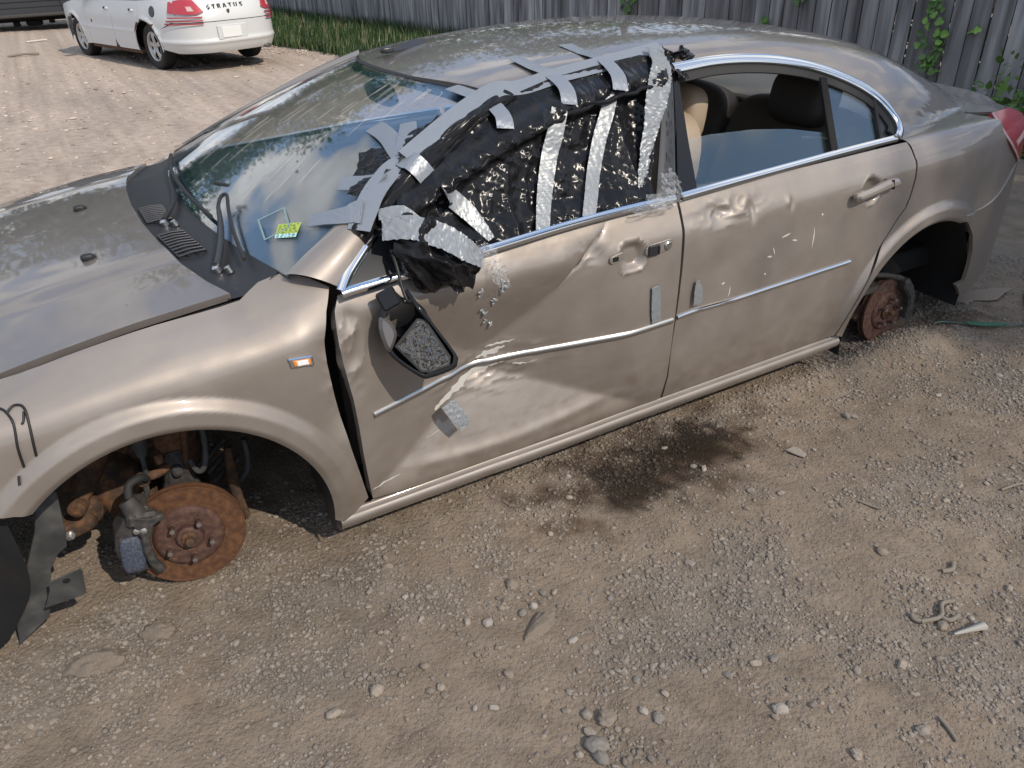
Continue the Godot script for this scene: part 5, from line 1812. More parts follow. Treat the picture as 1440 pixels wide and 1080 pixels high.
	tape_piece("tape_strip", [over_sheet(1.272, 1.125), over_sheet(1.245, 1.068), over_sheet(1.214, 1.010), over_sheet(1.176, 0.945), over_sheet(1.145, 0.895), over_sheet(1.112, 0.840, 0.02)], Vector3(0, 0.55, 0.84), [0.050, 0.051, 0.050, 0.049, 0.045, 0.042], "wide vertical silver tape strip down the middle of the black plastic", "tape_worn", 0.0018, 14)
	tape_piece("tape_strip", [over_sheet(1.484, 1.152), over_sheet(1.450, 1.095), over_sheet(1.403, 1.030), over_sheet(1.350, 0.955), over_sheet(1.304, 0.895), over_sheet(1.266, 0.848, 0.02)], Vector3(0, 0.55, 0.84), [0.044, 0.045, 0.045, 0.044, 0.044, 0.042], "vertical silver tape strip on the black plastic between the wide strip and the pillar", "tape_worn", 0.0018, 14)
	tape_piece("tape_strip", [on_sheet(0.842, 0.985, 0.022), on_sheet(0.868, 0.965, 0.016), on_sheet(0.905, 0.925, 0.014), on_sheet(0.930, 0.885, 0.012), on_sheet(0.945, 0.855, 0.012)], Vector3(-0.1, 0.6, 0.8), [0.05, 0.055, 0.05, 0.036, 0.02], "tapering silver tape strip slanting over the plastic behind the mirror stump", "tape_worn", 0.002)
	tape_piece("tape_strip", [Vector3(1.705, 1.232, 0.540), Vector3(1.690, 1.195, 0.600), Vector3(1.655, 1.150, 0.640), Vector3(1.61, 1.09, 0.678), Vector3(1.57, 1.03, 0.712), Vector3(1.535, 0.97, 0.738), Vector3(1.50, 0.91, 0.775), Vector3(1.485, 0.87, 0.80)], Vector3(0.1, 0.55, 0.83), [0.06, 0.075, 0.085, 0.075, 0.05, 0.042, 0.036, 0.03], "twisted silver tape bundle hanging down in front of the black door pillar", "tape_worn", 0.006, 14)
	tape_piece("tape_strip", [Vector3(0.640, 0.945, 0.845), Vector3(0.70, 0.950, 0.880), Vector3(0.765, 0.925, 0.918), Vector3(0.815, 0.890, 0.945), Vector3(0.862, 0.850, 0.945)], Vector3(0.1, 0.70, 0.70), [0.06, 0.07, 0.075, 0.07, 0.05], "crumpled silver tape wound over the bunched plastic at the mirror stump", "tape_worn", 0.005, 14)
	tape_piece("tape_strip", [Vector3(0.655, 0.965, 0.79), Vector3(0.705, 0.965, 0.815), Vector3(0.735, 0.935, 0.842)], Vector3(-0.1, 0.75, 0.65), [0.03, 0.05, 0.045], "small folded silver tape flap on the pillar just above the mirror stump", "tape_worn", 0.004)
	tape_piece("tape_strip", [Vector3(1.474, 0.613, 0.899), Vector3(1.478, 0.565, 0.900), Vector3(1.481, 0.522, 0.900), Vector3(1.486, 0.486, 0.899)], Vector3(0, 0.1, 1), [0.030, 0.036, 0.036, 0.034], "torn silver tape piece on the front door below the lock", "tape_worn", 0.002)
	tape_piece("tape_strip", [Vector3(1.645, 0.590, 0.897), Vector3(1.652, 0.553, 0.898), Vector3(1.655, 0.505, 0.898)], Vector3(0, 0.1, 1), [0.010, 0.035, 0.036], "pointed tape remnant on the front of the rear door", "tape_worn", 0.001)
	tape_piece("tape_strip", [Vector3(0.763, 0.415, 0.872), Vector3(0.782, 0.375, 0.885), Vector3(0.803, 0.335, 0.895)], Vector3(0, 0.25, 1), [0.042, 0.045, 0.036], "curled pale tape square under the bent moulding of the smashed door", "tape_worn", 0.003)
	# ---- clear film remnants
	for q in [[0.89, 0.835, 0.870, 0.10, 0.06, "crinkled clear film scrap on the chrome belt right behind the bunched bag"], [1.52, 0.865, 0.84, 0.13, 0.05, "wide crumpled clear film wad at the rear end of the front door's chrome belt"], [1.56, 0.90, 0.815, 0.07, 0.08, "clear film peak standing up against the foot of the black door pillar"], [0.935, 0.775, 0.878, 0.05, 0.07, "clear film remnant hanging on the smashed door below the chrome belt"], [1.47, 0.845, 0.852, 0.16, 0.02, "thin ragged clear film edge along the smashed door's chrome belt"]]:
		b = MB.new()
		var ff := func(u: float, v: float) -> Vector3:
			var o := Vector3(u * q[3] * 0.5, v * q[4] * 0.5, 0.012 - v * q[4] * 0.3)
			return Vector3(q[0], q[1], q[2]) + o + Vector3(0, 0.3, 0.9) * 0.022 * nr.get_noise_2d(u * 2.0 + q[0] * 50.0, v * 2.0)
		panel(b, pv([-1, -0.4, -0.5, -0.9, 0.2, -0.7, 0.7, -1, 1, -0.2, 0.8, 0.5, 0.3, 1, -0.3, 0.6, -0.8, 0.8]), 0.09, ff, side, 0.0, 0.0, 0.02)
		tag(part(b, "clear_film", M.clear_film, self), q[5], "film", "clear film scraps along the chrome belt")
	b = MB.new()
	for q in [[0.935, 0.70, 0.03, 0.05], [0.905, 0.655, 0.018, 0.022], [0.93, 0.615, 0.03, 0.03], [0.955, 0.74, 0.02, 0.04], [0.89, 0.73, 0.02, 0.03]]:
		for k in 4:
			var P := Vector3(q[0] + rng.randf_range(-0.5, 0.5) * q[2], q[1] + rng.randf_range(-0.5, 0.5) * q[3], 0.0)
			P.z = side_z(P.x, P.y) + dent_front(P.x, P.y) + 0.002
			var d := Vector3(rng.randf_range(-1, 1), rng.randf_range(-1, 1), 0.2).normalized() * rng.randf_range(0.008, 0.02)
			strip(b, [P, P + d * 0.5 + Vector3(0, 0, 0.003), P + d], dup_normal(Vector3(0, 0.2, 1), 3), [0.002, 0.008, 0.001], 0.0005, 2)
	var rem := part(b, "tape_shreds", M.tape_worn, self)
	tag(rem, "pale shreds of torn tape clinging to the smashed door below the bag", "tape shreds", "", "stuff")
	# ---- mirror hanging by its cable
	var mir := thing("door_mirror", "broken door mirror dangling by its cable against the smashed front door", "mirror")
	var U := Vector3(0.86, -0.02, 0.50)
	U = Vector3(0.97, -0.05, 0.22).normalized()
	var N := Vector3(-0.18, 0.34, 0.92).normalized()
	N = (N - U * N.dot(U)).normalized()
	var W := N.cross(U).normalized()
	var O := Vector3(0.648, 0.692, 0.945)
	var outline := smooth2(pv([-0.078, 0.075, -0.060, 0.118, -0.034, 0.128, -0.012, 0.108, 0.012, 0.102, 0.044, 0.072, 0.058, 0.040, 0.118, -0.060, 0.122, -0.086, 0.108, -0.106, 0.040, -0.122, 0.012, -0.116, -0.050, -0.062, -0.074, -0.020, -0.084, 0.030, -0.078, 0.075]), 4)
	outline.remove_at(outline.size() - 1)
	for k in outline.size():
		outline[k] = outline[k] * 0.93
	var loft := func(t: float, k: int) -> Vector3:
		var c := Vector2(0.015, -0.01)
		var p := c + (outline[k] - c) * t
		return O + U * p.x + W * p.y
	b = MB.new()
	var levels := [[0.86, 0.006], [0.93, 0.008], [0.985, 0.002], [1.0, -0.012], [0.98, -0.035], [0.88, -0.062], [0.66, -0.082], [0.30, -0.092]]
	var grid := []
	for lv in levels:
		var row := []
		for k in outline.size():
			row.append(loft.call(lv[0], k) + N * lv[1])
		grid.append(row)
	skin(b, grid, O - N * 0.04)
	part(b, "housing", M.gloss_black, mir)
	var gp := pv([-0.052, -0.020, 0.020, 0.052, 0.044, 0.046, 0.106, -0.068, 0.100, -0.094, 0.040, -0.108, 0.014, -0.102])
	for k in gp.size():
		gp[k] = gp[k] * 0.90 - Vector2(0.0, 0.002)
	b = MB.new()
	b.extrude(gp, O + N * 0.004, U, W, 0.0, 0.004, 0.002)
	part(b, "glass_backing", M.black_plastic, mir)
	# shattered glass: many small shards, each tilted its own way
	b = MB.new()
	var inner: PackedVector2Array = Geometry2D.offset_polygon(gp, -0.006)[0]
	var pts := PackedVector2Array()
	for p in inner:
		pts.append(p)
	var tries := 0
	while pts.size() < 380 and tries < 6000:
		tries += 1
		var c := Vector2(rng.randf_range(-0.06, 0.11), rng.randf_range(-0.11, 0.06))
		if Geometry2D.is_point_in_polygon(c, inner):
			pts.append(c)
	var dl := Geometry2D.triangulate_delaunay(pts)
	for k in range(0, dl.size(), 3):
		var c := (pts[dl[k]] + pts[dl[k + 1]] + pts[dl[k + 2]]) / 3.0
		if not Geometry2D.is_point_in_polygon(c, inner): continue
		var tilt := Vector3(rng.randf_range(-0.22, 0.22), rng.randf_range(-0.22, 0.22), 1.0)
		var tri3 := []
		for j in 3:
			var p := c.lerp(pts[dl[k + j]], 0.90)
			var h := 0.0105 - (tilt.x * (p.x - c.x) + tilt.y * (p.y - c.y))
			tri3.append(O + U * p.x + W * p.y + N * h)
		b.face(tri3, N)
	part(b, "shattered_glass", M.mirror_shard, mir, "mirror glass broken into small glinting shards")
	# painted cap on its back edge
	b = MB.new()
	var cap := smooth2(pv([-0.082, 0.060, -0.070, 0.062, -0.048, 0.040, -0.040, 0.010, -0.052, -0.020, -0.066, -0.036, -0.078, -0.010, -0.085, 0.028, -0.082, 0.060]), 4)
	cap.remove_at(cap.size() - 1)
	for k in cap.size():
		cap[k] = cap[k] * 0.92
	b.extrude(cap, O - N * 0.03, U, W, 0.0, 0.042, 0.008)
	part(b, "painted_cap", M.cap_grey, mir)
	b = MB.new()
	b.tube(smooth3([O + U * 0.0 + W * 0.115 + N * -0.01, O + U * 0.024 + W * 0.07 + N * 0.012, O + U * 0.048 + W * 0.035 + N * 0.012], 4), 0.006, 8)
	b.box(O + U * -0.048 + W * 0.100 + N * 0.006, Vector3(0.05, 0.05, 0.012), Basis(U, W, N).rotated(N, 0.4), 0.005)
	part(b, "joint_arm", M.gloss_black, mir)
	b = MB.new()
	b.tube(smooth3([Vector3(0.652, 0.895, 0.86), Vector3(0.650, 0.86, 0.893), Vector3(0.648, 0.82, 0.915), Vector3(0.652, 0.785, 0.935), O + U * 0.012 + W * 0.085 + N * 0.0], 5), 0.0045, 8)
	part(b, "cable", M.wire_black, mir)
	# ---- paper stickers inside the windscreen
	var st := MB.new()
	sticker(st, Vector2(0.828, 0.090), Vector2(0.905, 0.128), Vector2(0.868, 0.185), Vector2(0.785, 0.140))
	var s1 := part(st, "windshield_sticker", print_mat(), self)
	tag(s1, "yellow green permit sticker with dark print low in the windshield corner", "sticker")
	st = MB.new()
	var fr := [Vector2(0.675, 0.120), Vector2(0.795, 0.070), Vector2(0.840, 0.150), Vector2(0.730, 0.205)]
	for k in 4:
		var a := shield_at(fr[k])
		var d := shield_at(fr[(k + 1) % 4])
		strip(st, [a, a.lerp(d, 0.5), d], dup_normal(Vector3(-0.5, 0.86, 0), 3), 0.0055, 0.0006, 2)
	var s2 := part(st, "sticker_outline", M.lamp_pale, self)
	s2.material_override = mat("pale_green", .20, .30, .30, 0.4)
	tag(s2, "pale square outline left by a removed sticker beside the yellow permit", "sticker")
	# ---- black plastic bit lying on the roof
	b = MB.new()
	var rp := Vector3(1.16, 0, -0.16)
	rp.y = house_y(1.16, -0.16)
	b.extrude(pv([-0.09, -0.012, 0.10, -0.012, 0.085, 0.030, 0.03, 0.034, -0.05, 0.006]), rp + Vector3(0, 0.004, 0), Vector3(0.96, 0.02, -0.28).normalized(), Vector3(0.25, 0.55, -0.8).normalized(), 0.0, 0.005, 0.002)
	b.cushion(rp + Vector3(-0.085, 0.008, 0.03), Vector3(0.05, 0.022, 0.035), Basis(), 0.6, 8)
	var bit := part(b, "plastic_bracket", M.trim_black, self)
	tag(bit, "small black plastic bracket lying on the front of the roof", "bracket")

func shield_at(p: Vector2) -> Vector3:
	return shield(p.x, p.y) + Vector3(-0.5, 0.86, 0) * 0.0025

func sticker(b: MB, p0: Vector2, p1: Vector2, p2: Vector2, p3: Vector2) -> void:
	var ids := []
	for k in 4:
		var P := shield_at([p0, p1, p2, p3][k])
		ids.append(b.v(P, Vector3(-0.5, 0.86, 0.2).normalized(), [Vector2(0, 0), Vector2(1, 0), Vector2(1, 1), Vector2(0, 1)][k]))
	b.q(ids[0], ids[1], ids[2], ids[3])

func print_mat() -> StandardMaterial3D:
	var im := Image.create(64, 96, false, Image.FORMAT_RGBA8)
	im.fill(Color(0.66, 0.74, 0.30))
	im.fill_rect(Rect2i(0, 0, 64, 26), Color(0.70, 0.86, 0.84))
	for r in 9:
		var y := 4 + r * 10
		var x := 4
		while x < 56:
			var w := rng.randi_range(3, 9)
			im.fill_rect(Rect2i(x, y, w, rng.randi_range(3, 6)), Color(0.16, 0.22, 0.10))
			x += w + rng.randi_range(2, 7)
	var m := mat("permit_print", 1, 1, 1, 0.5)
	m.albedo_texture = ImageTexture.create_from_image(im)
	return m

# closed rings of points joined into a skin, last ring capped; normals by averaging, turned away from mid
func skin(b: MB, grid: Array, mid: Vector3) -> void:
	var rows := grid.size()
	var cnt: int = grid[0].size()
	var ids := []
	for r in rows:
		var row := []
		for k in cnt:
			var du: Vector3 = grid[r][(k + 1) % cnt] - grid[r][(k + cnt - 1) % cnt]
			var dw: Vector3 = grid[mini(r + 1, rows - 1)][k] - grid[maxi(r - 1, 0)][k]
			var n := du.cross(dw).normalized()
			if n.dot(grid[r][k] - mid) < 0.0: n = -n
			row.append(b.v(grid[r][k], n, Vector2(k, r)))
		ids.append(row)
		if r > 0:
			for k in cnt:
				b.q(ids[r - 1][k], ids[r - 1][(k + 1) % cnt], row[(k + 1) % cnt], row[k])
	var c := Vector3.ZERO
	for P in grid[rows - 1]:
		c += P / cnt
	var ci := b.v(c, (c - mid).normalized())
	for k in cnt:
		b.t(ci, ids[rows - 1][k], ids[rows - 1][(k + 1) % cnt])

func fix_outward(b: MB, mid: Vector3) -> void:
	for k in b.n.size():
		if b.n[k].dot(b.p[k] - mid) < 0.0:
			b.n[k] = -b.n[k]

# ---------------------------------------------------------------- white sedan further back
func white_z(x: float, y: float) -> float:
	var o := 0.0
	if x > 2.2:
		var t := minf((x - 2.2) / 1.66, 0.998)
		o = 0.88 - 0.88 * pow(1.0 - pow(t, 3.6), 1.0 / 3.6)
	elif x < 0.2:
		var t := minf((0.2 - x) / 1.15, 0.998)
		o = 0.88 - 0.88 * pow(1.0 - pow(t, 3.0), 1.0 / 3.0)
	var z := 0.88 - o - 0.28 * pow(maxf(0.50 - y, 0.0), 2.0) - 0.5 * pow(maxf(y - 0.62, 0.0), 2.0)
	z += 0.008 * exp(-pow((y - 0.52) / 0.022, 2))
	for wc in [0.0, 2.74]:
		var r := Vector2(x - wc, y - 0.31).length() - 0.365
		z += 0.016 * (1.0 - smoothstep(0.02, 0.07, r)) * smoothstep(-0.02, 0.01, r)
	return z

func wheel(parent: Node3D, at: Vector3, out: float) -> void:
	var w := group3("wheel", parent)
	w.position = at
	var b := MB.new()
	var ax := Vector3(0, 0, out)
	b.lathe([Vector2(0.205, 0.080), Vector2(0.225, 0.098), Vector2(0.275, 0.104), Vector2(0.302, 0.094), Vector2(0.316, 0.070), Vector2(0.318, 0.04), Vector2(0.314, 0.037), Vector2(0.314, 0.031), Vector2(0.319, 0.028), Vector2(0.319, -0.028), Vector2(0.314, -0.031), Vector2(0.314, -0.037), Vector2(0.318, -0.04), Vector2(0.316, -0.07), Vector2(0.300, -0.094), Vector2(0.225, -0.10)], Vector3.ZERO, ax, 40)
	part(b, "tyre", M.tyre, w)
	b = MB.new()
	b.lathe([Vector2(0.0, 0.080), Vector2(0.045, 0.080), Vector2(0.050, 0.070), Vector2(0.052, 0.03)], Vector3.ZERO, ax, 20)
	b.lathe([Vector2(0.170, 0.05), Vector2(0.182, 0.083), Vector2(0.200, 0.090), Vector2(0.208, 0.084), Vector2(0.208, 0.02)], Vector3.ZERO, ax, 40)
	for k in 5:
		var a := TAU * k / 5.0 + 0.3
		var d := Vector3(cos(a), sin(a), 0)
		var s := Vector3(-sin(a), cos(a), 0)
		var f := func(r: float, w2: float, h: float) -> Array: return [d * r - s * w2 + ax * (h - 0.014), d * r - s * w2 * 0.7 + ax * h, d * r + s * w2 * 0.7 + ax * h, d * r + s * w2 + ax * (h - 0.014)]
		var A: Array = f.call(0.04, 0.036, 0.076)
		var B: Array = f.call(0.115, 0.030, 0.086)
		var C: Array = f.call(0.185, 0.044, 0.080)
		for j in 3:
			b.face([A[j], A[j + 1], B[j + 1], B[j]], ax + s * (j - 1) * 0.8)
			b.face([B[j], B[j + 1], C[j + 1], C[j]], ax + s * (j - 1) * 0.8)
	part(b, "rim", M.rim, w)
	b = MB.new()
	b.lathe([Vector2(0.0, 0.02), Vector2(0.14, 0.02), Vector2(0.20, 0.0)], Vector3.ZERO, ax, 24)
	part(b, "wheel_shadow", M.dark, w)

func build_white_car() -> void:
	var X := Vector3(0.2924, 0, 0.9563)
	var Z := Vector3(-0.9563, 0, 0.2924)
	var sc := 0.98
	var O := Vector3(1.5, -0.05, -10.6) - X * 2.74 * sc - Z * 0.80 * sc
	var car := thing("white_sedan", "white sedan parked by the fence with a rusted rear wheel arch and red tail lamps", "car")
	car.transform = Transform3D(Basis(X * sc, Vector3.UP * sc, Z * sc), O)
	var b: MB
	var near := Vector3(0, 0.2, 1)
	for s in [1.0, -1.0]:
		var zf := func(x: float, y: float) -> Vector3: return Vector3(x, y, white_z(x, y) * s)
		var sd := Vector3(0, 0.2, s)
		var cell := 0.03 if s > 0 else 0.06
		var fender := pv([0.62, 0.90, 0.60, 0.60, 0.58, 0.25, 0.36, 0.235])
		fender.append_array(arc(0, 0.31, 0.365, -10, 190, 24))
		fender.append_array(pv([-0.38, 0.25, -0.78, 0.30, -0.80, 0.62, -0.45, 0.80, 0.1, 0.88]))
		b = MB.new()
		panel(b, fender, cell, zf, sd, 0.015, 0.003)
		part(b, "front_fender", M.white_paint, car)
		b = MB.new()
		panel(b, pv([0.62, 0.90, 0.60, 0.60, 0.58, 0.25, 1.58, 0.25, 1.60, 0.60, 1.62, 0.92]), cell, zf, sd, 0.015, 0.004)
		var d1 := part(b, "front_door", M.white_paint, car)
		b = MB.new()
		panel(b, pv([1.62, 0.92, 1.60, 0.60, 1.58, 0.25, 2.33, 0.25, 2.37, 0.40, 2.46, 0.58, 2.58, 0.70, 2.60, 0.80, 2.58, 0.935]), cell, zf, sd, 0.015, 0.004)
		var d2 := part(b, "rear_door", M.white_paint, car)
		for q in [[d1, 1.47], [d2, 2.38]]:
			b = MB.new()
			var P: Vector3 = zf.call(q[1], 0.80)
			b.box(P + Vector3(0, 0, 0.012 * s), Vector3(0.15, 0.035, 0.03), Basis(), 0.01)
			part(b, "door_handle", M.white_paint, q[0])
			b = MB.new()
			b.box(P + Vector3(-0.01, 0.008, 0.022 * s), Vector3(0.05, 0.03, 0.02), Basis(), 0.006)
			part(b, "handle_gap", M.dark, q[0])
		var quarter := pv([2.58, 0.935, 2.60, 0.80, 2.58, 0.70, 2.46, 0.58, 2.37, 0.40, 2.33, 0.25, 2.365, 0.25])
		var ar := arc(2.74, 0.31, 0.365, 190, -10, 24)
		quarter.append_array(ar)
		quarter.append_array(pv([3.12, 0.30, 3.14, 0.56, 3.42, 0.66, 3.52, 0.66, 3.50, 0.84, 3.46, 0.96, 3.1, 0.955]))
		b = MB.new()
		panel(b, quarter, cell, zf, sd, 0.015, 0.003)
		var qt := part(b, "quarter_panel", M.white_paint, car)
		if s > 0:
			b = MB.new()
			var rh := func(x: float, y: float) -> Vector3: return Vector3(x, y, white_z(x, y) + 0.004)
			panel(b, pv([2.40, 0.50, 2.46, 0.60, 2.53, 0.655, 2.60, 0.635, 2.66, 0.70, 2.72, 0.69, 2.78, 0.66, 2.95, 0.635, 3.02, 0.64, 2.98, 0.595, 2.90, 0.60, 2.82, 0.665, 2.70, 0.675, 2.55, 0.62]), 0.03, rh, sd)
			part(b, "rust_hole", M.rust_dull, qt, "ragged rusted edge of the rear wheel arch")
			b = MB.new()
			b.lathe([Vector2(0.0, 0.008), Vector2(0.065, 0.008), Vector2(0.075, 0.0)], Vector3(3.02, 0.80, white_z(3.02, 0.80)), Vector3(0.1, 0.2, 1), 24)
			part(b, "fuel_cap", M.trim_black, qt)
			b = MB.new()
			panel(b, pv([1.50, 0.25, 1.55, 0.30, 1.56, 0.37, 1.60, 0.30, 1.66, 0.25]), 0.03, rh, sd)
			part(b, "rust_hole", M.rust_dull, d1)
			b = MB.new()
			b.lathe([Vector2(0.0, 0.004), Vector2(0.02, 0.004), Vector2(0.025, 0.0)], Vector3(0.80, 0.60, white_z(0.80, 0.60)), Vector3(0, 0, 1), 12)
			part(b, "rust_spot", M.rust_dull, d1)
		b = MB.new()
		b.box(Vector3(1.45, 0.225, 0.80 * s), Vector3(1.85, 0.05, 0.10), Basis(), 0.01)
		part(b, "sill", M.rust_dull, car)
		wheel(car, Vector3(0, 0.315, 0.72 * s), s)
		wheel(car, Vector3(2.74, 0.315, 0.72 * s), s)
		# side glass
		b = MB.new()
		b.face([Vector3(0.75, 0.92, 0.80 * s), Vector3(1.60, 0.93, 0.80 * s), Vector3(1.62, 1.33, 0.58 * s), Vector3(1.42, 1.33, 0.58 * s)], Vector3(0, 0.5, s))
		b.face([Vector3(1.64, 0.93, 0.80 * s), Vector3(2.55, 0.945, 0.80 * s), Vector3(2.40, 1.30, 0.58 * s), Vector3(1.66, 1.33, 0.58 * s)], Vector3(0, 0.5, s))
		part(b, "side_window", M.glass_dark, car)
		b = MB.new()
		b.box(Vector3(0.78, 0.98, 0.93 * s), Vector3(0.14, 0.15, 0.22), Basis(), 0.04)
		part(b, "door_mirror", M.gloss_black, car)
	# rear: bumper, tail panel, lid
	var ang := func(x: float) -> float: return acos(pow(clampf((x - 2.2) / 1.66, 0, 1), 1.8))
	var wrap := func(a: float, y: float) -> Vector3:
		var inn := 0.10 * pow(clampf((0.42 - y) / 0.2, 0, 1), 2.0) + 0.16 * pow(clampf((y - 0.66) / 0.35, 0, 1), 1.6) - 0.02 * exp(-pow((y - 0.40) / 0.03, 2))
		var px := pow(maxf(cos(a), 0.0), 2.0 / 3.6)
		var pz := signf(sin(a)) * pow(absf(sin(a)), 2.0 / 3.6)
		return Vector3(2.2 + (1.66 - inn) * px, y, (0.88 - inn * 0.5) * pz)
	b = MB.new()
	var e0: float = ang.call(3.12)
	var e1: float = ang.call(3.45)
	panel(b, pv([e0, 0.30, e0, 0.56, e1, 0.655, 0.0, 0.655, -e1, 0.655, -e0, 0.56, -e0, 0.30, -e1, 0.25, -0.3, 0.25, 0, 0.25, 0.3, 0.25, e1, 0.25]), 0.025, wrap, Vector3(1, 0, 0.2), 0.02, 0.0, 0.004)
	var bp := part(b, "rear_bumper", M.white_paint, car)
	b = MB.new()
	panel(b, pv([e1, 0.665, 0.62, 1.0, 0.0, 1.02, -0.62, 1.0, -e1, 0.665]), 0.025, wrap, Vector3(1, 0.2, 0), 0.02, 0.0, 0.004)
	var lid := part(b, "boot_lid", M.white_paint, car)
	for s in [1.0, -1.0]:
		b = MB.new()
		var lf := func(a: float, y: float) -> Vector3: return wrap.call(a * s, y) + Vector3(0.020, 0.004, 0.018 * s)
		panel(b, pv([0.30, 0.79, 0.42, 0.76, 0.62, 0.76, ang.call(3.40), 0.78, ang.call(3.45), 0.92, 0.62, 0.955, 0.44, 0.94]), 0.02, lf, Vector3(1, 0.2, s), 0.015, 0.0, 0.004)
		var tl := part(b, "tail_lamp", M.tail_red, car)
		b = MB.new()
		var lf2 := func(a: float, y: float) -> Vector3: return wrap.call(a * s, y) + Vector3(0.026, 0.005, 0.022 * s)
		panel(b, pv([0.46, 0.80, 0.58, 0.80, 0.60, 0.86, 0.50, 0.86]), 0.02, lf2, Vector3(1, 0.2, s), 0.0, 0.0, 0.004)
		part(b, "clear_lens", M.lamp_pale, tl)
		b = MB.new()
		for y in [0.715, 0.672, 0.632]:
			var x9: float = [3.38, 3.34, 3.30][int(round((0.715 - y) / 0.042))]
			panel(b, pv([0.34, y, ang.call(x9), y, ang.call(x9), y + 0.016, 0.34, y + 0.016]), 0.03, lf, Vector3(1, 0.2, s), 0.004, 0.0, 0.004)
		part(b, "red_stripe", M.red_stripe, bp)
	# recess and blank plate in the bumper
	b = MB.new()
	var cx: float = wrap.call(0.0, 0.5).x
	b.box(Vector3(cx + 0.004, 0.515, 0.10), Vector3(0.02, 0.19, 0.46), Basis(), 0.008)
	part(b, "plate_recess", M.white_paint, bp)
	b = MB.new()
	b.box(Vector3(cx + 0.020, 0.515, 0.12), Vector3(0.008, 0.145, 0.30), Basis(), 0.003)
	part(b, "licence_plate", M.plate, bp, "blank white licence plate")
	b = MB.new()
	b.tube([Vector3(3.55, 0.27, -0.42), Vector3(3.86, 0.265, -0.45)], 0.032, 14)
	part(b, "exhaust_tip", M.dull_chrome, car)
	# raised letters across the lid
	var tm := TextMesh.new()
	tm.text = "S T R A T U S"
	var sf := SystemFont.new()
	sf.font_names = PackedStringArray(["Droid Sans"])
	sf.font_weight = 700
	tm.font = sf
	tm.font_size = 26
	tm.pixel_size = 0.0030
	tm.depth = 0.006
	var lt := part(tm, "lettering", M.trim_black, lid)
	lt.transform = Transform3D(Basis(Vector3(0, 0, -1) * 1.25, Vector3(-0.15, 1, 0).normalized(), Vector3(1, 0.15, 0).normalized()), wrap.call(0.0, 0.845) + Vector3(0.004, 0, 0.12))
	b = MB.new()
	var em: Vector3 = wrap.call(0.0, 0.775) + Vector3(0.006, 0, 0.10)
	b.extrude(pv([-0.02, 0.03, 0.02, 0.03, 0.024, -0.005, 0.0, -0.035, -0.024, -0.005]), em, Vector3(0, 0, -1), Vector3.UP, 0.0, 0.006, 0.002)
	part(b, "emblem", M.dull_chrome, lid)
	# top of the body, roof
	b = MB.new()
	var topf := func(x: float, z: float) -> Vector3:
		var y := 0.96 - 0.05 * pow(absf(z) / 0.8, 2.0)
		if x < 0.55: y -= 0.16 * pow((0.55 - x) / 1.4, 1.5) + 0.03
		return Vector3(x, y, z)
	panel(b, pv([3.62, -0.62, 3.66, 0, 3.62, 0.62, 3.3, 0.76, 2.5, 0.80, 2.5, -0.80, 3.3, -0.76]), 0.06, topf, Vector3.UP, 0.02)
	panel(b, pv([0.62, -0.80, 0.62, 0.80, 0.0, 0.78, -0.5, 0.68, -0.80, 0.45, -0.86, 0.0, -0.80, -0.45, -0.5, -0.68, 0.0, -0.78]), 0.06, topf, Vector3.UP, 0.02)
	part(b, "body_top", M.white_paint, car)
	b = MB.new()
	b.cushion(Vector3(1.95, 1.34, 0), Vector3(1.5, 0.10, 1.2), Basis(), 0.5, 14)
	for s in [1.0, -1.0]:
		b.tube([Vector3(0.62, 0.92, 0.74 * s), Vector3(1.40, 1.33, 0.57 * s)], 0.03, 8)
		b.tube([Vector3(1.63, 0.93, 0.81 * s), Vector3(1.64, 1.34, 0.59 * s)], 0.03, 8)
		b.tube([Vector3(2.42, 1.32, 0.58 * s), Vector3(2.66, 1.12, 0.66 * s), Vector3(2.95, 0.95, 0.70 * s)], 0.07, 8)
	part(b, "roof", M.white_paint, car)
	b = MB.new()
	b.face([Vector3(0.62, 0.93, 0.70), Vector3(0.62, 0.93, -0.70), Vector3(1.38, 1.34, -0.54), Vector3(1.38, 1.34, 0.54)], Vector3(-1, 1, 0))
	b.face([Vector3(3.05, 0.96, 0.66), Vector3(3.05, 0.96, -0.66), Vector3(2.5, 1.32, -0.54), Vector3(2.5, 1.32, 0.54)], Vector3(1, 1, 0))
	part(b, "windshield", M.glass_dark, car)
	b = MB.new()
	b.box(Vector3(1.45, 0.30, 0), Vector3(3.9, 0.16, 1.3), Basis(), 0.03)
	b.box(Vector3(1.37, 0.60, 0), Vector3(1.9, 0.6, 1.5), Basis(), 0.03)
	b.box(Vector3(3.25, 0.33, -0.1), Vector3(0.35, 0.2, 0.5), Basis(), 0.05)
	part(b, "underbody", M.dark, car)

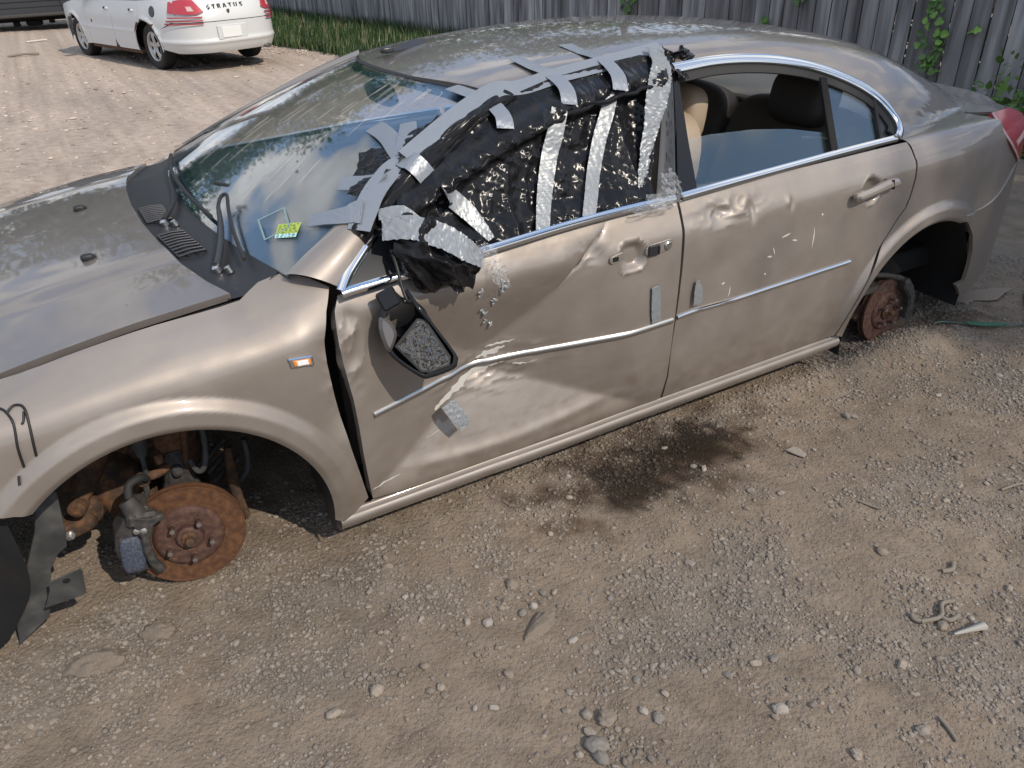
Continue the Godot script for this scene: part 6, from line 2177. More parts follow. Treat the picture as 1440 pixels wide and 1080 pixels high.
# ---------------------------------------------------------------- dark pickup at the back of the yard
func build_truck() -> void:
	var t := thing("pickup_truck", "dark grey pickup truck parked side on at the back of the yard", "truck", Vector3(0.2, -0.05, -18.7))
	var b := MB.new()
	b.extrude(pv([-2.7, 0.42, -2.05, 0.38, -1.95, 0.70, -1.5, 0.80, -1.05, 0.70, -0.95, 0.30, 2.0, 0.30, 2.05, 0.62, 2.4, 0.80, 2.8, 0.62, 2.9, 0.42, 3.3, 0.48, 3.3, 1.0, 2.0, 1.12, 0.9, 1.18, 0.2, 1.72, -1.0, 1.75, -1.25, 1.20, -2.7, 1.18]), Vector3(0, 0, 0.0), Vector3.RIGHT, Vector3.UP, -1.75, 0.0, 0.06)
	part(b, "body", M.dark_paint, t)
	b = MB.new()
	b.box(Vector3(0.5, 0.34, 0.03), Vector3(2.9, 0.07, 0.12), Basis(), 0.02)
	part(b, "running_board", M.cast_iron, t)
	b = MB.new()
	b.box(Vector3(0.3, 0.62, 0.012), Vector3(3.6, 0.03, 0.02), Basis(), 0.006)
	b.box(Vector3(0.0, 0.50, 0.010), Vector3(5.6, 0.012, 0.016), Basis(), 0.004)
	part(b, "side_moulding", M.trim_black, t)
	b = MB.new()
	b.face([Vector3(-0.9, 1.22, 0.004), Vector3(0.75, 1.22, 0.004), Vector3(0.2, 1.62, 0.004), Vector3(-0.9, 1.64, 0.004)], Vector3(0, 0, 1))
	part(b, "side_window", M.glass_dark, t)
	b = MB.new()
	b.box(Vector3(0.48, 0.72, 0.004), Vector3(0.014, 0.78, 0.01), Basis(Vector3(0, 0, 1), 0.12), 0.003)
	part(b, "door_gap", M.dark, t)
	for x in [-1.5, 2.42]:
		wheel(t, Vector3(x, 0.36, -0.16), 1.0)
	b = MB.new()
	b.box(Vector3(0.2, 0.26, -0.9), Vector3(4.2, 0.12, 1.1), Basis(), 0.03)
	b.cushion(Vector3(-0.1, 0.17, -0.5), Vector3(0.34, 0.14, 0.4), Basis(), 0.6, 10)
	b.box(Vector3(0.25, 0.19, -0.4), Vector3(0.12, 0.10, 0.2), Basis(), 0.02)
	b.box(Vector3(-0.45, 0.16, -0.4), Vector3(0.14, 0.10, 0.2), Basis(), 0.02)
	part(b, "underbody", M.dark, t)
	var p := thing("purple_car", "dark purple car mostly hidden beyond the white sedan", "car", Vector3(3.0, -0.05, -17.6))
	p.rotation.y = 1.1
	b = MB.new()
	b.extrude(pv([-2.0, 0.30, -1.75, 0.25, -1.6, 0.55, -1.3, 0.64, -1.0, 0.55, -0.9, 0.24, 1.0, 0.24, 1.1, 0.55, 1.4, 0.64, 1.7, 0.55, 1.85, 0.25, 2.2, 0.32, 2.2, 0.80, 1.3, 0.90, 0.7, 1.30, -0.8, 1.32, -1.4, 0.92, -2.0, 0.86]), Vector3.ZERO, Vector3.RIGHT, Vector3.UP, -0.85, 0.85, 0.12)
	part(b, "body", M.purple_paint, p)
	for x in [-1.3, 1.4]:
		wheel(p, Vector3(x, 0.31, 0.76), 1.0)
		wheel(p, Vector3(x, 0.31, -0.76), -1.0)

# ---------------------------------------------------------------- stones and gravel
func stone_mesh(sub: int, sd: int, amp: float, smooth: bool) -> ArrayMesh:
	var vs: Array = [Vector3.UP, Vector3.RIGHT, Vector3.BACK, Vector3.LEFT, Vector3.FORWARD, Vector3.DOWN]
	var fs: Array = [[0, 1, 2], [0, 2, 3], [0, 3, 4], [0, 4, 1], [5, 2, 1], [5, 3, 2], [5, 4, 3], [5, 1, 4]]
	for k in sub:
		var mid := {}
		var nf2 := []
		for f in fs:
			var m := []
			for e in 3:
				var a: int = f[e]
				var c: int = f[(e + 1) % 3]
				var key := mini(a, c) * 10000 + maxi(a, c)
				if not mid.has(key):
					mid[key] = vs.size()
					vs.append(((vs[a] + vs[c]) * 0.5).normalized())
				m.append(mid[key])
			nf2.append_array([[f[0], m[0], m[2]], [m[0], f[1], m[1]], [m[2], m[1], f[2]], [m[0], m[1], m[2]]])
		fs = nf2
	var n := noise(0.9, FastNoiseLite.TYPE_SIMPLEX_SMOOTH, 3, sd)
	var P := []
	for v in vs:
		var o: Vector3 = v
		# cut a few flat facets so that it reads as broken rock
		var r := 1.0 + amp * n.get_noise_3dv(o * 1.6)
		for k in 5:
			var cut := Vector3(n.get_noise_2d(k * 7.7, 1.0), n.get_noise_2d(k * 3.1, 9.0), n.get_noise_2d(k * 5.3, 4.0)).normalized()
			var lim := 0.72 if not smooth else 0.88
			var d := o.dot(cut) * r
			if d > lim: r *= lerpf(1.0, lim / d, 0.85)
		P.append(o * r)
	var N := []
	for v in P:
		N.append(Vector3.ZERO)
	var b := MB.new()
	for f in fs:
		var g: Vector3 = (P[f[1]] - P[f[0]]).cross(P[f[2]] - P[f[0]])
		if g.dot(P[f[0]]) < 0: g = -g
		for e in 3:
			N[f[e]] += g
	for f in fs:
		var g: Vector3 = (P[f[1]] - P[f[0]]).cross(P[f[2]] - P[f[0]]).normalized()
		if g.dot(P[f[0]]) < 0: g = -g
		var ids := []
		for e in 3:
			var nn: Vector3 = N[f[e]].normalized() if smooth else g.lerp(N[f[e]].normalized(), 0.35).normalized()
			ids.append(b.v(P[f[e]], nn))
		b.t(ids[0], ids[1], ids[2])
	return b.mesh()

func under_car(x: float, z: float) -> bool:
	return z < 0.80 and x > 0.40 and x < 2.45

func build_gravel() -> void:
	var g := Node3D.new()
	g.name = "gravel"
	add_child(g)
	tag(g, "loose grey and tan gravel scattered over the dirt", "gravel", "", "stuff")
	var sizes := [[30000, 0.0075, 0.017, 1.0], [80000, 0.0035, 0.0085, 0.95], [90000, 0.0018, 0.0042, 0.7]]
	for tier in 3:
		var q: Array = sizes[tier]
		for vrt in 3:
			var mm := MultiMesh.new()
			mm.transform_format = MultiMesh.TRANSFORM_3D
			mm.use_colors = true
			mm.mesh = stone_mesh(1 if tier > 0 else 2, 100 + vrt * 7 + tier, 0.5, vrt == 1)
			var T := []
			var C := []
			var want := int(q[0] / 3.0)
			var tries := 0
			while T.size() < want and tries < want * 6:
				tries += 1
				var x := rng.randf_range(-0.95, 4.6)
				var z := rng.randf_range(0.42, 2.35)
				if rng.randf() < 0.08:
					z = rng.randf_range(-0.2, 0.8)
				# denser close to the camera, thinner where the dirt is packed
				var dist := Vector2(x - 0.03, z - 2.6).length()
				if tier == 2 and dist > 2.6: continue
				if dist > 4.8: continue
				var m := nz.get_noise_2d(x * 1.3 - 7.0, z * 1.3 + 3.0) * 1.4 + nz.get_noise_2d(x * 3.7 + 20.0, z * 3.7) * 0.9
				var dens: float = smoothstep(-0.35, 0.45, m) * q[3]
				dens = maxf(dens, 0.10 + 0.10 * tier)
				dens = maxf(dens, 0.95 * exp(-pow((z - 0.86) / 0.08, 2)) * smoothstep(1.0, 1.6, x) * smoothstep(3.3, 3.0, x))
				if rng.randf() > dens: continue
				var s := lerpf(q[1], q[2], pow(rng.randf(), 2.6)) * 0.5
				var ax := Vector3(rng.randf_range(-1, 1), rng.randf_range(-1, 1), rng.randf_range(-1, 1)).normalized()
				var bs := Basis(ax, rng.randf() * TAU).scaled(Vector3.ONE * s)
				bs = Basis().scaled(Vector3(1.0, 0.66, 1.0)) * bs
				bs = Basis(Vector3.UP, rng.randf() * TAU) * Basis().scaled(Vector3(rng.randf_range(0.8, 1.35), 1.0, rng.randf_range(0.75, 1.1))) * bs
				T.append(Transform3D(bs, Vector3(x, ground_y(x, z) + s * rng.randf_range(-0.1, 0.35), z)))
				var base := soil_color(x, z)
				var v := rng.randf_range(0.72, 1.18)
				var tint := Color(0.285, 0.25, 0.215).lerp(Color(0.225, 0.208, 0.188), rng.randf()).lerp(Color(0.32, 0.275, 0.225), 0.4 * rng.randf())
				var dk := minf(1.0, base.r / 0.22)
				var c := Color(base.r * 1.08, base.g * 1.08, base.b * 1.08).lerp(tint, rng.randf_range(0.3, 0.8) * dk) * v
				c = Color(minf(c.r, 0.5), minf(c.g, 0.48), minf(c.b, 0.46), 1.0)
				C.append(c)
			mm.instance_count = T.size()
			for k in T.size():
				mm.set_instance_transform(k, T[k])
				mm.set_instance_color(k, C[k])
			var o := MultiMeshInstance3D.new()
			o.name = "gravel_stones"
			o.multimesh = mm
			o.material_override = M.stone
			g.add_child(o, true)
	# coarse stones that can be told apart
	var kinds := [stone_mesh(3, 301, 0.35, true), stone_mesh(3, 302, 0.5, false), stone_mesh(3, 303, 0.3, true), stone_mesh(2, 304, 0.6, false)]
	var mats := []
	for k in 5:
		var m := mat("rock_%d" % k, [.27, .31, .22, .345, .24][k], [.235, .265, .20, .31, .20][k], [.20, .215, .175, .27, .16][k], 0.9)
		m.albedo_texture = M.stone.albedo_texture
		m.metallic_specular = 0.3
		tri(m, 9.0)
		mats.append(m)
	var named := [[1.092, 1.882, .025, 3, 0, "pale round pebble, the whitest on the bare dirt, with a dark patch behind it"], [0.483, 0.989, .022, 4, 0, "grey chunk of rock alone on the dirt below the front door"], [1.735, 1.657, .029, 4, 2, "smooth brown pebble, the largest on the open dirt beyond the oil stain"], [2.247, 1.106, .025, 2, 1, "flat dark stone near the sill of the rear door"], [0.306, 1.365, .031, 1, 2, "large smooth tan pebble among small gravel below the brake disc"], [0.199, 1.370, .024, 1, 3, "tan triangular stone with a pointed top near the bare dirt edge"], [0.738, 1.701, .036, 4, 1, "big flat angular grey stone in the heap of coarse stones"], [0.677, 1.744, .038, 2, 2, "biggest round grey stone at the edge of the coarse heap"], [0.703, 1.665, .024, 0, 2, "round grey stone touching the big angular one in the coarse heap"]]
	var plainq := [0.634, 1.311, .025, 0.588, 1.283, .020, 0.795, 1.471, .022, 0.95, 1.486, .015, 1.14, 1.756, .020, 1.059, 1.748, .018, 1.332, 1.899, .018, 1.638, 1.913, .027, 0.444, 1.428, .018, 0.443, 1.452, .016, 0.418, 1.424, .018, 0.435, 1.357, .018, 0.603, 1.48, .021, 0.526, 1.542, .018, 0.489, 1.52, .014, 0.757, 1.223, .027, 0.819, 1.284, .020, 0.77, 1.316, .022, 0.69, 1.283, .016, 0.893, 1.714, .014, 1.622, 1.252, .021, 1.066, 1.893, .013, 1.573, 1.089, .019, 1.535, 0.93, .018, 1.102, 0.984, .018, 1.551, 1.061, .019, 0.483, 1.117, .014, 0.405, 1.055, .018, 0.847, 1.301, .016, 0.733, 1.323, .020, 1.548, 1.311, .016, 2.106, 1.603, .016, 1.984, 1.19, .015, 0.682, 1.71, .024, 0.667, 1.772, .030, 0.632, 1.741, .016, 0.836, 1.758, .024, 0.819, 1.727, .019, 0.86, 1.648, .014]
	for q in named:
		var o := part(kinds[q[4]], "stone", mats[q[3]], self)
		place_stone(o, q[0], q[1], q[2])
		tag(o, q[5], "stone", "single stones lying on the dirt")
	var cnt := plainq.size() / 3
	for k in cnt + 110:
		var x: float
		var z: float
		var s: float
		if k < cnt:
			x = plainq[k * 3]; z = plainq[k * 3 + 1]; s = plainq[k * 3 + 2]
		else:
			x = rng.randf_range(-0.6, 4.2)
			z = rng.randf_range(0.85, 2.1)
			s = lerpf(0.012, 0.024, pow(rng.randf(), 2.2))
			var m := nz.get_noise_2d(x * 1.3 - 7.0, z * 1.3 + 3.0)
			if m < -0.05 and rng.randf() < 0.7: continue
		var kk := rng.randi_range(0, 3)
		var tk := rng.randi_range(0, 4)
		var o := part(kinds[kk], "pebble", mats[tk], self)
		place_stone(o, x, z, s)
		var tone: String = ["greyish", "tan", "brown", "pale", "dark brown"][tk]
		var zone: String = "below the brake disc" if x < 0.45 else ("beside the coarse stone heap" if x < 0.95 and z > 1.55 else ("on the dirt below the smashed door" if x < 1.15 and z < 1.55 else ("near the oil stain" if x < 1.9 and z < 1.3 else ("around the brown pebble" if x < 2.3 and z > 1.3 else ("near the sill of the rear door" if x < 2.6 else "behind the rear brake disc")))))
		if x < 0.45 and z > 1.3: zone = "at the front edge of the dirt"
		if x >= 0.95 and x < 1.6 and z > 1.55: zone = "on the bare dirt around the white pebble"
		var form: String = ["smooth", "chipped", "rounded", "sharp edged"][kk]
		tag(o, "%s %s thumb sized pebble lying %s" % [form, tone, zone], "pebble", "thumb sized pebbles in the gravel")

func place_stone(o: Node3D, x: float, z: float, s: float) -> void:
	var b := Basis(Vector3.UP, rng.randf() * TAU) * Basis().scaled(Vector3(rng.randf_range(0.95, 1.3), rng.randf_range(0.5, 0.75), rng.randf_range(0.75, 1.0)) * s * 0.62)
	o.transform = Transform3D(Basis(Vector3(1, 0, 0), rng.randf_range(-0.25, 0.25)) * b, Vector3(x, ground_y(x, z) + s * 0.18, z))

# ---------------------------------------------------------------- litter on the ground
func flat_bit(called: String, poly: Array, h: float, m: Material, label: String, cat: String, lift := 0.004, tilt := Vector3.UP) -> void:
	var pp := pv(poly)
	var c := Vector2.ZERO
	for p in pp: c += p / pp.size()
	var loc := PackedVector2Array()
	for p in pp: loc.append(Vector2(p.x - c.x, -(p.y - c.y)))
	var b := MB.new()
	var n := tilt.normalized()
	var u := Vector3.RIGHT
	u = (u - n * u.dot(n)).normalized()
	b.extrude(loc, Vector3.ZERO, u, n.cross(u), 0.0, h, minf(h * 0.4, 0.004))
	var o := part(b, called, m, self)
	o.position = Vector3(c.x, ground_y(c.x, c.y) + lift, c.y)
	tag(o, label, cat)

func build_debris() -> void:
	var b := MB.new()
	var P0 := Vector3(1.632, 0, 1.948)
	var P1 := Vector3(1.722, 0, 1.972)
	P0.y = ground_y(P0.x, P0.z) + 0.012
	P1.y = ground_y(P1.x, P1.z) + 0.016
	b.tube([P0, P0.lerp(P1, 0.15), P0.lerp(P1, 0.5), P0.lerp(P1, 0.8), P1.lerp(P0, 0.06), P1], [0.003, 0.006, 0.008, 0.012, 0.015, 0.009], 12, true, 0.5)
	tag(part(b, "bone", M.bone, self), "pale bone shaped scrap lying on the gravel", "bone")
	b = MB.new()
	for seg in [[1.60, 1.878, 1.655, 1.895, 1.70, 1.868, 1.735, 1.878], [1.655, 1.895, 1.665, 1.915, 1.70, 1.915], [1.60, 1.878, 1.592, 1.862, 1.602, 1.85]]:
		var pts := []
		for p in pv(seg):
			pts.append(Vector3(p.x, ground_y(p.x, p.y) + 0.010, p.y))
		b.tube(smooth3(pts, 4), 0.006, 7)
	tag(part(b, "twig", M.stick, self), "forked grey twig half buried in gravel behind the bone", "twig")
	flat_bit("shard", [1.886, 1.150, 1.925, 1.150, 1.935, 1.175, 1.928, 1.205, 1.905, 1.215, 1.893, 1.18], 0.006, mats_card("shard_tan", .30, .26, .215), "flat tan shard with a cut corner on the dirt beyond the oil stain", "shard")
	flat_bit("card_scrap", [3.50, 0.655, 3.58, 0.620, 3.70, 0.650, 3.80, 0.690, 3.88, 0.742, 3.80, 0.752, 3.70, 0.778, 3.66, 0.765, 3.60, 0.722, 3.54, 0.725], 0.008, M.tan_card, "flat brown cardboard scrap behind the rear brake disc", "cardboard")
	b = MB.new()
	var st := []
	var pts2 := [Vector2(3.13, 0.83), Vector2(3.22, 0.815), Vector2(3.30, 0.86), Vector2(3.36, 0.93), Vector2(3.46, 1.0), Vector2(3.56, 1.0), Vector2(3.66, 0.95), Vector2(3.76, 0.88), Vector2(3.88, 0.80)]
	for p in pts2:
		st.append(Vector3(p.x, ground_y(p.x, p.y) + 0.012, p.y))
	b.tube(smooth3(st, 5), 0.006, 7, true, 0.6)
	var strap := part(b, "green_strap", mats_card("strap_grey", .11, .15, .125), self)
	tag(strap, "thin grey green strap trailing over the ground behind the rear brake disc", "strap")
	b = MB.new()
	var fl := [Vector3(3.30, 0, 0.872), Vector3(3.36, 0, 0.93), Vector3(3.43, 0, 0.982)]
	for k in 3:
		fl[k].y = ground_y(fl[k].x, fl[k].z) + 0.020
	strip(b, smooth3(fl, 4), dup_normal(Vector3(0.1, 1, 0.2), 9), [0.01, 0.024, 0.030, 0.032, 0.03, 0.028, 0.024, 0.02, 0.008], 0.003, 4)
	part(b, "flat_end", M.strap_green, strap)
	for q in [[[1.378, 2.085, 1.372, 2.11, 1.362, 2.138], 0.005, "thin dark stick lying in the gravel near the bone"], [[1.868, 1.472, 1.880, 1.495, 1.893, 1.522], 0.004, "short dark twig on the open dirt by the brown pebble"], [[1.815, 1.79, 1.845, 1.80, 1.872, 1.785], 0.007, "stubby grey stick lying beyond the bone"], [[2.30, 1.66, 2.36, 1.67, 2.42, 1.69], 0.004, "thin twig on the gravel far from the car"]]:
		b = MB.new()
		var pts := []
		for p in pv(q[0]):
			pts.append(Vector3(p.x, ground_y(p.x, p.y) + 0.006, p.y))
		b.tube(smooth3(pts, 3), q[1], 6)
		tag(part(b, "twig", M.stick, self), q[2], "twig")
	# a worn patch of plate in the dirt, an old bark scrap
	for q in [["bark_scrap", 0.74, 1.392, 0.066, 0.016, 0.028, 0.35, "bark_tan", "long flat brown bark scrap pressed into the dirt", "bark"], ["rock_slab", -0.265, 0.925, 0.075, 0.030, 0.040, -0.25, "slab", "flat worn rock slab below the torn liner bracket", "rock"], ["rock_slab", -0.12, 0.905, 0.045, 0.026, 0.028, -0.4, "slab", "smaller rock slab beside the brake disc, next to the larger slab", "rock"]]:
		var m2: Material = M[q[7]] if M.has(q[7]) else mats_card(q[7], .19, .155, .12)
		var o := part(stone_mesh(3, 410 + int(absf(q[1]) * 100.0), 0.45, false), q[0], m2, self)
		o.transform = Transform3D(Basis(Vector3.UP, q[6]) * Basis(Vector3(1, 0, 0), 0.15) * Basis().scaled(Vector3(q[3], q[4], q[5])), Vector3(q[1], ground_y(q[1], q[2]) + 0.001, q[2]))
		tag(o, q[8], q[9])
	# white piece of wood far off
	b = MB.new()
	b.box(Vector3.ZERO, Vector3(0.40, 0.02, 0.07), Basis(Vector3.UP, 0.45), 0.004)
	var wd := part(b, "wood_strip", M.pale_wood, self)
	wd.position = Vector3(0.02, ground_y(0.02, -16.2) + 0.02, -16.2)
	tag(wd, "short white strip of wood on the dirt left of the white sedan", "wood")
	wd.set_meta("label", "short white strip of wood on the dirt between the pickup and the white sedan")
	b = MB.new()
	b.tube([Vector3(-0.25, 0, 0), Vector3(0, 0.02, 0.02), Vector3(0.22, 0.0, -0.03)], 0.018, 7)
	var br := part(b, "branch", M.stick, self)
	br.position = Vector3(-0.22, ground_y(-0.22, -13.7) + 0.015, -13.7)
	tag(br, "short dark branch on the dirt near the white sedan's front wheel", "branch")
	# litter of small bits over the far dirt
	var mm := MultiMesh.new()
	mm.transform_format = MultiMesh.TRANSFORM_3D
	mm.use_colors = true
	mm.mesh = stone_mesh(1, 77, 0.5, false)
	mm.instance_count = 5200
	for k in mm.instance_count:
		var z := rng.randf_range(-12.5, -1.2)
		var x := rng.randf_range(-0.8, 4.6)
		if rng.randf() < 0.25:
			var t := rng.randf()
			x = lerpf(3.3, 4.7, t) + rng.randf_range(-0.3, 0.5)
			z = lerpf(-12.4, -9.2, t) + rng.randf_range(-0.5, 0.5)
		var s := lerpf(0.005, 0.028, pow(rng.randf(), 4.0))
		mm.set_instance_transform(k, Transform3D(Basis(Vector3.UP, rng.randf() * TAU) * Basis().scaled(Vector3(s * rng.randf_range(0.8, 1.8), s * 0.5, s)), Vector3(x, ground_y(x, z) + s * 0.1, z)))
		var c := soil_color(x, z) * rng.randf_range(0.6, 1.3)
		mm.set_instance_color(k, Color(c.r, c.g, c.b, 1))
	var far := MultiMeshInstance3D.new()
	far.name = "rubble"
	far.multimesh = mm
	far.material_override = M.stone
	add_child(far)
	tag(far, "small stones and crumbs strewn over the dirt towards the white sedan", "rubble", "", "stuff")

func mats_card(called: String, r: float, g: float, bl: float) -> StandardMaterial3D:
	var m := mat(called, r, g, bl, 0.92)
	m.albedo_texture = M.stone.albedo_texture
	tri(m, 14.0)
	return m

# ---------------------------------------------------------------- plants
func leaf_mesh(lobed: bool) -> ArrayMesh:
	var b := MB.new()
	var pts := pv([0, 0, 0.22, 0.06, 0.42, 0.28, 0.44, 0.52, 0.26, 0.80, 0.0, 1.0, -0.26, 0.80, -0.44, 0.52, -0.42, 0.28, -0.22, 0.06]) if not lobed else pv([0, 0, 0.30, -0.08, 0.55, 0.15, 0.50, 0.42, 0.30, 0.50, 0.32, 0.74, 0.0, 1.0, -0.32, 0.74, -0.30, 0.50, -0.50, 0.42, -0.55, 0.15, -0.30, -0.08])
	var lift := func(p: Vector2) -> Vector3: return Vector3(p.x, p.y, 0.16 * absf(p.x) - 0.22 * p.y * p.y)
	var mid := b.v(lift.call(Vector2(0, 0.45)), Vector3(0, 0.15, 1).normalized())
	var ids := []
	for p in pts:
		ids.append(b.v(lift.call(p), Vector3(-0.35 * signf(p.x), 0.3, 1).normalized()))
	for k in ids.size():
		b.t(mid, ids[k], ids[(k + 1) % ids.size()])
	return b.mesh()

func fence_pt(s: float, y: float, out: float) -> Vector3:
	return Vector3(7.1, y, 0) + Vector3(0.1503, 0, 0.98864) * s + Vector3(-0.98864, 0, 0.1503) * out

func build_plants() -> void:
	var lm := [leaf_mesh(true), leaf_mesh(false)]
	var greens := []
	for k in 4:
		var m := mat("vine_%d" % k, [.07, .11, .045, .16][k], [.15, .23, .095, .31][k], [.03, .04, .022, .05][k], 0.5)
		m.backlight_enabled = true
		m.backlight = Color(0.25, 0.38, 0.08)
		greens.append(m)
	# clumps of vine on the fence, each leaf its own piece: along the fence, height, spread, leaves, size
	var clumps := [[-1.98, 0.86, 0.09, 12, 0.055, "leafy vine tuft hanging at the top edge beside the tall vine"], [-1.95, 0.54, 0.19, 34, 0.062, "tall vine with the largest leaves climbing the boards behind the car's rear"], [-1.60, 0.74, 0.03, 2, 0.07, "lone bright green leaf poking between two boards"], [-3.72, 0.60, 0.10, 14, 0.075, "small bright vine peeping over the roof's rear curve"], [-3.30, 0.86, 0.06, 6, 0.06, "little vine at the top edge above the roof's rear curve"], [-5.62, 0.78, 0.16, 16, 0.08, "dark vine pushing through the boards above the middle of the roof"], [-1.62, 0.02, 0.09, 12, 0.035, "low weed at the fence foot right above the boot lid"], [-1.30, 0.0, 0.08, 8, 0.035, "pale weed at the fence foot near the tail lamp"]]
	for q in clumps:
		var o := thing("vine", q[5], "vine", fence_pt(q[0], q[1] - q[2], 0.02), "vines growing through the fence")
		var b := MB.new()
		var sp := []
		for k in 5:
			var t := k / 4.0
			sp.append(Vector3(0.15, 0, 0.98).normalized() * (q[2] * 0.6 * sin(t * 5.0 + q[0])) + Vector3.UP * (q[2] * 2.0 * t) + Vector3(-0.99, 0, 0.15) * 0.015)
		b.tube(smooth3(sp, 3), 0.004, 6)
		part(b, "stem", M.stem, o)
		for k in q[3]:
			var off: Vector3 = Vector3(0.1503, 0, 0.98864) * rng.randf_range(-1, 1) * q[2] * 0.5 + Vector3.UP * (q[2] + rng.randf_range(-1.1, 1.1) * q[2]) + Vector3(-0.98864, 0, 0.1503) * rng.randf_range(0.01, 0.07)
			var s: float = q[4] * rng.randf_range(0.7, 1.25)
			var l := part(lm[k % 2], "leaf", greens[rng.randi_range(0, 3)] if q[3] > 3 else greens[3], o)
			l.transform = Transform3D(Basis(Vector3.UP, -1.42 + rng.randf_range(-0.7, 0.7)) * Basis(Vector3.RIGHT, rng.randf_range(-1.3, 0.3)) * Basis(Vector3.BACK, rng.randf_range(-1.8, 1.8)) * Basis().scaled(Vector3.ONE * s), off)
	# shrubs growing thick behind the boards
	var hm := MultiMesh.new()
	hm.transform_format = MultiMesh.TRANSFORM_3D
	hm.mesh = lm[1]
	hm.instance_count = 16000
	for k in hm.instance_count:
		var P := fence_pt(rng.randf_range(-20.0, 3.2), rng.randf_range(-0.05, 1.9), -0.22 - 0.9 * rng.randf())
		hm.set_instance_transform(k, Transform3D(Basis(Vector3.UP, rng.randf() * TAU) * Basis(Vector3.RIGHT, rng.randf_range(-1.8, 0.4)) * Basis().scaled(Vector3.ONE * rng.randf_range(0.10, 0.20)), P))
	var hi := MultiMeshInstance3D.new()
	hi.name = "undergrowth"
	hi.multimesh = hm
	hi.material_override = M.tree_leaf
	add_child(hi)
	tag(hi, "dark undergrowth filling the space behind the fence boards", "undergrowth", "", "stuff")
	# bush at the fence foot beside the tail lamp
	var bush := thing("bush", "leafy green bush at the fence foot behind the tail lamp", "bush", fence_pt(-0.55, -0.10, 0.45))
	var mm := MultiMesh.new()
	mm.transform_format = MultiMesh.TRANSFORM_3D
	mm.use_colors = true
	mm.mesh = lm[1]
	mm.instance_count = 1500
	for k in mm.instance_count:
		var t := rng.randf()
		var a := Vector3(0.1503, 0, 0.98864) * rng.randf_range(-0.75, 1.3) + Vector3(-0.98864, 0, 0.1503) * rng.randf_range(-0.30, 0.26) + Vector3.UP * (0.02 + 0.72 * t * (0.7 + 0.3 * sin(k * 0.7)))
		var s := rng.randf_range(0.03, 0.075)
		mm.set_instance_transform(k, Transform3D(Basis(Vector3.UP, rng.randf() * TAU) * Basis(Vector3.RIGHT, rng.randf_range(-1.6, 0.4)) * Basis().scaled(Vector3.ONE * s), a))
		var v := rng.randf()
		mm.set_instance_color(k, Color(lerpf(.03, .12, v), lerpf(.075, .22, v), lerpf(.018, .04, v), 1))
	var mi := MultiMeshInstance3D.new()
	mi.name = "foliage"
	mi.multimesh = mm
	mi.material_override = M.leaf
	bush.add_child(mi)
	mi.set_meta("kind", "stuff")
	var sb := MB.new()
	for k in 9:
		var a := Vector3(0.1503, 0, 0.98864) * lerpf(-0.6, 1.1, k / 8.0)
		sb.tube([a, a + Vector3(rng.randf_range(-0.1, 0.1), 0.3, rng.randf_range(-0.1, 0.1)), a + Vector3(rng.randf_range(-0.15, 0.15), 0.62, rng.randf_range(-0.15, 0.15))], [0.006, 0.005, 0.002], 6)
	part(sb, "stems", M.stem, bush)
	# grass strip along the far fence
	var gm := MB.new()
	for k in 5:
		var an := k * 1.3
		var d := Vector3(cos(an), 0, sin(an))
		var s := Vector3(-sin(an), 0, cos(an))
		var r := 0.02 * k
		var base := d * r
		var pts := [base, base + d * 0.05 + Vector3.UP * 0.55, base + d * (0.18 + 0.04 * k) + Vector3.UP * 0.95]
		var i0 := gm.v(pts[0] - s * 0.022, Vector3(d.x, 0.4, d.z))
		gm.v(pts[0] + s * 0.022, Vector3(d.x, 0.4, d.z))
		gm.v(pts[1] - s * 0.018, Vector3(d.x, 0.5, d.z))
		gm.v(pts[1] + s * 0.018, Vector3(d.x, 0.5, d.z))
		gm.v(pts[2], Vector3(d.x, 0.7, d.z))
		gm.q(i0, i0 + 1, i0 + 3, i0 + 2)
		gm.t(i0 + 2, i0 + 3, i0 + 4)
	var gg := MultiMesh.new()
	gg.transform_format = MultiMesh.TRANSFORM_3D
	gg.use_colors = true
	gg.mesh = gm.mesh()
	gg.instance_count = 12000
	for k in gg.instance_count:
		var s := -rng.randf_range(4.0, 19.0)
		var edge := 1.45 + 0.35 * nz.get_noise_2d(s * 0.9, 3.0) - 0.35 * smoothstep(-9.0, -6.0, s)
		var out := edge * pow(rng.randf(), 1.2)
		var P := fence_pt(s, 0, out)
		var h := rng.randf_range(0.16, 0.46) * (1.15 - 0.55 * out / edge)
		gg.set_instance_transform(k, Transform3D(Basis(Vector3.UP, rng.randf() * TAU) * Basis().scaled(Vector3(h * 0.8, h, h * 0.8)), Vector3(P.x, ground_y(P.x, P.z) - 0.01, P.z)))
		var v := rng.randf()
		var c := Color(.022, .058, .012).lerp(Color(.065, .125, .026), v * v)
		if rng.randf() < 0.06: c = Color(.30, .27, .14)
		gg.set_instance_color(k, Color(c.r, c.g, c.b, 1))
	var gi := MultiMeshInstance3D.new()
	gi.name = "grass"
	gi.multimesh = gg
	gi.material_override = M.leaf
	add_child(gi)
	tag(gi, "strip of uncut green grass along the foot of the fence", "grass", "", "stuff")
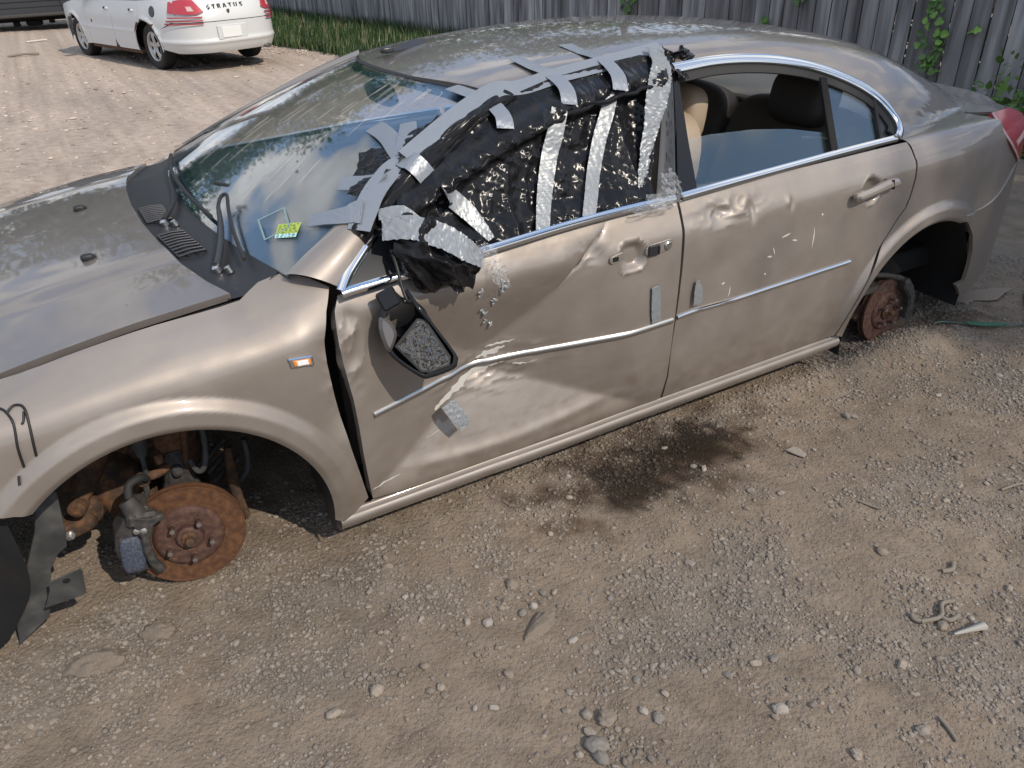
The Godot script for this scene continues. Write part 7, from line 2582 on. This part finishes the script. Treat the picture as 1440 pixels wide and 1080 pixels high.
	# trees beyond the fence and the yard: they show in the glass and the bonnet
	for q in [[9.7, 12.1, 18.0, 3.0, "tree standing off the near side of the yard, shading the rear of the wrecked sedan"], [3.0, -34.0, 23.0, 8.5, "broad maple tree beyond the pickup, the tallest of the trees"], [-6.0, -33.0, 14.0, 6.0, "low spreading tree at the back of the yard beyond the pickup"], [-15.0, -36.0, 11.0, 6.0, "round tree at the far corner of the yard"], [9.5, -23.0, 9.5, 4.5, "leafy tree over the fence near the white sedan"], [13.5, -15.0, 9.0, 4.5, "leafy tree over the fence opposite the roof"], [16.0, -7.0, 8.5, 4.5, "leafy tree over the fence opposite the rear door"], [10.5, -33.0, 13.0, 5.0, "tall tree beyond the fence behind the white sedan"]]:
		tree(q[0], q[1], q[2], q[3], q[4], lm[1])
	# tall weeds between the pickup and the purple car
	var wb := thing("weeds", "tall olive weeds between the pickup and the white sedan", "weeds", Vector3(1.55, -0.05, -19.3))
	wb.set_meta("kind", "stuff")
	var wm := MultiMesh.new()
	wm.transform_format = MultiMesh.TRANSFORM_3D
	wm.use_colors = true
	wm.mesh = gg.mesh
	wm.instance_count = 500
	for k in wm.instance_count:
		wm.set_instance_transform(k, Transform3D(Basis(Vector3.UP, rng.randf() * TAU) * Basis().scaled(Vector3(0.5, rng.randf_range(0.4, 1.1), 0.5)), Vector3(rng.randf_range(-0.5, 1.6), 0, rng.randf_range(-1.2, 0.2))))
		wm.set_instance_color(k, Color(.20, .19, .09).lerp(Color(.09, .12, .04), rng.randf()))
	var wi := MultiMeshInstance3D.new()
	wi.name = "stalks"
	wi.multimesh = wm
	wi.material_override = M.leaf
	wb.add_child(wi)

func tree(x: float, z: float, h: float, r: float, label: String, leaf: Mesh) -> void:
	var t := thing("tree", label, "tree", Vector3(x, -0.1, z), "trees around the yard")
	var b := MB.new()
	b.tube([Vector3(0, 0, 0), Vector3(0.1, h * 0.25, 0.05), Vector3(-0.05, h * 0.5, 0), Vector3(0.1, h * 0.8, 0)], [h * 0.028, h * 0.02, h * 0.014, 0.03], 10)
	for k in 7:
		var a := TAU * k / 7.0 + x
		var y := h * lerpf(0.28, 0.62, fmod(k * 0.37, 1.0))
		b.tube([Vector3(0, y, 0), Vector3(cos(a) * r * 0.4, y + h * 0.10, sin(a) * r * 0.4), Vector3(cos(a) * r * 0.8, y + h * 0.16, sin(a) * r * 0.8)], [h * 0.010, h * 0.006, 0.02], 7)
	part(b, "trunk", M.bark, t)
	var centres := []
	for k in 34:
		var d := Vector3(rng.randf_range(-1, 1), rng.randf_range(-1, 1), rng.randf_range(-1, 1))
		if d.length() > 1.0: d = d.normalized()
		centres.append(Vector3(d.x * r * 0.85, h * 0.60 + d.y * h * (0.34 if z < 0.0 else 0.15), d.z * r * 0.85))
	var mm := MultiMesh.new()
	mm.transform_format = MultiMesh.TRANSFORM_3D
	mm.mesh = leaf
	mm.instance_count = int(9000.0 * maxf(1.0, r * r / 30.0)) if z < 0.0 else 26000
	for k in mm.instance_count:
		var c: Vector3 = centres[k % centres.size()]
		var d := Vector3(rng.randfn(), rng.randfn() * 0.7, rng.randfn()) * r * 0.17
		var s := rng.randf_range(0.16, 0.34) * minf(h / 12.0, 1.25) * (1.0 if z < 0.0 else 0.42)
		mm.set_instance_transform(k, Transform3D(Basis(Vector3.UP, rng.randf() * TAU) * Basis(Vector3.RIGHT, rng.randf_range(-2.0, 0.6)) * Basis().scaled(Vector3.ONE * s), c + d))
	var o := MultiMeshInstance3D.new()
	o.name = "crown"
	o.multimesh = mm
	o.material_override = M.tree_leaf
	t.add_child(o)
	o.set_meta("kind", "stuff")
